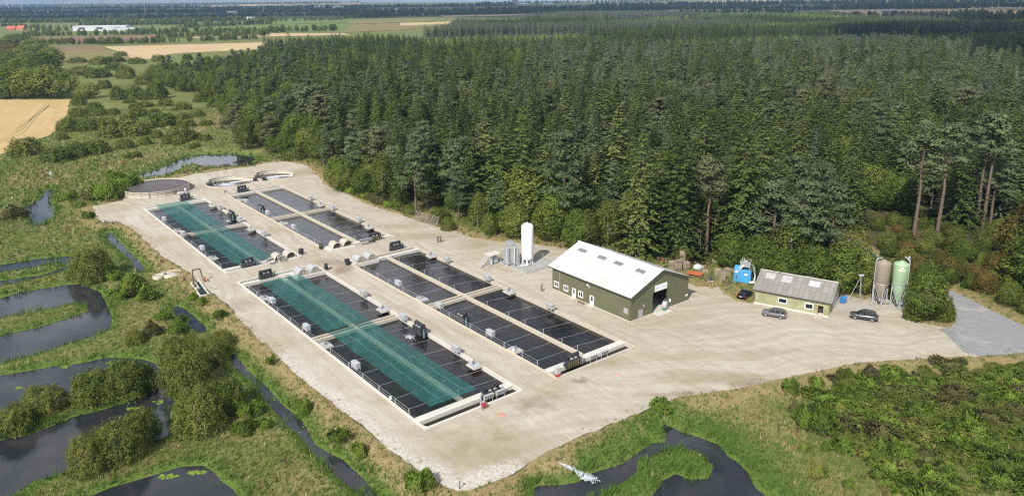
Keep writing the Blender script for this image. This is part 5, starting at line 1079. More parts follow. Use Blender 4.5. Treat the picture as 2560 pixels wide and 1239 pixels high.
make_car('parked_car', 'dark grey sport utility car parked near the silos', 4.85, 1.78, (.10, .105, .115), (2159, 797), ang((2195, 803), (2122, 792)))
make_car('parked_car', 'lighter grey estate car parked before the shed', 4.45, 1.62, (.22, .225, .235), (1935, 790), ang((1966, 796), (1904, 785)))
make_car('parked_car', 'dark blue hatchback parked on the grass between hall and shed', 4.2, 1.45, (.012, .018, .05), (1862, 741), ang((1852, 746), (1874, 731)), estate=False)
# ================================================================ PEOPLE
skin = paint('skin', (.45, .28, .20), .6, var=.05); navy = paint('navy_cloth', (.035, .035, .09), .9, var=.15); plum = paint('dark_red_cloth', (.085, .035, .05), .9, var=.15); hairm = paint('hair', (.05, .035, .025), .8); greyc = paint('charcoal_cloth', (.045, .042, .04), .9); shoe = paint('shoe', (.02, .02, .02), .6)
def skinmesh(name, J, E, mat, parent, root=0, sub=1):
    """one continuous surface grown over a skeleton of joints (x, y, z, radius)"""
    me = bpy.data.meshes.new(name); me.from_pydata([j[:3] for j in J], E, []); o = link(bpy.data.objects.new(name, me))
    bm = bmesh.new(); bm.from_mesh(me); ly = bm.verts.layers.skin.verify()
    for i, v in enumerate(bm.verts): r = J[i][3]; v[ly].radius = (r, r) if len(J[i]) == 4 else (r, J[i][4]); v[ly].use_root = (i == root)
    bm.to_mesh(me); bm.free(); me.materials.append(mat)
    o.modifiers.new('skin', 'SKIN').use_smooth_shade = True; s = o.modifiers.new('sub', 'SUBSURF'); s.levels = s.render_levels = sub
    setparent(o, parent); return o
def person(px, rz, label, top, trousers, armL, armR, stride=0.0, lean=0.0):
    t = thing('person', label, 'person', (*G(*px), 0), rz)
    # x = right, y = forward; pelvis first
    J = [(0, 0, .95, .15, .11), (0, lean * .3, 1.18, .15, .10), (0, lean * .7, 1.40, .17, .10), (0, lean, 1.53, .06), (0, lean + .02, 1.60, .075), (0, lean + .025, 1.70, .095), (0, lean + .02, 1.77, .07)]
    E = [(0, 1), (1, 2), (2, 3), (3, 4), (4, 5), (5, 6)]
    legs = []
    for s in (-1, 1):
        f = stride * s; i = len(J)
        J += [(s * .10, 0, .88, .095), (s * .12, f * .55 + .03, .48, .062), (s * .125, f - .03, .10, .045), (s * .13, f + .13, .04, .042)]
        E += [(0, i), (i, i + 1), (i + 1, i + 2), (i + 2, i + 3)]; legs.append(i)
    arms = []
    for s, (el, ha) in ((-1, armL), (1, armR)):
        i = len(J); J += [(s * .19, lean, 1.43, .062), (s * el[0], el[1] + lean, el[2], .043), (s * ha[0], ha[1] + lean, ha[2], .032)]
        E += [(2, i), (i, i + 1), (i + 1, i + 2)]; arms.append(i)
        a, b = np.array(J[i + 1][:3]), np.array(J[i + 2][:3]); d = (b - a) / np.linalg.norm(b - a); sd = np.cross(d, (0, 0, 1.0)); sd = sd / (np.linalg.norm(sd) + 1e-6)
        p = b + d * .08; J.append((*p, .034)); E.append((i + 2, i + 3)); pi = i + 3
        for q, ln in zip((-1.5, -.5, .5, 1.5), (.065, .08, .075, .055)):
            k_ = len(J); J += [(*(p + d * .03 + sd * q * .02), .0095), (*(p + d * (.03 + ln) + sd * q * .022 + np.array([0, .012, 0])), .0085)]; E += [(pi, k_), (k_, k_ + 1)]
        k_ = len(J); J += [(*(b + d * .05 + sd * .045), .011), (*(b + d * .09 + sd * .06), .010)]; E += [(i + 2, k_), (k_, k_ + 1)]
    skinmesh('body', J, E, skin, t)
    g = 1.16
    A0 = arms[0]; A1 = arms[1]
    JT = [(*J[0][:3], .165, .125), (*J[1][:3], .165, .12), (*J[2][:3], .185, .12)]; ET = [(0, 1), (1, 2)]
    for i in arms:
        k_ = len(JT); JT += [(*J[i][:3], .075), (*J[i + 1][:3], .055)]; ET += [(2, k_), (k_, k_ + 1)]
    skinmesh('shirt', JT, ET, top, t)
    JL = [(0, 0, .96, .17, .13)]; EL = []
    for i in legs: k_ = len(JL); JL += [(*J[i][:3], .112), (*J[i + 1][:3], .078), (*J[i + 2][:3], .06)]; EL += [(0, k_), (k_, k_ + 1), (k_ + 1, k_ + 2)]
    skinmesh('trousers', JL, EL, trousers, t)
    m = MB(); m.sphere((0, lean + .01, 1.735), .105, 12, 8, sc=(.95, 1.02, .85)); m.build('hair', hairm, t)
    e = MB(); e.sphere((-.035, lean + .115, 1.70), .012, 6, 4).sphere((.035, lean + .115, 1.70), .012, 6, 4).box(-.03, .03, lean + .108, lean + .116, 1.635, 1.643).sphere((0, lean + .125, 1.67), .018, 6, 4).build('face', shoe, t)
    for i in legs: x, y, z = J[i + 3][:3]; MB().bbox(x - .055, x + .055, y - .19, y + .09, 0, .10, .03).build('shoe', shoe, t)
    return t
person((1095, 606), R(-150), 'left one of two people, in navy trousers, hands raised to the head', plum, navy, ((.38, .12, 1.40), (.18, .16, 1.66)), ((.38, .1, 1.38), (.17, .18, 1.64)), .06)
person((1102, 605), R(170), 'right one of two people, in dark red top and dark trousers', plum, greyc, ((.25, .02, 1.17), (.22, .16, .98)), ((.25, .0, 1.17), (.12, .22, 1.10)), .05)
person((1354, 727), R(-120), 'person in dark clothes walking alone before the hall', plum, greyc, ((.26, -.1, 1.18), (.24, .08, .98)), ((.26, .1, 1.18), (.24, .22, 1.02)), .28, .06)

# ================================================================ PLANT PROTOTYPES (numpy: crowns of leaf-sized faces, tapered trunks)
def tri_leaves(C, D, Wv, L, B, sd):
    """leaf quads: centre C, direction D, width dir Wv, length L, breadth B"""
    n = len(C); a = C - Wv * (B / 2)[:, None]; b = C + Wv * (B / 2)[:, None]; tip = D * L[:, None]
    V = np.stack([C - tip * .15, C + tip * .45 + Wv * (B / 2)[:, None], C + tip, C + tip * .45 - Wv * (B / 2)[:, None]], 1).reshape(-1, 3)
    F = np.arange(4 * n).reshape(n, 4); return V, F
def unit(v): return v / (np.linalg.norm(v, axis=-1, keepdims=True) + 1e-9)
def crown_mesh(name, parts, mat, parent, blend=.68):
    """parts = (vertices, quads, colour variation, outward direction of each leaf); leaf shading leans towards the crown's own surface"""
    V = []; F = []; A = []; O = []; o = 0
    for v, f, var, out in parts:
        q = v.reshape(-1, 4, 3); gn = unit(np.cross(q[:, 1] - q[:, 0], q[:, 3] - q[:, 0])); sg = (gn * out).sum(1) < 0
        f = f.copy(); f[sg] = f[sg][:, ::-1]; gn[sg] *= -1
        V.append(v); F.append(f + o); A.append(np.repeat(var, 4)); O.append(np.repeat(unit(out * blend + gn * (1 - blend)), 4, 0)); o += len(v)
    return npmesh(name, np.concatenate(V), np.concatenate(F), mat, {'var': ('POINT', 'FLOAT', np.concatenate(A))}, True, parent, np.concatenate(O))
def trunk_mb(h, r, bend=0.15, n=7, seg=5, seed=0):
    rr = random.Random(seed); pts = [(rr.uniform(-bend, bend) * q if q else 0, rr.uniform(-bend, bend) * q if q else 0, h * q / seg) for q in range(seg + 1)]
    m = MB()
    for q in range(seg): m.cyl(pts[q], pts[q + 1], r * (1 - .8 * q / seg), r * (1 - .8 * (q + 1) / seg), n, caps=False)
    return m, pts
bark_s = paint('spruce_bark', (.10, .075, .055), .9, var=.3); bark_p = paint('pine_bark', (.14, .10, .075), .9, var=.3, scale=.6); bark_b = paint('grey_bark', (.17, .155, .13), .9, var=.3); bark_w = paint('birch_bark', (.33, .31, .275), .8, var=.35, scale=1.5)
spruce_m = leafmat('spruce_needles', [(0.05, (.034, .052, .013)), (.4, (.064, .092, .022)), (.75, (.104, .134, .034)), (1.0, (.16, .17, .052))], .65, ((.125, .155, .095), .16, .55), .12)
grey_m = leafmat('grey_spruce_needles', [(0.05, (.085, .107, .060)), (.45, (.138, .164, .098)), (.8, (.195, .212, .130)), (1.0, (.25, .225, .125))], .5, ((.25, .18, .09), .08, .5), .12)
larch_m = leafmat('larch_needles', [(0.05, (0.191, 0.265, 0.043)), (.5, (0.292, 0.380, 0.059)), (1.0, (0.449, 0.506, 0.101))], .3, None, .15)
pine_m = leafmat('pine_needles', [(0.05, (.058, .084, .036)), (.5, (.100, .130, .060)), (1.0, (.175, .195, .095))], .4, ((.16, .145, .075), .2, .5), .1)
broad_m = leafmat('broad_leaves', [(0.05, (0.059, 0.094, 0.017)), (.4, (0.104, 0.147, 0.026)), (.75, (0.162, 0.201, 0.041)), (1.0, (0.245, 0.249, 0.060))], .6, ((.18, .12, .045), .05, .5), .25)
willow_m = leafmat('willow_leaves', [(0.05, (0.077, 0.105, 0.020)), (.5, (0.143, 0.173, 0.036)), (1.0, (0.242, 0.242, 0.065))], .4, None, .25)
broom_m = leafmat('broom_twigs', [(0.05, (0.069, 0.094, 0.022)), (.4, (0.114, 0.176, 0.028)), (.8, (0.181, 0.266, 0.038)), (1.0, (0.241, 0.211, 0.076))], .6, ((.11, .082, .05), .2, .7), .15)
rust_m = leafmat('rusty_leaves', [(0.05, (0.066, 0.078, 0.020)), (.4, (0.102, 0.114, 0.026)), (.7, (0.168, 0.126, 0.035)), (1.0, (0.252, 0.150, 0.055))], .5, None, .25)
def make_spruce(seed, h=22.0, wid=4.0, nw=30, dens=1.0, mat=None, name='spruce_tree'):
    g = np.random.default_rng(seed); t = thing(name, '', name.split('_')[0], (0, 0, 0)); m, _ = trunk_mb(h * .97, h * .012 + .08, .02, 7, 6, seed); m.build('trunk', bark_s, t)
    C = []; D = []; Wd = []; L = []; B = []; var = []
    for q in range(nw):
        s = q / (nw - 1); z = h * (.06 + .935 * s ** .92); rad = wid * (1 - s) ** .66 * (.85 + .3 * g.random()) + .18
        nb = int((5 + 8 * (1 - s)) * dens); ph = g.random() * 6.3
        for b in range(nb):
            if g.random() < .06: continue
            a = ph + b * 6.283 / nb + g.normal(0, .18); r = rad * g.uniform(.66, 1.12); up = .55 * s - .28 + g.normal(0, .09)
            dr = np.array([math.cos(a), math.sin(a), 0]); sdv = np.array([-math.sin(a), math.cos(a), 0]); vb = g.random()
            ns = max(2, int(r / .62)); 
            for j in range(ns):
                f = (j + .55) / ns; p = dr * r * f; p[2] = z + r * f * up - .20 * r * f * f + .12 * r * f ** 3
                tw = (.42 + .5 * (1 - f) * min(1, r / 2.4)) * g.uniform(.8, 1.25)
                for sg in (-1, 1):
                    d = unit(dr * .8 + sdv * sg * .75 + np.array([0, 0, -.28 + g.normal(0, .16)])); C.append(p + g.normal(0, .07, 3)); D.append(d); Wd.append(unit(np.cross(d, [0, 0, 1]) + np.array([0, 0, g.normal(0, .95)]))); L.append(tw * 1.25); B.append(.30 + .20 * g.random()); var.append(.62 * vb + .22 * g.random() + (.14 if f > .75 else 0))
            d = unit(dr + np.array([0, 0, up * .5 - .05])); e = dr * r; e[2] = z + r * up - .08 * r; C.append(e); D.append(d); Wd.append(sdv); L.append(.6); B.append(.3); var.append(.85)
    C.append(np.array([0, 0, h * .965])); D.append(np.array([0, 0, 1.])); Wd.append(np.array([1., 0, 0])); L.append(h * .05); B.append(.22); var.append(.9)
    C = np.array(C); V, F = tri_leaves(C, np.array(D), np.array(Wd), np.array(L), np.array(B), 0); ou = unit(C * [1, 1, 0]) + np.array([0, 0, .55]) + g.normal(0, .12, C.shape); crown_mesh('crown', [(V, F, np.array(var), unit(ou))], mat or spruce_m, t, .74); return t
def clump(g, c, r, n, ls, up=.35, flat=1.0, hang=0.0):
    P = unit(g.normal(0, 1, (n, 3))); P[:, 2] = np.where(P[:, 2] < -.35, -P[:, 2] * .6, P[:, 2]); rr = r * g.uniform(.55, 1.08, n) ** .7
    Q = c + P * rr[:, None] * np.array([1, 1, flat]); Nn = unit(P + g.normal(0, .55, (n, 3)) + np.array([0, 0, up])); tt = unit(np.cross(Nn, g.normal(0, 1, (n, 3)))); tt[:, 2] -= hang; tt = unit(tt)
    w_ = unit(np.cross(tt, Nn)); L = ls * g.uniform(.7, 1.4, n); V, F = tri_leaves(Q, tt, w_, L, L * g.uniform(.55, .85, n), 0)
    return V, F, np.clip(.5 * g.random() + .5 * g.random(n), 0, 1), unit(P + np.array([0, 0, .35]))
def shell(g, lobes, n, ls, asp=.62, jit=.42, lump=.2, deep=.25, up=.15, hang=0.0, f1=1.9):
    """leaves on the lumpy outer shells of merged ellipsoids (cx, cy, cz, rx, rz, lowest direction)"""
    out = [[], [], [], []]; o = 0; ar = np.array([l[3] * l[3] + l[3] * l[4] for l in lobes]); ar = ar / ar.sum()
    for li, (cx, cy, cz, rx, rz, lo) in enumerate(lobes):
        m_ = int(n * ar[li] * 1.25); d = unit(g.normal(0, 1, (m_ * 2, 3))); d = d[d[:, 2] > lo][:m_]; so = g.random(3) * 50
        ln = np.array([mnoise.noise(tuple(q * f1 + so)) + .55 * mnoise.noise(tuple(q * f1 * 2.6 + so)) for q in d]); f = (1 + lump * ln) * np.where(g.random(len(d)) < deep, g.uniform(.55, .88, len(d)), g.uniform(.92, 1.05, len(d)))
        Q = np.array([cx, cy, cz]) + d * f[:, None] * np.array([rx, rx, rz]); ok = Q[:, 2] > .02
        for lj, (bx, by, bz, br, bz2, _) in enumerate(lobes):
            if lj != li: e = (Q - np.array([bx, by, bz])) / np.array([br, br, bz2]); ok &= (e * e).sum(1) > .62
        Q, d, ln = Q[ok], d[ok], ln[ok]; k_ = len(Q)
        Nn = unit(unit(d / np.array([rx, rx, rz])) + g.normal(0, jit, (k_, 3)) + np.array([0, 0, up])); tt = np.cross(Nn, g.normal(0, 1, (k_, 3))); tt[:, 2] -= hang; tt = unit(tt - Nn * (tt * Nn).sum(1)[:, None]); w_ = unit(np.cross(tt, Nn))
        L = ls * g.uniform(.65, 1.35, k_); V, F = tri_leaves(Q, tt, w_, L, L * asp * g.uniform(.8, 1.2, k_), 0); out[0].append(V); out[1].append(F + o); out[2].append(np.clip(.5 + .45 * ln + g.normal(0, .16, k_), 0, 1)); o += len(V)
        e1 = unit(np.cross(d, [0, 0, 1.0]) + 1e-6); e2 = np.cross(d, e1); h_ = .12; ff = lambda q: np.array([mnoise.noise(tuple(x * f1 + so)) + .55 * mnoise.noise(tuple(x * f1 * 2.6 + so)) for x in q])
        out[3].append(unit(unit(d / np.array([rx, rx, rz])) - lump * 1.5 * ((ff(unit(d + e1 * h_)) - ln) / h_)[:, None] * e1 - lump * 1.5 * ((ff(unit(d + e2 * h_)) - ln) / h_)[:, None] * e2))
    return tuple(np.concatenate(q) for q in out)
def make_broad(seed, h=13.0, wid=4.6, mat=None, bark=None, name='broadleaf_tree', n=6200, ls=.46, low=.08, hang=0.0, cat='broadleaf tree'):
    g = np.random.default_rng(seed); t = thing(name, '', cat, (0, 0, 0)); m, pts = trunk_mb(h * .72, .12 + h * .012, .08, 7, 5, seed)
    lobes = [(0, 0, h * .45, wid * .92, h * .38, -1), (g.uniform(-.1, .1) * wid, g.uniform(-.1, .1) * wid, h * .70, wid * .66, h * .28, -.6)]
    for q in range(6): a = q * 1.05 + g.random(); r = wid * g.uniform(.45, .62); lobes.append((r * math.cos(a), r * math.sin(a), h * g.uniform(.24, .66), wid * g.uniform(.36, .52), h * g.uniform(.14, .22), -.8))
    for q in range(6): l = lobes[2 + q]; m.cyl(pts[1 + q % 3], (l[0], l[1], l[2]), .06 + h * .004, .03, 5, caps=False)
    m.build('trunk', bark or bark_b, t); crown_mesh('crown', [shell(g, lobes, n, ls, .62, .5, .26, .3, .2, hang)], mat or broad_m, t); return t
def make_pine(seed, h=19.0, wid=4.4, npad=46, z0=.36):
    g = np.random.default_rng(seed); t = thing('pine_tree', '', 'pine', (0, 0, 0)); m, pts = trunk_mb(h * .9, .16 + h * .011, .05, 8, 6, seed); parts = []
    for q in range(npad):
        s = (q + .5) / npad; z = h * (z0 + (.98 - z0) * s); a = g.random() * 6.3; r = wid * (1 - .75 * max(0, s - .25) / .75) * g.uniform(.35, 1.05); k0 = min(5, int(z / (h * .9) * 6)); ax, ay, _ = pts[min(6, k0 + 1)]
        c = np.array([ax + r * math.cos(a), ay + r * math.sin(a), z + g.normal(0, .4)]); parts.append(clump(g, c, g.uniform(1.0, 1.75), 84, .46, .8, .45))
        if q % 2 == 0: m.cyl((ax, ay, z - .6), tuple(c - np.array([0, 0, .2])), .09, .035, 5, caps=False)
    for q in range(5): a = g.random() * 6.3; z = h * g.uniform(.25, .45); m.cyl((pts[2][0], pts[2][1], z), (1.6 * math.cos(a), 1.6 * math.sin(a), z + g.uniform(-.2, .3)), .05, .015, 4, caps=False)
    m.build('trunk', bark_p, t); crown_mesh('crown', parts, pine_m, t); return t
def shoots(g, lobes, h, ls, asp, cnt):
    """leafy shoots that stick out of the crown"""
    C, D, O = [], [], []
    for q in range(cnt):
        cx, cy, cz, rx, rz, _ = lobes[g.integers(len(lobes))]; d = unit(g.normal(0, 1, 3) + np.array([0, 0, .5])); d[2] = abs(d[2]); p = np.array([cx, cy, cz]) + d * np.array([rx, rx, rz]) * .9; dr = unit(d + np.array([0, 0, .7]) + g.normal(0, .25, 3)); ln = h * g.uniform(.10, .24)
        for f in np.linspace(0, 1, 12): C.append(p + dr * ln * f + g.normal(0, .05, 3)); D.append(unit(dr + g.normal(0, .6, 3))); O.append(unit(d + np.array([0, 0, .3])))
    C, D, O = np.array(C), np.array(D), np.array(O); w_ = unit(np.cross(D, g.normal(0, 1, C.shape))); L = ls * g.uniform(.6, 1.1, len(C)); V, F = tri_leaves(C, D, w_, L, L * asp, 0); return [(V, F, g.uniform(.5, 1, len(C)), O)]
def make_shrub(seed, h=3.2, wid=2.6, mat=None, name='willow_shrub', n=3400, ls=.30, cat='shrub', asp=.5, lobn=5):
    g = np.random.default_rng(seed); t = thing(name, '', cat, (0, 0, 0)); m = MB(); lobes = [(0, 0, h * .12, wid * .82, h * .80, -.1)]
    for q in range(lobn): a = q * 6.283 / lobn + g.random(); r = wid * g.uniform(.35, .58); lobes.append((r * math.cos(a), r * math.sin(a), h * .1, wid * g.uniform(.36, .52), h * g.uniform(.5, .85), -.1)); m.cyl((0, 0, 0), (r * math.cos(a), r * math.sin(a), h * .5), .05, .02, 5, caps=False)
    m.build('stem', bark_b, t); crown_mesh('crown', [shell(g, lobes, n, ls, asp, .5, .34, .28, .25, -.5, 2.0)] + shoots(g, lobes, h, ls, asp, 26 if n < 8000 else 150), mat or willow_m, t); return t
def make_broom(seed, h=1.7, wid=1.3, n=2400, mat=None, name='broom_shrub'):
    g = np.random.default_rng(seed); t = thing(name, '', 'shrub', (0, 0, 0)); m = MB()
    for q in range(6): a = g.random() * 6.3; m.cyl((0, 0, 0), (.6 * wid * math.cos(a), .6 * wid * math.sin(a), h * .7), .03, .01, 4, caps=False)
    a = g.random(n) * 6.3; r = np.sqrt(g.random(n)) * wid; s = r / wid; lump = 1 + (.28 * np.sin(a * 3 + seed) + .2 * np.sin(a * 5 + seed * 2)) * s
    z = h * np.sqrt(np.clip(1 - (s * .93) ** 2, .03, 1)) * g.uniform(.45, 1.0, n) ** .6 * lump * (1 + .35 * np.sin(a * 2 + seed * 3) * s + .3 * np.sin(r * 4 / wid + seed))
    C = np.column_stack([r * np.cos(a) * lump, r * np.sin(a) * lump, z * .82]); D = unit(np.column_stack([np.cos(a) * s * .9, np.sin(a) * s * .9, np.full(n, 1.0)]) + g.normal(0, .22, (n, 3)))
    w_ = unit(np.cross(D, g.normal(0, 1, (n, 3)))); L = h * g.uniform(.12, .34, n); V, F = tri_leaves(C, D, w_, L, L * .24, 0)
    m.build('stem', bark_b, t); crown_mesh('crown', [(V, F, np.clip(.5 * g.random(n) + .4 * np.sin(a * 2 + seed) ** 2, 0, 1), unit(np.column_stack([np.cos(a) * s, np.sin(a) * s, np.full(n, .6)])))], mat or broom_m, t, .45); return t
PROTO = {
 'spruce': [make_spruce(11, 22, 4.8), make_spruce(12, 22, 4.2, 32), make_spruce(13, 22, 5.6, 28), make_spruce(14, 22, 4.6, 30, .85), make_spruce(15, 22, 3.9, 34)],
 'greyspruce': [make_spruce(16, 20, 4.8, 28, .8, grey_m), make_spruce(17, 20, 4.2, 28, .8, grey_m), make_spruce(18, 20, 5.2, 26, .85, grey_m)],
 'pine': [make_pine(21), make_pine(22, 19, 3.8, 40), make_pine(23, 19, 5.0, 50), make_pine(24, 19, 4.2, 44)],
 'broad': [make_broad(31), make_broad(32, 13, 5.2), make_broad(33, 13, 4.2), make_broad(34, 13, 4.6), make_broad(35, 13, 5.0)],
 'birch': [make_broad(41, 13, 3.3, willow_m, bark_w, 'birch_tree', 5200, .36, .1, .9, 'birch'), make_broad(42, 13, 3.7, willow_m, bark_w, 'birch_tree', 5200, .36, .1, .9, 'birch')],
 'rusty': [make_broad(71, 13, 5.2, rust_m, None, 'rusty_tree'), make_broad(72, 13, 4.8, rust_m, None, 'rusty_tree')],
 'larch': [make_spruce(81, 22, 3.4, 28, .8, larch_m, 'larch_tree'), make_spruce(82, 22, 3.8, 26, .8, larch_m, 'larch_tree')],
 'willow': [make_shrub(51), make_shrub(52, 3.2, 3.0), make_shrub(53, 3.2, 2.3), make_shrub(54, 3.2, 2.7)],
 'marshwillow': [make_shrub(55, 5, 3.6, None, 'willow_bush', 15000, .27, 'bush', .36, 8), make_shrub(56, 5, 3.2, None, 'willow_bush', 15000, .27, 'bush', .36, 7), make_shrub(57, 5, 4.0, None, 'willow_bush', 16000, .27, 'bush', .36, 9)],
 'tallpine': [make_pine(25, 26, 4.6, 44, .60), make_pine(26, 26, 4.0, 38, .66)],
 'broom': [make_broom(61), make_broom(62, 1.7, 1.5), make_broom(63, 1.7, 1.1)]}
PH, PW = {}, {}
for kd in PROTO:
    for i, p in enumerate(PROTO[kd]):
        me = [c for c in KIDS[p.name] if c.name.startswith('crown')][0].data; co = np.empty(len(me.vertices) * 3); me.vertices.foreach_get('co', co); co = co.reshape(-1, 3)
        PH[kd, i] = float(np.percentile(co[:, 2], 99.7)); PW[kd, i] = float(np.percentile(np.hypot(co[:, 0], co[:, 1]), 96))
USED = set(); PLANTED = []
def plant(kind, x, y, z, h, wide=1.0, label='', group=None, idx=None, rz=None, half=None):
    i = random.randrange(len(PROTO[kind])) if idx is None else idx % len(PROTO[kind]); p = PROTO[kind][i]
    for q in range(len(PROTO[kind])):
        if (kind, q) not in USED and idx is None: i = q; p = PROTO[kind][i]; break
    o = p if (kind, i) not in USED else copy_tree(p); USED.add((kind, i)); s = h / PH[kind, i]; sx = half / PW[kind, i] if half else s * wide
    put(o, (x, y, z), random.random() * 6.28 if rz is None else rz, label, group, (sx, sx, s)); PLANTED.append(o); return o

# ================================================================ SHRUBS AND TREES ONE CAN POINT TO
def pxh(px, py, hpx, z):
    """real height of something hpx tall in the photograph whose foot is at px, py"""
    x, y = G(px, py, z); lo, hi = 0.1, 50.0
    for _ in range(40):
        m_ = (lo + hi) / 2
        if PX(x, y, z + m_)[1] > py - hpx: lo = m_
        else: hi = m_
    return lo
def wpx(px, py, wp, z): x0, y0 = G(px - wp / 2, py, z); x1, y1 = G(px + wp / 2, py, z); return math.hypot(x1 - x0, y1 - y0)
# willow mounds of the meadow: pixel of the foot, width, height
MOUNDS = [(49,390,80,42),(132,405,75,38),(178,395,68,40),(235,385,62,32),(305,372,46,25),(362,362,32,22),(441,360,88,42),(390,345,30,20),(272,345,60,30),(330,340,80,40),(400,322,70,38),(160,330,60,34),(210,328,62,38),(256,325,60,30),
 (193,293,44,24),(232,282,45,25),(240,290,40,20),(193,264,36,27),(340,297,52,28),(315,310,45,22),(281,288,30,18),(384,287,26,15),(447,280,52,25),(490,297,46,24),(450,305,42,22),(540,273,52,35),(500,260,46,30),(408,258,20,10),
 (290,250,40,35),(330,248,55,38),(388,248,48,45),(310,197,48,32),(356,212,44,28),(258,222,32,22),(235,195,65,24),(283,175,44,18),(200,188,60,22),(240,162,50,20),(278,156,50,14),(340,160,42,17),(298,141,30,12),(190,158,44,16),
 (150,350,34,18),(420,205,40,24),(455,228,46,28),(510,358,36,22),(485,345,30,14),(360,250,36,26),(215,372,36,16),(330,395,40,14)]
NAMEZ = [(0, 'left edge of the picture'), (150, 'wheat field'), (330, 'middle of the meadow'), (450, 'forest side of the meadow')]
for q in range(34):
    py = random.uniform(150, 375); px = random.uniform(max(150, 330 - (py - 150) * .8), 560 - abs(py - 300) * .25)
    if all(abs(px - m[0]) > (m[2] * .5 + 8) or abs(py - m[1]) > 9 for m in MOUNDS): MOUNDS.append((px, py, random.uniform(22, 50) * (.5 + py / 500), random.uniform(12, 22) * (.5 + py / 500)))
MOUNDS.sort(key=lambda m: -m[1])
for i, (px, py, wp, hp) in enumerate(MOUNDS):
    z = -.85; x, y = G(px, py, z); h = pxh(px, py, hp, z) * 1.02; wv = wpx(px, py, wp, z) / 2
    plant('willow', x, y + wv * .5, z, h, 1, 'rounded willow mound in the far left meadow, %s nearest of the mounds' % ordw(i + 1), 'willow mounds in the meadow', half=wv)
# marsh willows near the camera
NEARW = [(218,705,112,92,'big willow bush between the narrow pond and the channels'),(222,1012,100,85,'left part of the long willow thicket on the marsh peninsula'),(298,1000,125,96,'tallest middle bush of the long willow thicket on the peninsula'),(352,978,70,66,'right end bush of the long willow thicket on the peninsula'),
 (100,1032,112,60,'low pale willow left of the long thicket'),(28,1085,92,66,'dark willow at the left picture edge on the marsh bank'),(215,1188,118,98,'left bush of the willow group before the lower channel'),(292,1160,135,108,'middle bush of the willow group before the lower channel'),(345,1112,92,86,'upper right bush of the willow group before the lower channel'),
 (452,985,135,122,'broad willow bush right of the marsh, upper of two'),(512,915,92,70,'pale willow bush beside the long ditch, above the broad one'),(488,1088,132,108,'dark round willow bush at the water, lower of two'),(560,1035,100,88,'olive willow bush behind the dark round one'),(430,900,66,54,'small willow above the broad marsh bush'),(550,872,66,44,'willow at the head of the long ditch'),
 (334,862,50,36,'small willow on the bank of the middle channel'),(470,880,60,40,'willow between the short ditch and the marsh')]
for px, py, wp, hp, lb in NEARW:
    z = -1.0; x, y = G(px, py, z); h = pxh(px, py, hp, z) * .92; wv = wpx(px, py, wp, z) / 2; plant('marshwillow', x, y + wv * .45, z, h, 1, lb, 'marsh willows', half=wv)
BROOMS = [(522,940,42,42,'dark broom bush left of the long ditch'),(617,1045,66,36,'dark broom bush in the grass beside the long ditch'),(607,1085,62,30,'low dark broom below another in the grass by the ditch'),(664,1073,36,25,'small broom nearest the long ditch'),(675,915,26,28,'lone little broom on the tan bank'),(1045,1232,86,48,'dark broom at the bottom of the picture under the gravel corner'),
 (285,702,42,27,'small dark broom beside the big willow'),(325,740,72,54,'largest dark broom right of the big willow'),(362,752,52,40,'dark broom right next to the largest one'),(300,750,46,32,'dark broom below the largest one'),(481,752,26,20,'little broom left under the inlet pit'),(501,764,27,22,'little broom right under the inlet pit'),(546,797,36,22,'broom on the bank below the inlet pit'),(450,812,36,25,'broom at the short ditch'),(403,802,40,25,'broom on the island left of the short ditch'),(375,840,50,36,'broom between marsh and short ditch'),(440,838,44,30,'broom right of the short ditch foot'),
 (232,502,60,34,'dark broom left of the sludge tank'),(262,503,84,48,'largest dark broom left of the sludge tank'),(305,478,76,38,'dark broom touching the sludge tank'),(285,455,50,30,'broom behind the ones at the sludge tank'),(168,502,42,24,'broom right of the left channel'),(27,548,72,32,'broad broom at the left edge beside the left channel'),(217,548,32,18,'broom at the left tip of the gravel'),(200,520,30,16,'little broom before the sludge tank brooms'),
 (1980,985,48,36,'broom at the gravel edge left of the broom slope'),(2045,970,40,28,'low broom near the gravel edge left of the slope'),(2018,1072,62,64,'dark bush at the left foot of the broom slope'),(2058,1092,84,62,'wide bush beside the dark one at the left foot of the slope'),(1655,1030,52,36,'round bush at the gravel edge above the outfall pond'),(1985,1035,26,34,'upright bush in the grass above the outfall pond'),(2010,1130,32,26,'small bush in the grass right of the outfall pond'),(2065,1128,30,22,'second small bush in the grass right of the outfall pond'),(2045,1200,44,48,'brownish bush in the grass lower right of the outfall pond'),(2110,1135,56,42,'grey-green bush under the broom slope'),(2125,1222,36,24,'little brown bush near the bottom edge'),
 (760,1035,40,36,'bush on the bank of the long ditch'),(850,1110,54,40,'bush between long ditch and gravel'),(900,1140,44,32,'bush below another between long ditch and gravel')]
for px, py, wp, hp, lb in BROOMS:
    z = land(np.array([G(px, py, -.8)]))[0]; z = max(z, -1.1); x, y = G(px, py, z); h = max(.8, pxh(px, py, hp, z) * .95); wv = wpx(px, py, wp, z) / 2; plant('broom', x, y + wv * .4, z - .05, h, 1, lb, 'broom bushes', half=wv)
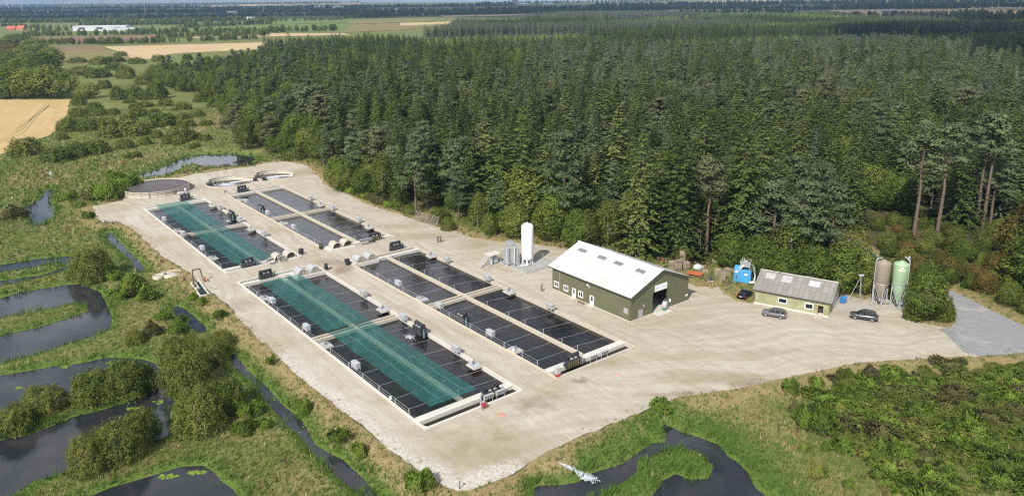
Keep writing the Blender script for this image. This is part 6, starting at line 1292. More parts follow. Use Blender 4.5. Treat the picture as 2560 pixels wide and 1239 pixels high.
# broom slope at the lower right
SLOPE = polyG([(2110,934),(2300,922),(2450,912),(2600,924),(2780,1010),(2780,1280),(2230,1280),(2180,1160),(2075,1080),(2040,1000)], -.6)
pts = []; xs_, ys_ = [p[0] for p in SLOPE], [p[1] for p in SLOPE]
tries = 0
while len(pts) < 285 and tries < 30000:
    tries += 1; p = (random.uniform(min(xs_), max(xs_)), random.uniform(min(ys_), max(ys_)))
    if sdist([p], SLOPE)[0] < -.3 and all((p[0] - q[0]) ** 2 + (p[1] - q[1]) ** 2 > 1.2 ** 2 for q in pts): pts.append(p)
pts.sort(key=lambda p: -p[1]); zz = land(np.array(pts))
rows = {}
for (x, y), z in zip(pts, zz):
    px, py = PX(x, y, z); r = int((py - 880) / 26); rows.setdefault(r, []).append((px, x, y, z))
for ri, r in enumerate(sorted(rows)):
    for i, (px, x, y, z) in enumerate(sorted(rows[r])):
        q = random.random(); kd, h = ('broom', random.choice((.7, .95, 1.25, 1.9)) * random.uniform(.85, 1.15)) if q < .74 else ('willow', random.uniform(.9, 2.0))
        plant(kd, x, y, z - .1, h, random.uniform(1.2, 2.2), '%s on the lower right slope, row %d from top, %s from left' % ('broom bush' if kd == 'broom' else 'leafy shrub', ri + 1, ordw(i + 1)), 'bushes of the lower right slope')
# trees at the far left edge and around the left fields
OAKS = [(128,247,112,84,'big round dark oak at the corner of the wheat field'),(62,247,90,76,'dark oak left of the big round one'),(14,247,90,80,'dark oak at the left edge behind the wheat field'),(215,247,56,40,'low dark tree right of the big round oak'),(95,240,70,70,'dark tree behind the oaks of the wheat field'),
 (40,205,90,60,'dark tree in the left wood, front row'),(100,180,80,50,'dark tree in the left wood, right side'),(10,190,80,60,'dark tree of the left wood at the picture edge'),(60,165,80,50,'dark tree of the left wood, middle'),(120,158,60,40,'dark tree at the right tip of the left wood'),(20,150,70,46,'dark tree of the left wood, back left'),(75,135,70,40,'dark tree of the left wood, back middle'),(30,120,70,36,'dark tree of the left wood, back row')]
for px, py, wp, hp, lb in OAKS:
    z = -.85; x, y = G(px, py, z); h = pxh(px, py, hp, z); wv = wpx(px, py, wp, z) / 2; plant('broad', x, y + wv * .4, z - .3, h, 1, lb, 'dark trees of the left wood', half=wv)
# silo bush, broadleaf edge, bushes along the yard
EDGE = [('broad',2318,806,118,150,'bright green bushy tree beside the silos'),('willow',2358,800,70,60,'low shrub at the road bend under the bushy tree'),('willow',2290,800,60,40,'low shrub at the foot of the silos'),
 ('broad',1290,597,100,90,'rounded broadleaf left behind the white tank'),('broad',1375,607,110,120,'tall broadleaf right behind the white tank'),('birch',1195,570,60,90,'drooping pale tree left of the white tank'),('broad',1440,625,90,100,'broadleaf behind the left end of the hall roof'),
 ('birch',955,500,70,120,'slender tree with pale leaning trunks at the forest edge'),('broad',850,480,90,90,'broadleaf tree at the bend of the upper yard edge'),('broad',905,492,70,70,'small broadleaf right of the bend of the yard edge'),
 ('broad',1960,735,110,110,'dark leafy tree behind the shed roof, left'),('broad',2040,735,120,120,'dark leafy tree behind the shed roof, middle'),('broad',2110,735,120,130,'dark leafy tree behind the shed roof, right'),('broad',2160,735,90,110,'dark leafy tree between shed and silos'),('broad',2215,735,80,90,'dark leafy tree behind the silos'),
 ('broad',1905,700,120,110,'bright leafy tree right of the blue machine'),('broad',1830,672,90,90,'dark leafy tree behind the blue machine'),
 ('rusty',2300,700,90,60,'rusty brown tree behind the green silo'),('rusty',2385,705,100,60,'rusty tree at the road behind the silos'),('rusty',2345,672,80,44,'brownish tree uphill of the green silo'),('rusty',2468,735,76,56,'brownish tree beyond the road bend'),('broad',2530,768,76,64,'dark green tree right of the road'),('rusty',2500,700,90,70,'rusty tree high on the right road bank'),('broad',2585,792,76,64,'dark tree at the right edge beside the road'),('broad',2410,655,90,50,'yellowish leafy tree under the tall pines'),('rusty',2540,660,100,90,'brown leafy tree at the right picture edge'),
 ('willow',1120,575,50,36,'bush at the yard edge right of the slatted rack'),('broad',1225,590,50,60,'dark bush at the foot of the bank left of the tank')]
for kd, px, py, wp, hp, lb in EDGE:
    x, y = G(px, py, .1); h = pxh(px, py, hp, .1); wv = wpx(px, py, wp, .1) / 2; plant(kd, x, y + wv * .35, -.2, h, 1, lb, 'leafy trees along the yard', half=wv * .86)
TALLP = [(2283,600,300,'tall pine with bare leaning trunk above the silos, leftmost of four'),(2340,606,320,'tall pine with bare trunk, second of four above the silos'),(2440,560,290,'tall thin pine, third of four at the right'),(2456,568,300,'tall pine, rightmost of four at the right'),
 (1600,640,350,'tall dark spruce rising behind the hall ridge'),(1700,650,360,'big spruce behind the right end of the hall'),(1765,640,250,'pine with bare trunk right of the hall'),(1845,640,330,'dense tall spruce behind the blue machine'),(2000,690,240,'blue-green pine behind the shed, left of two'),(2070,690,240,'broad blue-green pine behind the shed, right of two'),(1410,590,260,'grey-green pine behind the white tank'),(1040,535,170,'pine standing on the bank behind the slatted rack'),(1000,512,120,'pointed little spruce at the yard edge'),(1700,160,60,'pale yellow-green larch in the middle of the forest, left of two'),(1760,160,60,'pale yellow-green larch in the middle of the forest, right of two')]
for px, py, hp, lb in TALLP:
    x, y = G(px, py, .2); h = min(29, pxh(px, py, hp, .2)); kd = 'spruce' if 'spruce' in lb else 'tallpine' if 'trunk' in lb or 'of four' in lb else 'larch' if 'larch' in lb else 'pine'; plant(kd, x, y, .2, h, 1.0 if kd == 'pine' else 1.05, lb, 'pines and spruces one can single out')
# low undergrowth below the tall pines, and broom along the forest side of the yard
ug = []
for _ in range(900):
    px, py = random.uniform(2190, 2540), random.uniform(560, 735); q = G(px, py, .1)
    if len(ug) < 64 and min(sdist([q], road_xy)[0], sdist([q], lane_xy)[0]) > 1.2 and sdist([q], yard_xy)[0] > 3 and all((q[0] - o_[0]) ** 2 + (q[1] - o_[1]) ** 2 > 9 for o_ in ug): ug.append((*q, px, py))
ug.sort(key=lambda o_: -o_[1])
for i, (x, y, px, py) in enumerate(ug):
    kd = random.choice(('willow', 'broad', 'rusty', 'willow', 'broad')); row = sorted(o_[2] for o_ in ug[i // 8 * 8:i // 8 * 8 + 8]); h = random.uniform(2.2, 4.2)
    plant(kd, x, y, -.1, h, 1, '%s below the tall pines, row %d from back, %s from left' % ({'willow': 'low green shrub', 'broad': 'young leafy tree', 'rusty': 'brownish young tree'}[kd], i // 8 + 1, ordw(row.index(px) + 1)), 'undergrowth below the tall pines', half=random.uniform(1.7, 2.6))
for i in range(17):
    f = i / 16; px, py = 858 + 176 * f + random.uniform(-3, 3), 478 + 60 * f; x, y = G(px, py, .1); plant('broom', x, y + 1.0, 0, random.uniform(1.4, 2.6), 1, 'dark broom lining the upper yard edge below the trees, %s from the left' % ordw(i + 1), 'brooms along the upper yard edge', half=random.uniform(1.5, 2.4))
# dead bare tree right of the hall
t = thing('dead_tree', 'bare pale dead tree with forked trunk right of the hall', 'dead tree', (*G(1738, 650), 0)); m = MB(); rr = random.Random(5)
def limb(p, d, L, r, n):
    q = p + d * L; m.cyl(p, q, r, r * .65, 6, caps=False)
    if n:
        for _ in range(3 if n > 1 else 2): limb(q, (d + Vector((rr.uniform(-.6, .6), rr.uniform(-.6, .6), rr.uniform(-.1, .5)))).normalized(), L * rr.uniform(.55, .8), r * .6, n - 1)
for dx in (-.25, .3): limb(Vector((dx, 0, 0)), Vector((dx * .9, 0, 1)).normalized(), 3.0, .16, 3)
m.build('trunk', paint('dead_wood', (.36, .30, .23), .8), t)

# ================================================================ THE FOREST
FP = np.array(forest_xy)
def scatter(xr, yr, sp, poly, jit=.42):
    gx = np.arange(xr[0], xr[1], sp); gy = np.arange(yr[0], yr[1], sp); X, Y = np.meshgrid(gx, gy); P = np.column_stack([X.ravel(), Y.ravel()]) + rng.uniform(-jit, jit, (X.size, 2)) * sp
    P = P[np.abs(P[:, 0]) < P[:, 1] * (.95 if yr[0] < 800 else .8) + 30]; return P[sdist(P, poly) < 0]
def n2(P, s, o=0.0): return np.array([mnoise.noise((x * s + o, y * s - o, o)) for x, y in P])
fr = scatter((-260, 400), (120, 480), 6.9, FP); clear = np.minimum(sdist(fr, yard_xy), np.minimum(sdist(fr, lane_xy), sdist(fr, road_xy)))
own = np.array([tuple(o.location[:2]) for o in PLANTED]); dd = np.array([((own - p) ** 2).sum(1).min() for p in fr])
def mass_uv(P): return P[:, 0] * CU + P[:, 1] * SU, -P[:, 0] * SU + P[:, 1] * CU
hu, hv = mass_uv(fr); hallin = (hu > 95) & (hu < 119) & (hv > 87) & (hv < 117)
ok = (clear > 3.2) & (dd > 7) & ~hallin; fr = fr[ok]; clear = clear[ok]
fdp = -sdist(fr, FP); sp_n = n2(fr, .018); sp_m = n2(fr, .045, 5.0); u_, v_ = mass_uv(fr); pxs = np.array([PX(x, y, 0)[0] for x, y in fr])
pys = np.array([PX(x, y, 0)[1] for x, y in fr])
def wooded(px, py, d, ns_, nm_):
    """what grows where: rounded broadleaves to the left, spruce wall in the middle, grey spruce upslope, pines in groups"""
    q = random.random()
    if px < 640 + 120 * ns_: return 'broad' if q < .55 else 'birch' if q < .8 else 'willow' if q < .9 else 'pine'
    if d < 5: return 'broad' if q < .55 else 'willow' if q < .8 else 'birch'
    if 2150 < px and d < 30: return 'broad' if q < .6 else 'rusty' if q < .8 else 'pine'
    if px < 830 and py > 150: return 'broad' if q < .5 else 'birch' if q < .72 else 'pine' if q < .86 else 'spruce'
    if px < 1320 and 150 < py < 235 and ns_ > -.25: return 'broad' if q < .62 else 'spruce' if q < .85 else 'birch'
    if d < 14: return 'broad' if q < .42 else 'pine' if q < .66 else 'birch' if q < .74 else 'spruce'
    if nm_ > .17 and py > 230: return 'pine' if q < .66 else 'spruce'
    if nm_ < -.22 and py > 200: return 'broad' if q < .6 else 'birch' if q < .7 else 'spruce'
    if px > 1250 + 200 * ns_ and 118 < py < 330 - 60 * nm_: return 'greyspruce' if q < .74 else 'spruce' if q < .93 else 'pine'
    if nm_ < -.30: return 'broad' if q < .7 else 'spruce'
    return 'spruce' if q < .86 else 'pine' if q < .93 else 'broad'
kinds = [wooded(pxs[i], pys[i], fdp[i], sp_n[i], sp_m[i]) for i in range(len(fr))]
kinds = np.array(kinds); rtz = np.array([1.0 if 2200 < pxs[i] < 2520 and fdp[i] < 34 and kinds[i] != 'pine' else 0 for i in range(len(fr))]); dist = np.hypot(fr[:, 0], fr[:, 1])
SECT = [(0, 'beyond the round tanks'), (820, 'behind the far right basin'), (1020, 'behind the slatted rack'), (1200, 'behind the white tank'), (1400, 'behind the left half of the hall'), (1560, 'behind the right half of the hall'), (1740, 'behind the blue machine'), (1890, 'behind the shed'), (2130, 'behind the silos'), (2330, 'beyond the road bend')]
LIM = {'spruce': 230, 'pine': 180, 'broad': 210, 'birch': 90, 'willow': 45, 'rusty': 60, 'greyspruce': 60}
TONE = {'spruce': 'pointed dark spruce', 'pine': 'round-topped blue-green pine', 'broad': 'leafy broadleaf tree', 'birch': 'pale drooping birch', 'willow': 'low leafy shrub', 'rusty': 'brownish leafy tree', 'greyspruce': 'pale grey-green spruce'}
def hgt(kd, d):
    if kd == 'greyspruce': return random.uniform(13, 21)
    if kd == 'larch': return random.uniform(13, 18)
    if kd == 'spruce': return random.uniform(14, 27) if d > 10 else random.uniform(9, 17)
    if kd == 'pine': return random.uniform(15, 21)
    if kd in ('broad', 'rusty'): return random.uniform(5.5, 9) if d < 8 else random.uniform(9, 15)
    if kd == 'birch': return random.uniform(8, 13)
    return random.uniform(2.0, 3.6)
rest = []
vis = (np.abs(fr[:, 0]) < fr[:, 1] * .70 + 6)
for kd in LIM:
    idx = np.where(kinds == kd)[0]; idx = idx[np.argsort(dist[idx] + np.where(vis[idx], 0, 1e5))]; sel, rs = idx[:LIM[kd]], idx[LIM[kd]:]
    rest += [(kd, i) for i in rs]; bys = {}
    for i in sel: bys.setdefault(max(s for s in range(len(SECT)) if pxs[i] >= SECT[s][0] or s == 0), []).append(i)
    for s, lst in bys.items():
        lst.sort(key=lambda i: dist[i])
        for r in range(0, len(lst), 6):
            for c_, i in enumerate(sorted(lst[r:r + 6], key=lambda i: pxs[i])):
                plant(kd, fr[i, 0], fr[i, 1], .15 if fdp[i] > 3 else 0, hgt(kd, fdp[i]) * (1 + .42 * np.clip(sp_n[i] - .1, -.6, .3)) * random.choice((.72, .95, 1, 1.05, 1.1)) if rtz[i] < .5 else random.uniform(3.5, 6), random.uniform(1.0, 1.42), '%s %s, row %d, %s from left' % (TONE[kd], SECT[s][1], r // 6 + 1, ordw(c_ + 1)), {'spruce': 'spruces', 'pine': 'pines', 'broad': 'broadleaf trees', 'birch': 'birches', 'willow': 'shrubs', 'rusty': 'rusty trees', 'greyspruce': 'grey spruces'}[kd] + ' of the near forest')
# one object per mass of far trees, scattered with geometry nodes over its points
def mass(name, label, P, Z, kindlist, S, pick):
    me = bpy.data.meshes.new(name); n = len(P); me.from_pydata([(float(x), float(y), float(z)) for (x, y), z in zip(P, Z)], [], [])
    for nm, data, typ in (('scl', S, 'FLOAT'), ('rot', rng.random(n) * 6.283, 'FLOAT'), ('pick', pick, 'INT')):
        a = me.attributes.new(nm, typ, 'POINT'); a.data.foreach_set('value', np.asarray(data, np.int32 if typ == 'INT' else np.float32))
    o = link(bpy.data.objects.new(name, me)); tag(o, label, 'trees', kind='stuff')
    ng = bpy.data.node_groups.new(name, 'GeometryNodeTree'); ng.interface.new_socket('Geometry', in_out='INPUT', socket_type='NodeSocketGeometry'); ng.interface.new_socket('Geometry', in_out='OUTPUT', socket_type='NodeSocketGeometry')
    gi = ng.nodes.new('NodeGroupInput'); go = ng.nodes.new('NodeGroupOutput'); jn = ng.nodes.new('GeometryNodeJoinGeometry'); ip = ng.nodes.new('GeometryNodeInstanceOnPoints'); L = ng.links
    for p in reversed(kindlist):
        oi = ng.nodes.new('GeometryNodeObjectInfo'); oi.transform_space = 'ORIGINAL'; oi.inputs['As Instance'].default_value = True; oi.inputs[0].default_value = [c for c in KIDS[p.name] if c.name.startswith('crown')][0]; L.new(oi.outputs['Geometry'], jn.inputs[0])
    def at(nm, typ): a = ng.nodes.new('GeometryNodeInputNamedAttribute'); a.data_type = typ; a.inputs[0].default_value = nm; return a.outputs[0]
    cx_ = ng.nodes.new('ShaderNodeCombineXYZ'); L.new(at('rot', 'FLOAT'), cx_.inputs[2]); L.new(gi.outputs[0], ip.inputs['Points']); L.new(jn.outputs[0], ip.inputs['Instance']); ip.inputs['Pick Instance'].default_value = True
    L.new(at('pick', 'INT'), ip.inputs['Instance Index']); L.new(cx_.outputs[0], ip.inputs['Rotation']); L.new(at('scl', 'FLOAT'), ip.inputs['Scale']); L.new(ip.outputs[0], go.inputs[0])
    md = o.modifiers.new('scatter', 'NODES'); md.node_group = ng; return o
PH0 = {kd: PH[kd, 0] for kd in PROTO}; KO = ('spruce', 'pine', 'broad', 'birch', 'willow', 'rusty', 'larch', 'greyspruce')
kl = [p for kd in KO for p in PROTO[kd]]; off = {}; c_ = 0
for kd in KO: off[kd] = c_; c_ += len(PROTO[kd])
def stand(x, y):
    """forestry compartments: every block was planted with one kind in one year; narrow rides between them"""
    a, b = x * .94 + y * .34, -x * .34 + y * .94; w1, w2 = 230., 150.; i, j = math.floor(a / w1), math.floor((b + 60 * (i_ := math.sin(math.floor(a / w1) * 7.1))) / w2)
    fa, fb = a / w1 - i, (b + 60 * i_) / w2 - j
    if min(fa, 1 - fa) * w1 < 4.5 or min(fb, 1 - fb) * w2 < 4.5: return (None, 0)
    r = random.Random(i * 7919 + j * 104729); q = r.random()
    return ('greyspruce', r.uniform(13, 17)) if q < .16 else ('spruce', r.uniform(10, 16)) if q < .27 else ('larch', r.uniform(6, 10)) if q < .66 else ('broad', r.uniform(6, 10)) if q < .88 else ('greyspruce', r.uniform(3.5, 6))
def pickof(kd): return off[kd] + random.randrange(len(PROTO[kd]))
LARCH = [(*G(px, py), rx_, ry_) for px, py, rx_, ry_ in ((1420, 80, 150, 70), (1560, 82, 110, 60), (1790, 140, 75, 45), (1730, 98, 100, 60), (1330, 66, 260, 140), (1650, 62, 200, 120), (1080, 92, 90, 60))]
P, S, K = [], [], []
for kd, i in rest: P.append(fr[i]); S.append(hgt(kd, fdp[i]) / PH0[kd]); K.append(pickof(kd))
for (y0, y1, sp, mul) in ((480, 820, 7.0, 1.05), (820, 1500, 7.6, 1.1), (1500, 3300, 12, 1.25)):
    Q = scatter((-y1 * .8, y1 * .8), (y0, y1), sp, FP); a, b = n2(Q, .006, 2.), n2(Q, .02, 7.)
    for (x, y), na, nb_ in zip(Q, a, b):
        px, py = PX(x, y, 0); kd = wooded(px, py, 30, na, nb_); hh = hgt(kd, 30); st = stand(x, y)
        if py < 150 and st is not None:
            if st[0] is None: continue
            kd = st[0] if random.random() < .9 else 'spruce'; hh = st[1] * random.uniform(.8, 1.12)
        if px < 660: hh *= .75
        if -.03 < na < -.008: continue
        P.append((x, y)); S.append(hh / PH0[kd] * mul); K.append(pickof(kd))
mass('deep_forest', 'dense spruce forest stretching away behind the first rows', P, np.zeros(len(P)), kl, S, K)
# hedgerows and woods of the far plain: (x0, y0, x1, y1) in the photograph along the ground, rows, spacing
BELTS = [(70,112,300,111,3,9,9),(250,112,400,109,3,9,9),(395,108,660,98,3,9,9),(60,92,420,87,3,10,10),(400,96,680,90,3,10,10),(330,82,690,82,3,12,10),(680,82,860,77,3,12,12),(80,79,135,80,3,12,9),(0,66,60,70,3,10,8),(70,74,200,70,4,12,10),(200,66,480,62,6,13,13),(480,70,700,60,4,13,12),(-80,60,330,56,6,14,13),(330,60,640,52,6,14,13),
 (-100,50,300,45,7,16,14),(300,48,900,40,7,16,14),(640,54,860,52,3,14,12),(860,48,1000,44,4,14,13),(-120,38,330,34,6,20,15),(200,36,900,31,6,22,15),(900,44,1400,34,6,16,15),(880,36,1500,27,6,22,15),(-150,27,500,21,6,28,16),(500,26,1300,16,6,28,16),(1300,30,1900,24,7,20,16),(1900,28,2640,19,7,20,16),(1700,36,2000,34,4,18,15),(2000,44,2300,42,4,16,14),(2380,36,2640,42,3,16,14),(1500,18,2700,5,6,32,17),(-150,20,850,10,6,40,17),(1200,12,1700,4,4,40,17),(1800,12,2640,0,5,40,16),(-150,16.5,500,11.5,5,60,18),(450,11.5,900,7.5,4,60,17),(2100,20,2640,14,3,30,14)]
P, S, K = [], [], []
for x0, y0, x1, y1, rows_, sp, hh in BELTS:
    a, b = np.array(G(x0, y0, -.8)), np.array(G(x1, y1, -.8)); n_ = int(np.linalg.norm(b - a) / sp); dn = unit(np.array([-(b - a)[1], (b - a)[0]]))
    if dn[1] < 0: dn = -dn
    for q in range(n_):
        for r in range(rows_):
            if mnoise.noise((q * .08, r * .3 + x0, y0)) < -.42: continue
            p = a + (b - a) * (q + random.uniform(-.4, .4)) / n_ + dn * (r + random.uniform(-.4, .4)) * sp * 1.25; kd = 'broad' if random.random() < .68 else 'spruce'
            P.append(p); S.append(hh * random.uniform(.65, 1.15) / PH0[kd] * (1.0 if sp < 20 else 1.3)); K.append(pickof(kd))
mass('far_woods', 'far hedgerows and woods of the plain up to the horizon', P, np.full(len(P), -.8), kl, S, K)

# ================================================================ GRASS AND REEDS OF THE MARSH
def tufts(name, label, P, Z, H, colr, mat, nb=5, spread=.22, thick=.055):
    n = len(P); g = rng; a = g.random((n, nb)) * 6.283; r = g.random((n, nb)) * spread; h = H[:, None] * g.uniform(.6, 1.2, (n, nb)); ln = g.uniform(.1, .55, (n, nb)) * h + .05; wn = .35 * H[:, None]
    bx = P[:, 0:1] + r * np.cos(a); by = P[:, 1:2] + r * np.sin(a); b2 = g.random((n, nb)) * 6.283; tx_ = bx + ln * np.cos(a) + wn * .25; ty_ = by + ln * np.sin(a) + wn * .12; zb = Z[:, None] + 0 * a - .06
    w_ = thick * (1 + .6 * g.random((n, nb)))
    V = np.stack([np.stack([bx - w_ * np.cos(b2), by - w_ * np.sin(b2), zb], -1), np.stack([bx + w_ * np.cos(b2), by + w_ * np.sin(b2), zb], -1), np.stack([tx_, ty_, zb + h], -1)], 2).reshape(-1, 3)
    C_ = np.repeat(colr, nb * 3, 0) * np.repeat(g.uniform(.75, 1.25, (n * nb, 1)), 3, 0); C_ = np.column_stack([C_, np.ones(len(C_))])
    o = npmesh(name, V, np.arange(len(V)).reshape(-1, 3), mat, {'tint': ('POINT', 'FLOAT_COLOR', C_)}); tag(o, label, 'grass', kind='stuff'); return o
gm2, g2t, g2b = newmat('grass_blades'); k = N(g2t); col = k.n('ShaderNodeAttribute', attribute_name='tint').outputs['Color']; g2t.links.new(col, g2b.inputs['Base Color']); g2b.inputs['Roughness'].default_value = .8; g2b.inputs['Specular IOR Level'].default_value = .1
tr = k.n('ShaderNodeBsdfTranslucent', {'Color': col}); mx = k.n('ShaderNodeMixShader', {0: .3, 1: g2b.outputs[0], 2: tr.outputs[0]}); g2t.links.new(mx.outputs[0], g2t.nodes['Material Output'].inputs[0])
Q = []
for y0, y1, sp in ((66, 110, .52), (110, 150, .66), (150, 215, .92), (215, 300, 1.35), (300, 430, 2.0)):
    X, Y = np.meshgrid(np.arange(-y1 * .72, y1 * .72, sp), np.arange(y0, y1, sp)); q = np.column_stack([X.ravel(), Y.ravel()]) + rng.uniform(-.5, .5, (X.size, 2)) * sp; q = q[np.abs(q[:, 0]) < q[:, 1] * .70 + 5]; Q.append(q)
Q = np.concatenate(Q); uq, vq = mass_uv(Q); Q = Q[(uq < 50) | (vq < 84) | (vq > 236) | (sdist(Q, yard_xy) > -1.6)]
z, dy_, dw_ = land(Q, True); fdq = sdist(Q, forest_xy); fq = sdist(Q, wf_xy := polyG([(-420, 250), (178, 249), (172, 262), (165, 290), (150, 318), (120, 340), (80, 352), (30, 375), (0, 388), (-300, 470)], -.7))
keep = ((dy_ > .25) | ((dy_ > -1.6) & (rng.random(len(Q)) < .16 + .2 * (dy_ > -.6)))) & ((dw_ > .15) | ((dw_ > -1.3) & (n2(Q, .33, 11.) > .2))) & (fdq > -6) & (fq > 1); Q, z, dy_, dw_ = Q[keep], np.where(dy_ < .3, np.maximum(z, 0), z)[keep], dy_[keep], dw_[keep]
na, nb_ = n2(Q, .07, 3.), n2(Q, .3, 6.); mo = (dw_ < 2.0 + 2.4 * na + np.where((Q[:, 0] > 8) & (Q[:, 1] < 125), 4.0, 0)) & (rng.random(len(Q)) < .93)
bank = (1 - sm(dy_, 1, 6)); tanp = np.clip(.20 + .75 * na + .55 * nb_ + .4 * bank + blobs(Q, DRYB) * .4, 0, 1)
tan = np.array([.36, .295, .135]); olv = np.array([.165, .20, .055]); grn = np.array([.11, .175, .04]); mos = np.array([.085, .148, .028]); straw = np.array([.44, .38, .21]); red_ = np.array([.17, .095, .055])
rn = rng.random(len(Q)); Cq = np.where((rn < tanp * .62)[:, None], tan, np.where((rn < .5 + .3 * nb_)[:, None], olv, grn)); Cq = np.where((rng.random(len(Q)) < .05)[:, None], straw, Cq); Cq = np.where((rng.random(len(Q)) < .035 * (1 + 2 * nb_))[:, None], red_, Cq)
thin = rng.random(len(Q)) < np.where(bank > .4, .45, .85); dq = Q[:, 1]; fat = np.clip(dq / 130, 1, 3.2)
for nm, lb, sel, Hh, cc in (('tall_grass', 'tall tan and green grass of the marsh and banks', ~mo & thin, .55, Cq), ('water_grass', 'bright green grass growing along the marsh water', mo, .42, mos * (1 + .5 * nb_[:, None]))):
    ii_ = np.where(sel)[0]; H_ = np.where((dw_[ii_] < 1.4) & (nb_[ii_] > .05), 1.9, 1.0) * np.where(dy_[ii_] < .2, .45, 1.0) * (Hh + .35 * np.clip(nb_[ii_] + .2, 0, 1)) * rng.uniform(.7, 1.3, len(ii_)) * np.clip(fat[ii_], 1, 1.7)
    tufts(nm, lb, Q[ii_], z[ii_], H_, np.clip(cc[ii_], .01, 1), gm2, 5, .30, .045) if False else None
    f = fat[ii_]
    for lo_, hi_, th in ((0, 1.15, .05), (1.15, 1.7, .075), (1.7, 9, .13)):
        j = (f >= lo_) & (f < hi_)
        if j.any(): tufts(nm, lb + {0: ', nearest part', 1.15: ', middle part', 1.7: ', farther part'}[lo_], Q[ii_][j], z[ii_][j], H_[j], np.clip(cc[ii_][j], .01, 1), gm2, 5, .3 * max(1, lo_), th)
# floating weed on the marsh water
weed_m = paint('duckweed', (.16, .24, .02), .8, var=.25); 
WEED = [(163,915,14,4),(300,905,40,6),(395,1005,14,5),(330,1020,16,3),(758,1066,7,16),(625,920,10,6),(640,940,7,4),(48,968,10,3),(395,1075,8,3),(430,965,10,4),(495,1180,22,6),(420,1190,24,6),(650,393,10,5),(600,384,30,1.5),(480,392,22,1.6),(220,708,22,8),(520,823,6,5),(640,402,6,5),(275,580,7,2),(455,765,8,2),(870,1150,8,4),(690,995,6,5),(350,985,20,4)]
for i, (px, py, rx, ry) in enumerate(WEED):
    cx_, cy_ = G(px, py, WZ); ex = abs(G(px + rx, py, WZ)[0] - cx_); ey = abs(G(px, py - ry, WZ)[1] - cy_)
    m = MB(); nb2 = int(min(160, 14 + ex * ey * 9))
    for q in range(nb2):
        a, r = random.random() * 6.283, random.random() ** .6; x_, y_ = ex * r * math.cos(a), ey * r * math.sin(a); rr = random.uniform(.08, .34) * min(1, ex); vv = [(x_ + rr * random.uniform(.6, 1.3) * math.cos(b), y_ + rr * random.uniform(.6, 1.3) * math.sin(b), .010 + .0006 * q) for b in np.linspace(0, 5.3, 7)]; m.add(vv, [tuple(range(7))])
    o = m.build('duckweed', weed_m, None, (cx_, cy_, WZ)); tag(o, 'yellow-green floating weed on the marsh water', 'weed', 'patches of floating weed', 'stuff')
# ================================================================ FAR BUILDINGS AND TURBINES
farw = paint('far_white', (.55, .55, .56), .6, var=.05); tile = paint('red_tiles', (.45, .12, .07), .8, var=.15); brick = paint('brick', (.42, .22, .15), .85); fgrey = paint('far_grey', (.33, .34, .36), .7); fdark = paint('far_dark', (.06, .06, .07), .5)
def house(px, py, L, D_, He, Hr, wall, roof, label, rz=0.0, name='farm_house', nwin=4):
    x, y = G(px, py, -.8); t = thing(name, label, 'building', (x, y, -.8), rz)
    MB().box(-L / 2, L / 2, -D_ / 2, D_ / 2, -.3, He).extrude([(-D_ / 2, He), (D_ / 2, He), (0, Hr - .05)], 'x', -L / 2, L / 2).build('wall', wall, t)
    MB().add([(-L / 2 - .4, 0, Hr), (-L / 2 - .4, -D_ / 2 - .4, He - .1), (L / 2 + .4, -D_ / 2 - .4, He - .1), (L / 2 + .4, 0, Hr), (-L / 2 - .4, D_ / 2 + .4, He - .1), (L / 2 + .4, D_ / 2 + .4, He - .1)], [(0, 1, 2, 3), (3, 5, 4, 0)]).build('roof', roof, t)
    for q in range(nwin): a = -L / 2 + L * (q + .5) / nwin; MB().box(a - L / nwin * .18, a + L / nwin * .18, -D_ / 2 - .03, -D_ / 2 - .003, He * .35, He * .75).build('window', fdark, t)
    return t
house(30, 76, 16, 9, 3.5, 9, brick, tile, 'red-roofed farm house at the far left, left of two', R(10)); h2 = house(54, 76, 18, 10, 3.5, 10, brick, tile, 'red-roofed farm house at the far left, right of two', R(-15))
house(258, 77, 105, 30, 9.5, 10.5, farw, farw, 'long white factory hall in the far left fields', R(3), 'factory_hall', 3); house(313, 78, 60, 16, 5.5, 7, farw, fgrey, 'low grey wing right of the long white factory hall', R(3), 'factory_hall', 8); house(290, 79, 50, 10, 3.5, 4.5, farw, farw, 'low white shed in front of the long factory hall', R(3), 'factory_hall', 6)
for px, py, L, lb in ((580,34,40,'white barn in the far fields left of centre'),(626,48,26,'small white farm beyond the first far fields'),(800,22,60,'row of pale farm buildings on the far plain'),(845,22,60,'second row of pale farm buildings on the far plain'),(990,28,30,'white farm house on the far plain, left of two near the middle'),(1028,28,28,'white farm house on the far plain, right of two near the middle'),(1310,14,60,'white block on the far plain right of the middle'),(1370,14,60,'pale low block next to the white one on the far plain'),(2218,33,46,'dark barn with pale roof in the far right field')):
    house(px, py, L, L * .4, L * .16, L * .24, farw, fgrey if px > 2000 else farw, lb, 0, 'farm_building', 4)
x, y = G(1288, 12, -.8); t = thing('tower_block', 'tall white block of the far town near the middle of the horizon', 'building', (x, y, -.8)); MB().bbox(-25, 25, -10, 10, 0, 36, .5).build('wall', farw, t)
for q in range(5): MB().box(-22, 22, -10.06, -10.003, 4 + q * 6, 6.5 + q * 6).build('window', fdark, t)
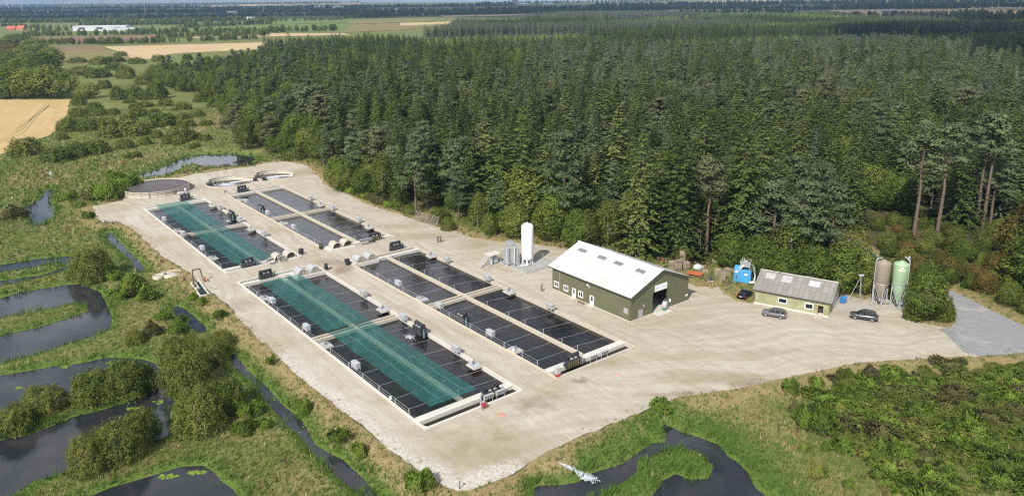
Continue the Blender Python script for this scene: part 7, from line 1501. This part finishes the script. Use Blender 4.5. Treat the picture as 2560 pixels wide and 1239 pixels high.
for i, (px, py, s) in enumerate(((21, 22, 1), (33, 22, 1), (141, 22, 1), (161, 23, 1), (257, 21, 1))):
    x, y = G(px, py, -.8); t = thing('wind_turbine', 'white wind turbine on the far left horizon, %s from the left' % ordw(i + 1), 'wind turbine', (x, y, -.8), R(random.uniform(-30, 30)), 'wind turbines on the horizon')
    MB().cyl((0, 0, 0), (0, 0, 80), 2.6, 1.5, 12).build('tower', farw, t); MB().bbox(-2, 2, -4, 5, 78.5, 82, .4).build('nacelle', farw, t)
    a0 = random.random() * 2
    for q in range(3):
        a = a0 + q * 2.094; bl = MB().add([(-.5, -4.6, 0), (.5, -4.4, 0), (1.4, -4.6, 8), (.25, -4.6, 42), (-.25, -4.5, 42), (-.8, -4.4, 8)], [(0, 1, 2, 3, 4, 5)]); bl.add([(-.5, -4.2, 0), (.5, -4.2, 0), (1.2, -4.3, 8), (.2, -4.5, 42), (-.2, -4.4, 42), (-.6, -4.2, 8)], [(0, 1, 2, 3, 4, 5)])
        o = bl.build('blade', farw, t); o.location = (0, 0, 80.3); o.rotation_euler = (0, a, 0)
x, y = G(315, 33, -.8); t = thing('mast', 'thin pale mast standing in the dark far woods', 'mast', (x, y, -.8)); MB().cyl((0, 0, 0), (0, 0, 34), 1.6, .6, 6).box(-5, 5, -.4, .4, 24, 25).build('lattice', farw, t)

# ================================================================ CLOUDS (they stand above the picture and shade the dark far woods)
cm, ct, cb_ = newmat('cloud_white'); cb_.inputs['Base Color'].default_value = (.85, .86, .88, 1); cb_.inputs['Roughness'].default_value = 1.0
def cloud(sx, sy, rx, ry, alt, seed):
    """a cloud whose shadow falls round the ground point sx, sy"""
    d = alt / math.tan(SUN_EL); cx, cy = sx + math.cos(SUN_AZ) * d, sy + math.sin(SUN_AZ) * d
    bm = bmesh.new(); bmesh.ops.create_icosphere(bm, subdivisions=5, radius=1.0)
    for v in bm.verts:
        n_ = v.co.normalized(); f = 1 + .28 * mnoise.noise(n_ * 2.2 + Vector((seed, 0, 0))) + .16 * mnoise.noise(n_ * 5 + Vector((0, seed, 0)))
        v.co = Vector((n_.x * rx * f, n_.y * ry * f, (n_.z * 70 * f if n_.z > 0 else n_.z * 18)))
    me = bpy.data.meshes.new('cloud'); bm.to_mesh(me); bm.free(); me.materials.append(cm); me.polygons.foreach_set('use_smooth', [True] * len(me.polygons))
    o = link(bpy.data.objects.new('cloud', me)); o.location = (cx, cy, alt); tag(o, kind='structure')
CLOUDS = [((900, 930), 440, 380, 1.3, 900), ((680, 640), 290, 180, 5.2, 760), ((1360, 1700), 560, 420, 2.1, 1600)]
for (sx, sy), rx, ry, sd_, al in CLOUDS: cloud(sx, sy, rx, ry, al, sd_)
for (px, py), rx, ry, sd_ in (((250, 38), 1500, 700, 3.3), ((520, 22), 3200, 1300, 7.7), ((1250, 29), 1500, 800, 4.7), ((1900, 18), 2300, 1300, 6.1)):
    x, y = G(px, py); cloud(x, y, rx, ry, max(1500, y * 1.03), sd_)

# ================================================================ HAZE
hm_ = bpy.data.materials.new('haze_air'); hm_.use_nodes = True; t_ = hm_.node_tree; t_.nodes.remove(t_.nodes['Principled BSDF'])
pv_ = t_.nodes.new('ShaderNodeVolumePrincipled'); pv_.inputs['Color'].default_value = (.40, .62, 1.0, 1); pv_.inputs['Density'].default_value = 6.5e-5; pv_.inputs['Anisotropy'].default_value = .1
t_.links.new(pv_.outputs[0], t_.nodes['Material Output'].inputs['Volume'])
o = MB().box(-15500, 15500, -60, 15200, -6, 125).build('haze', hm_); tag(o, kind='stuff')
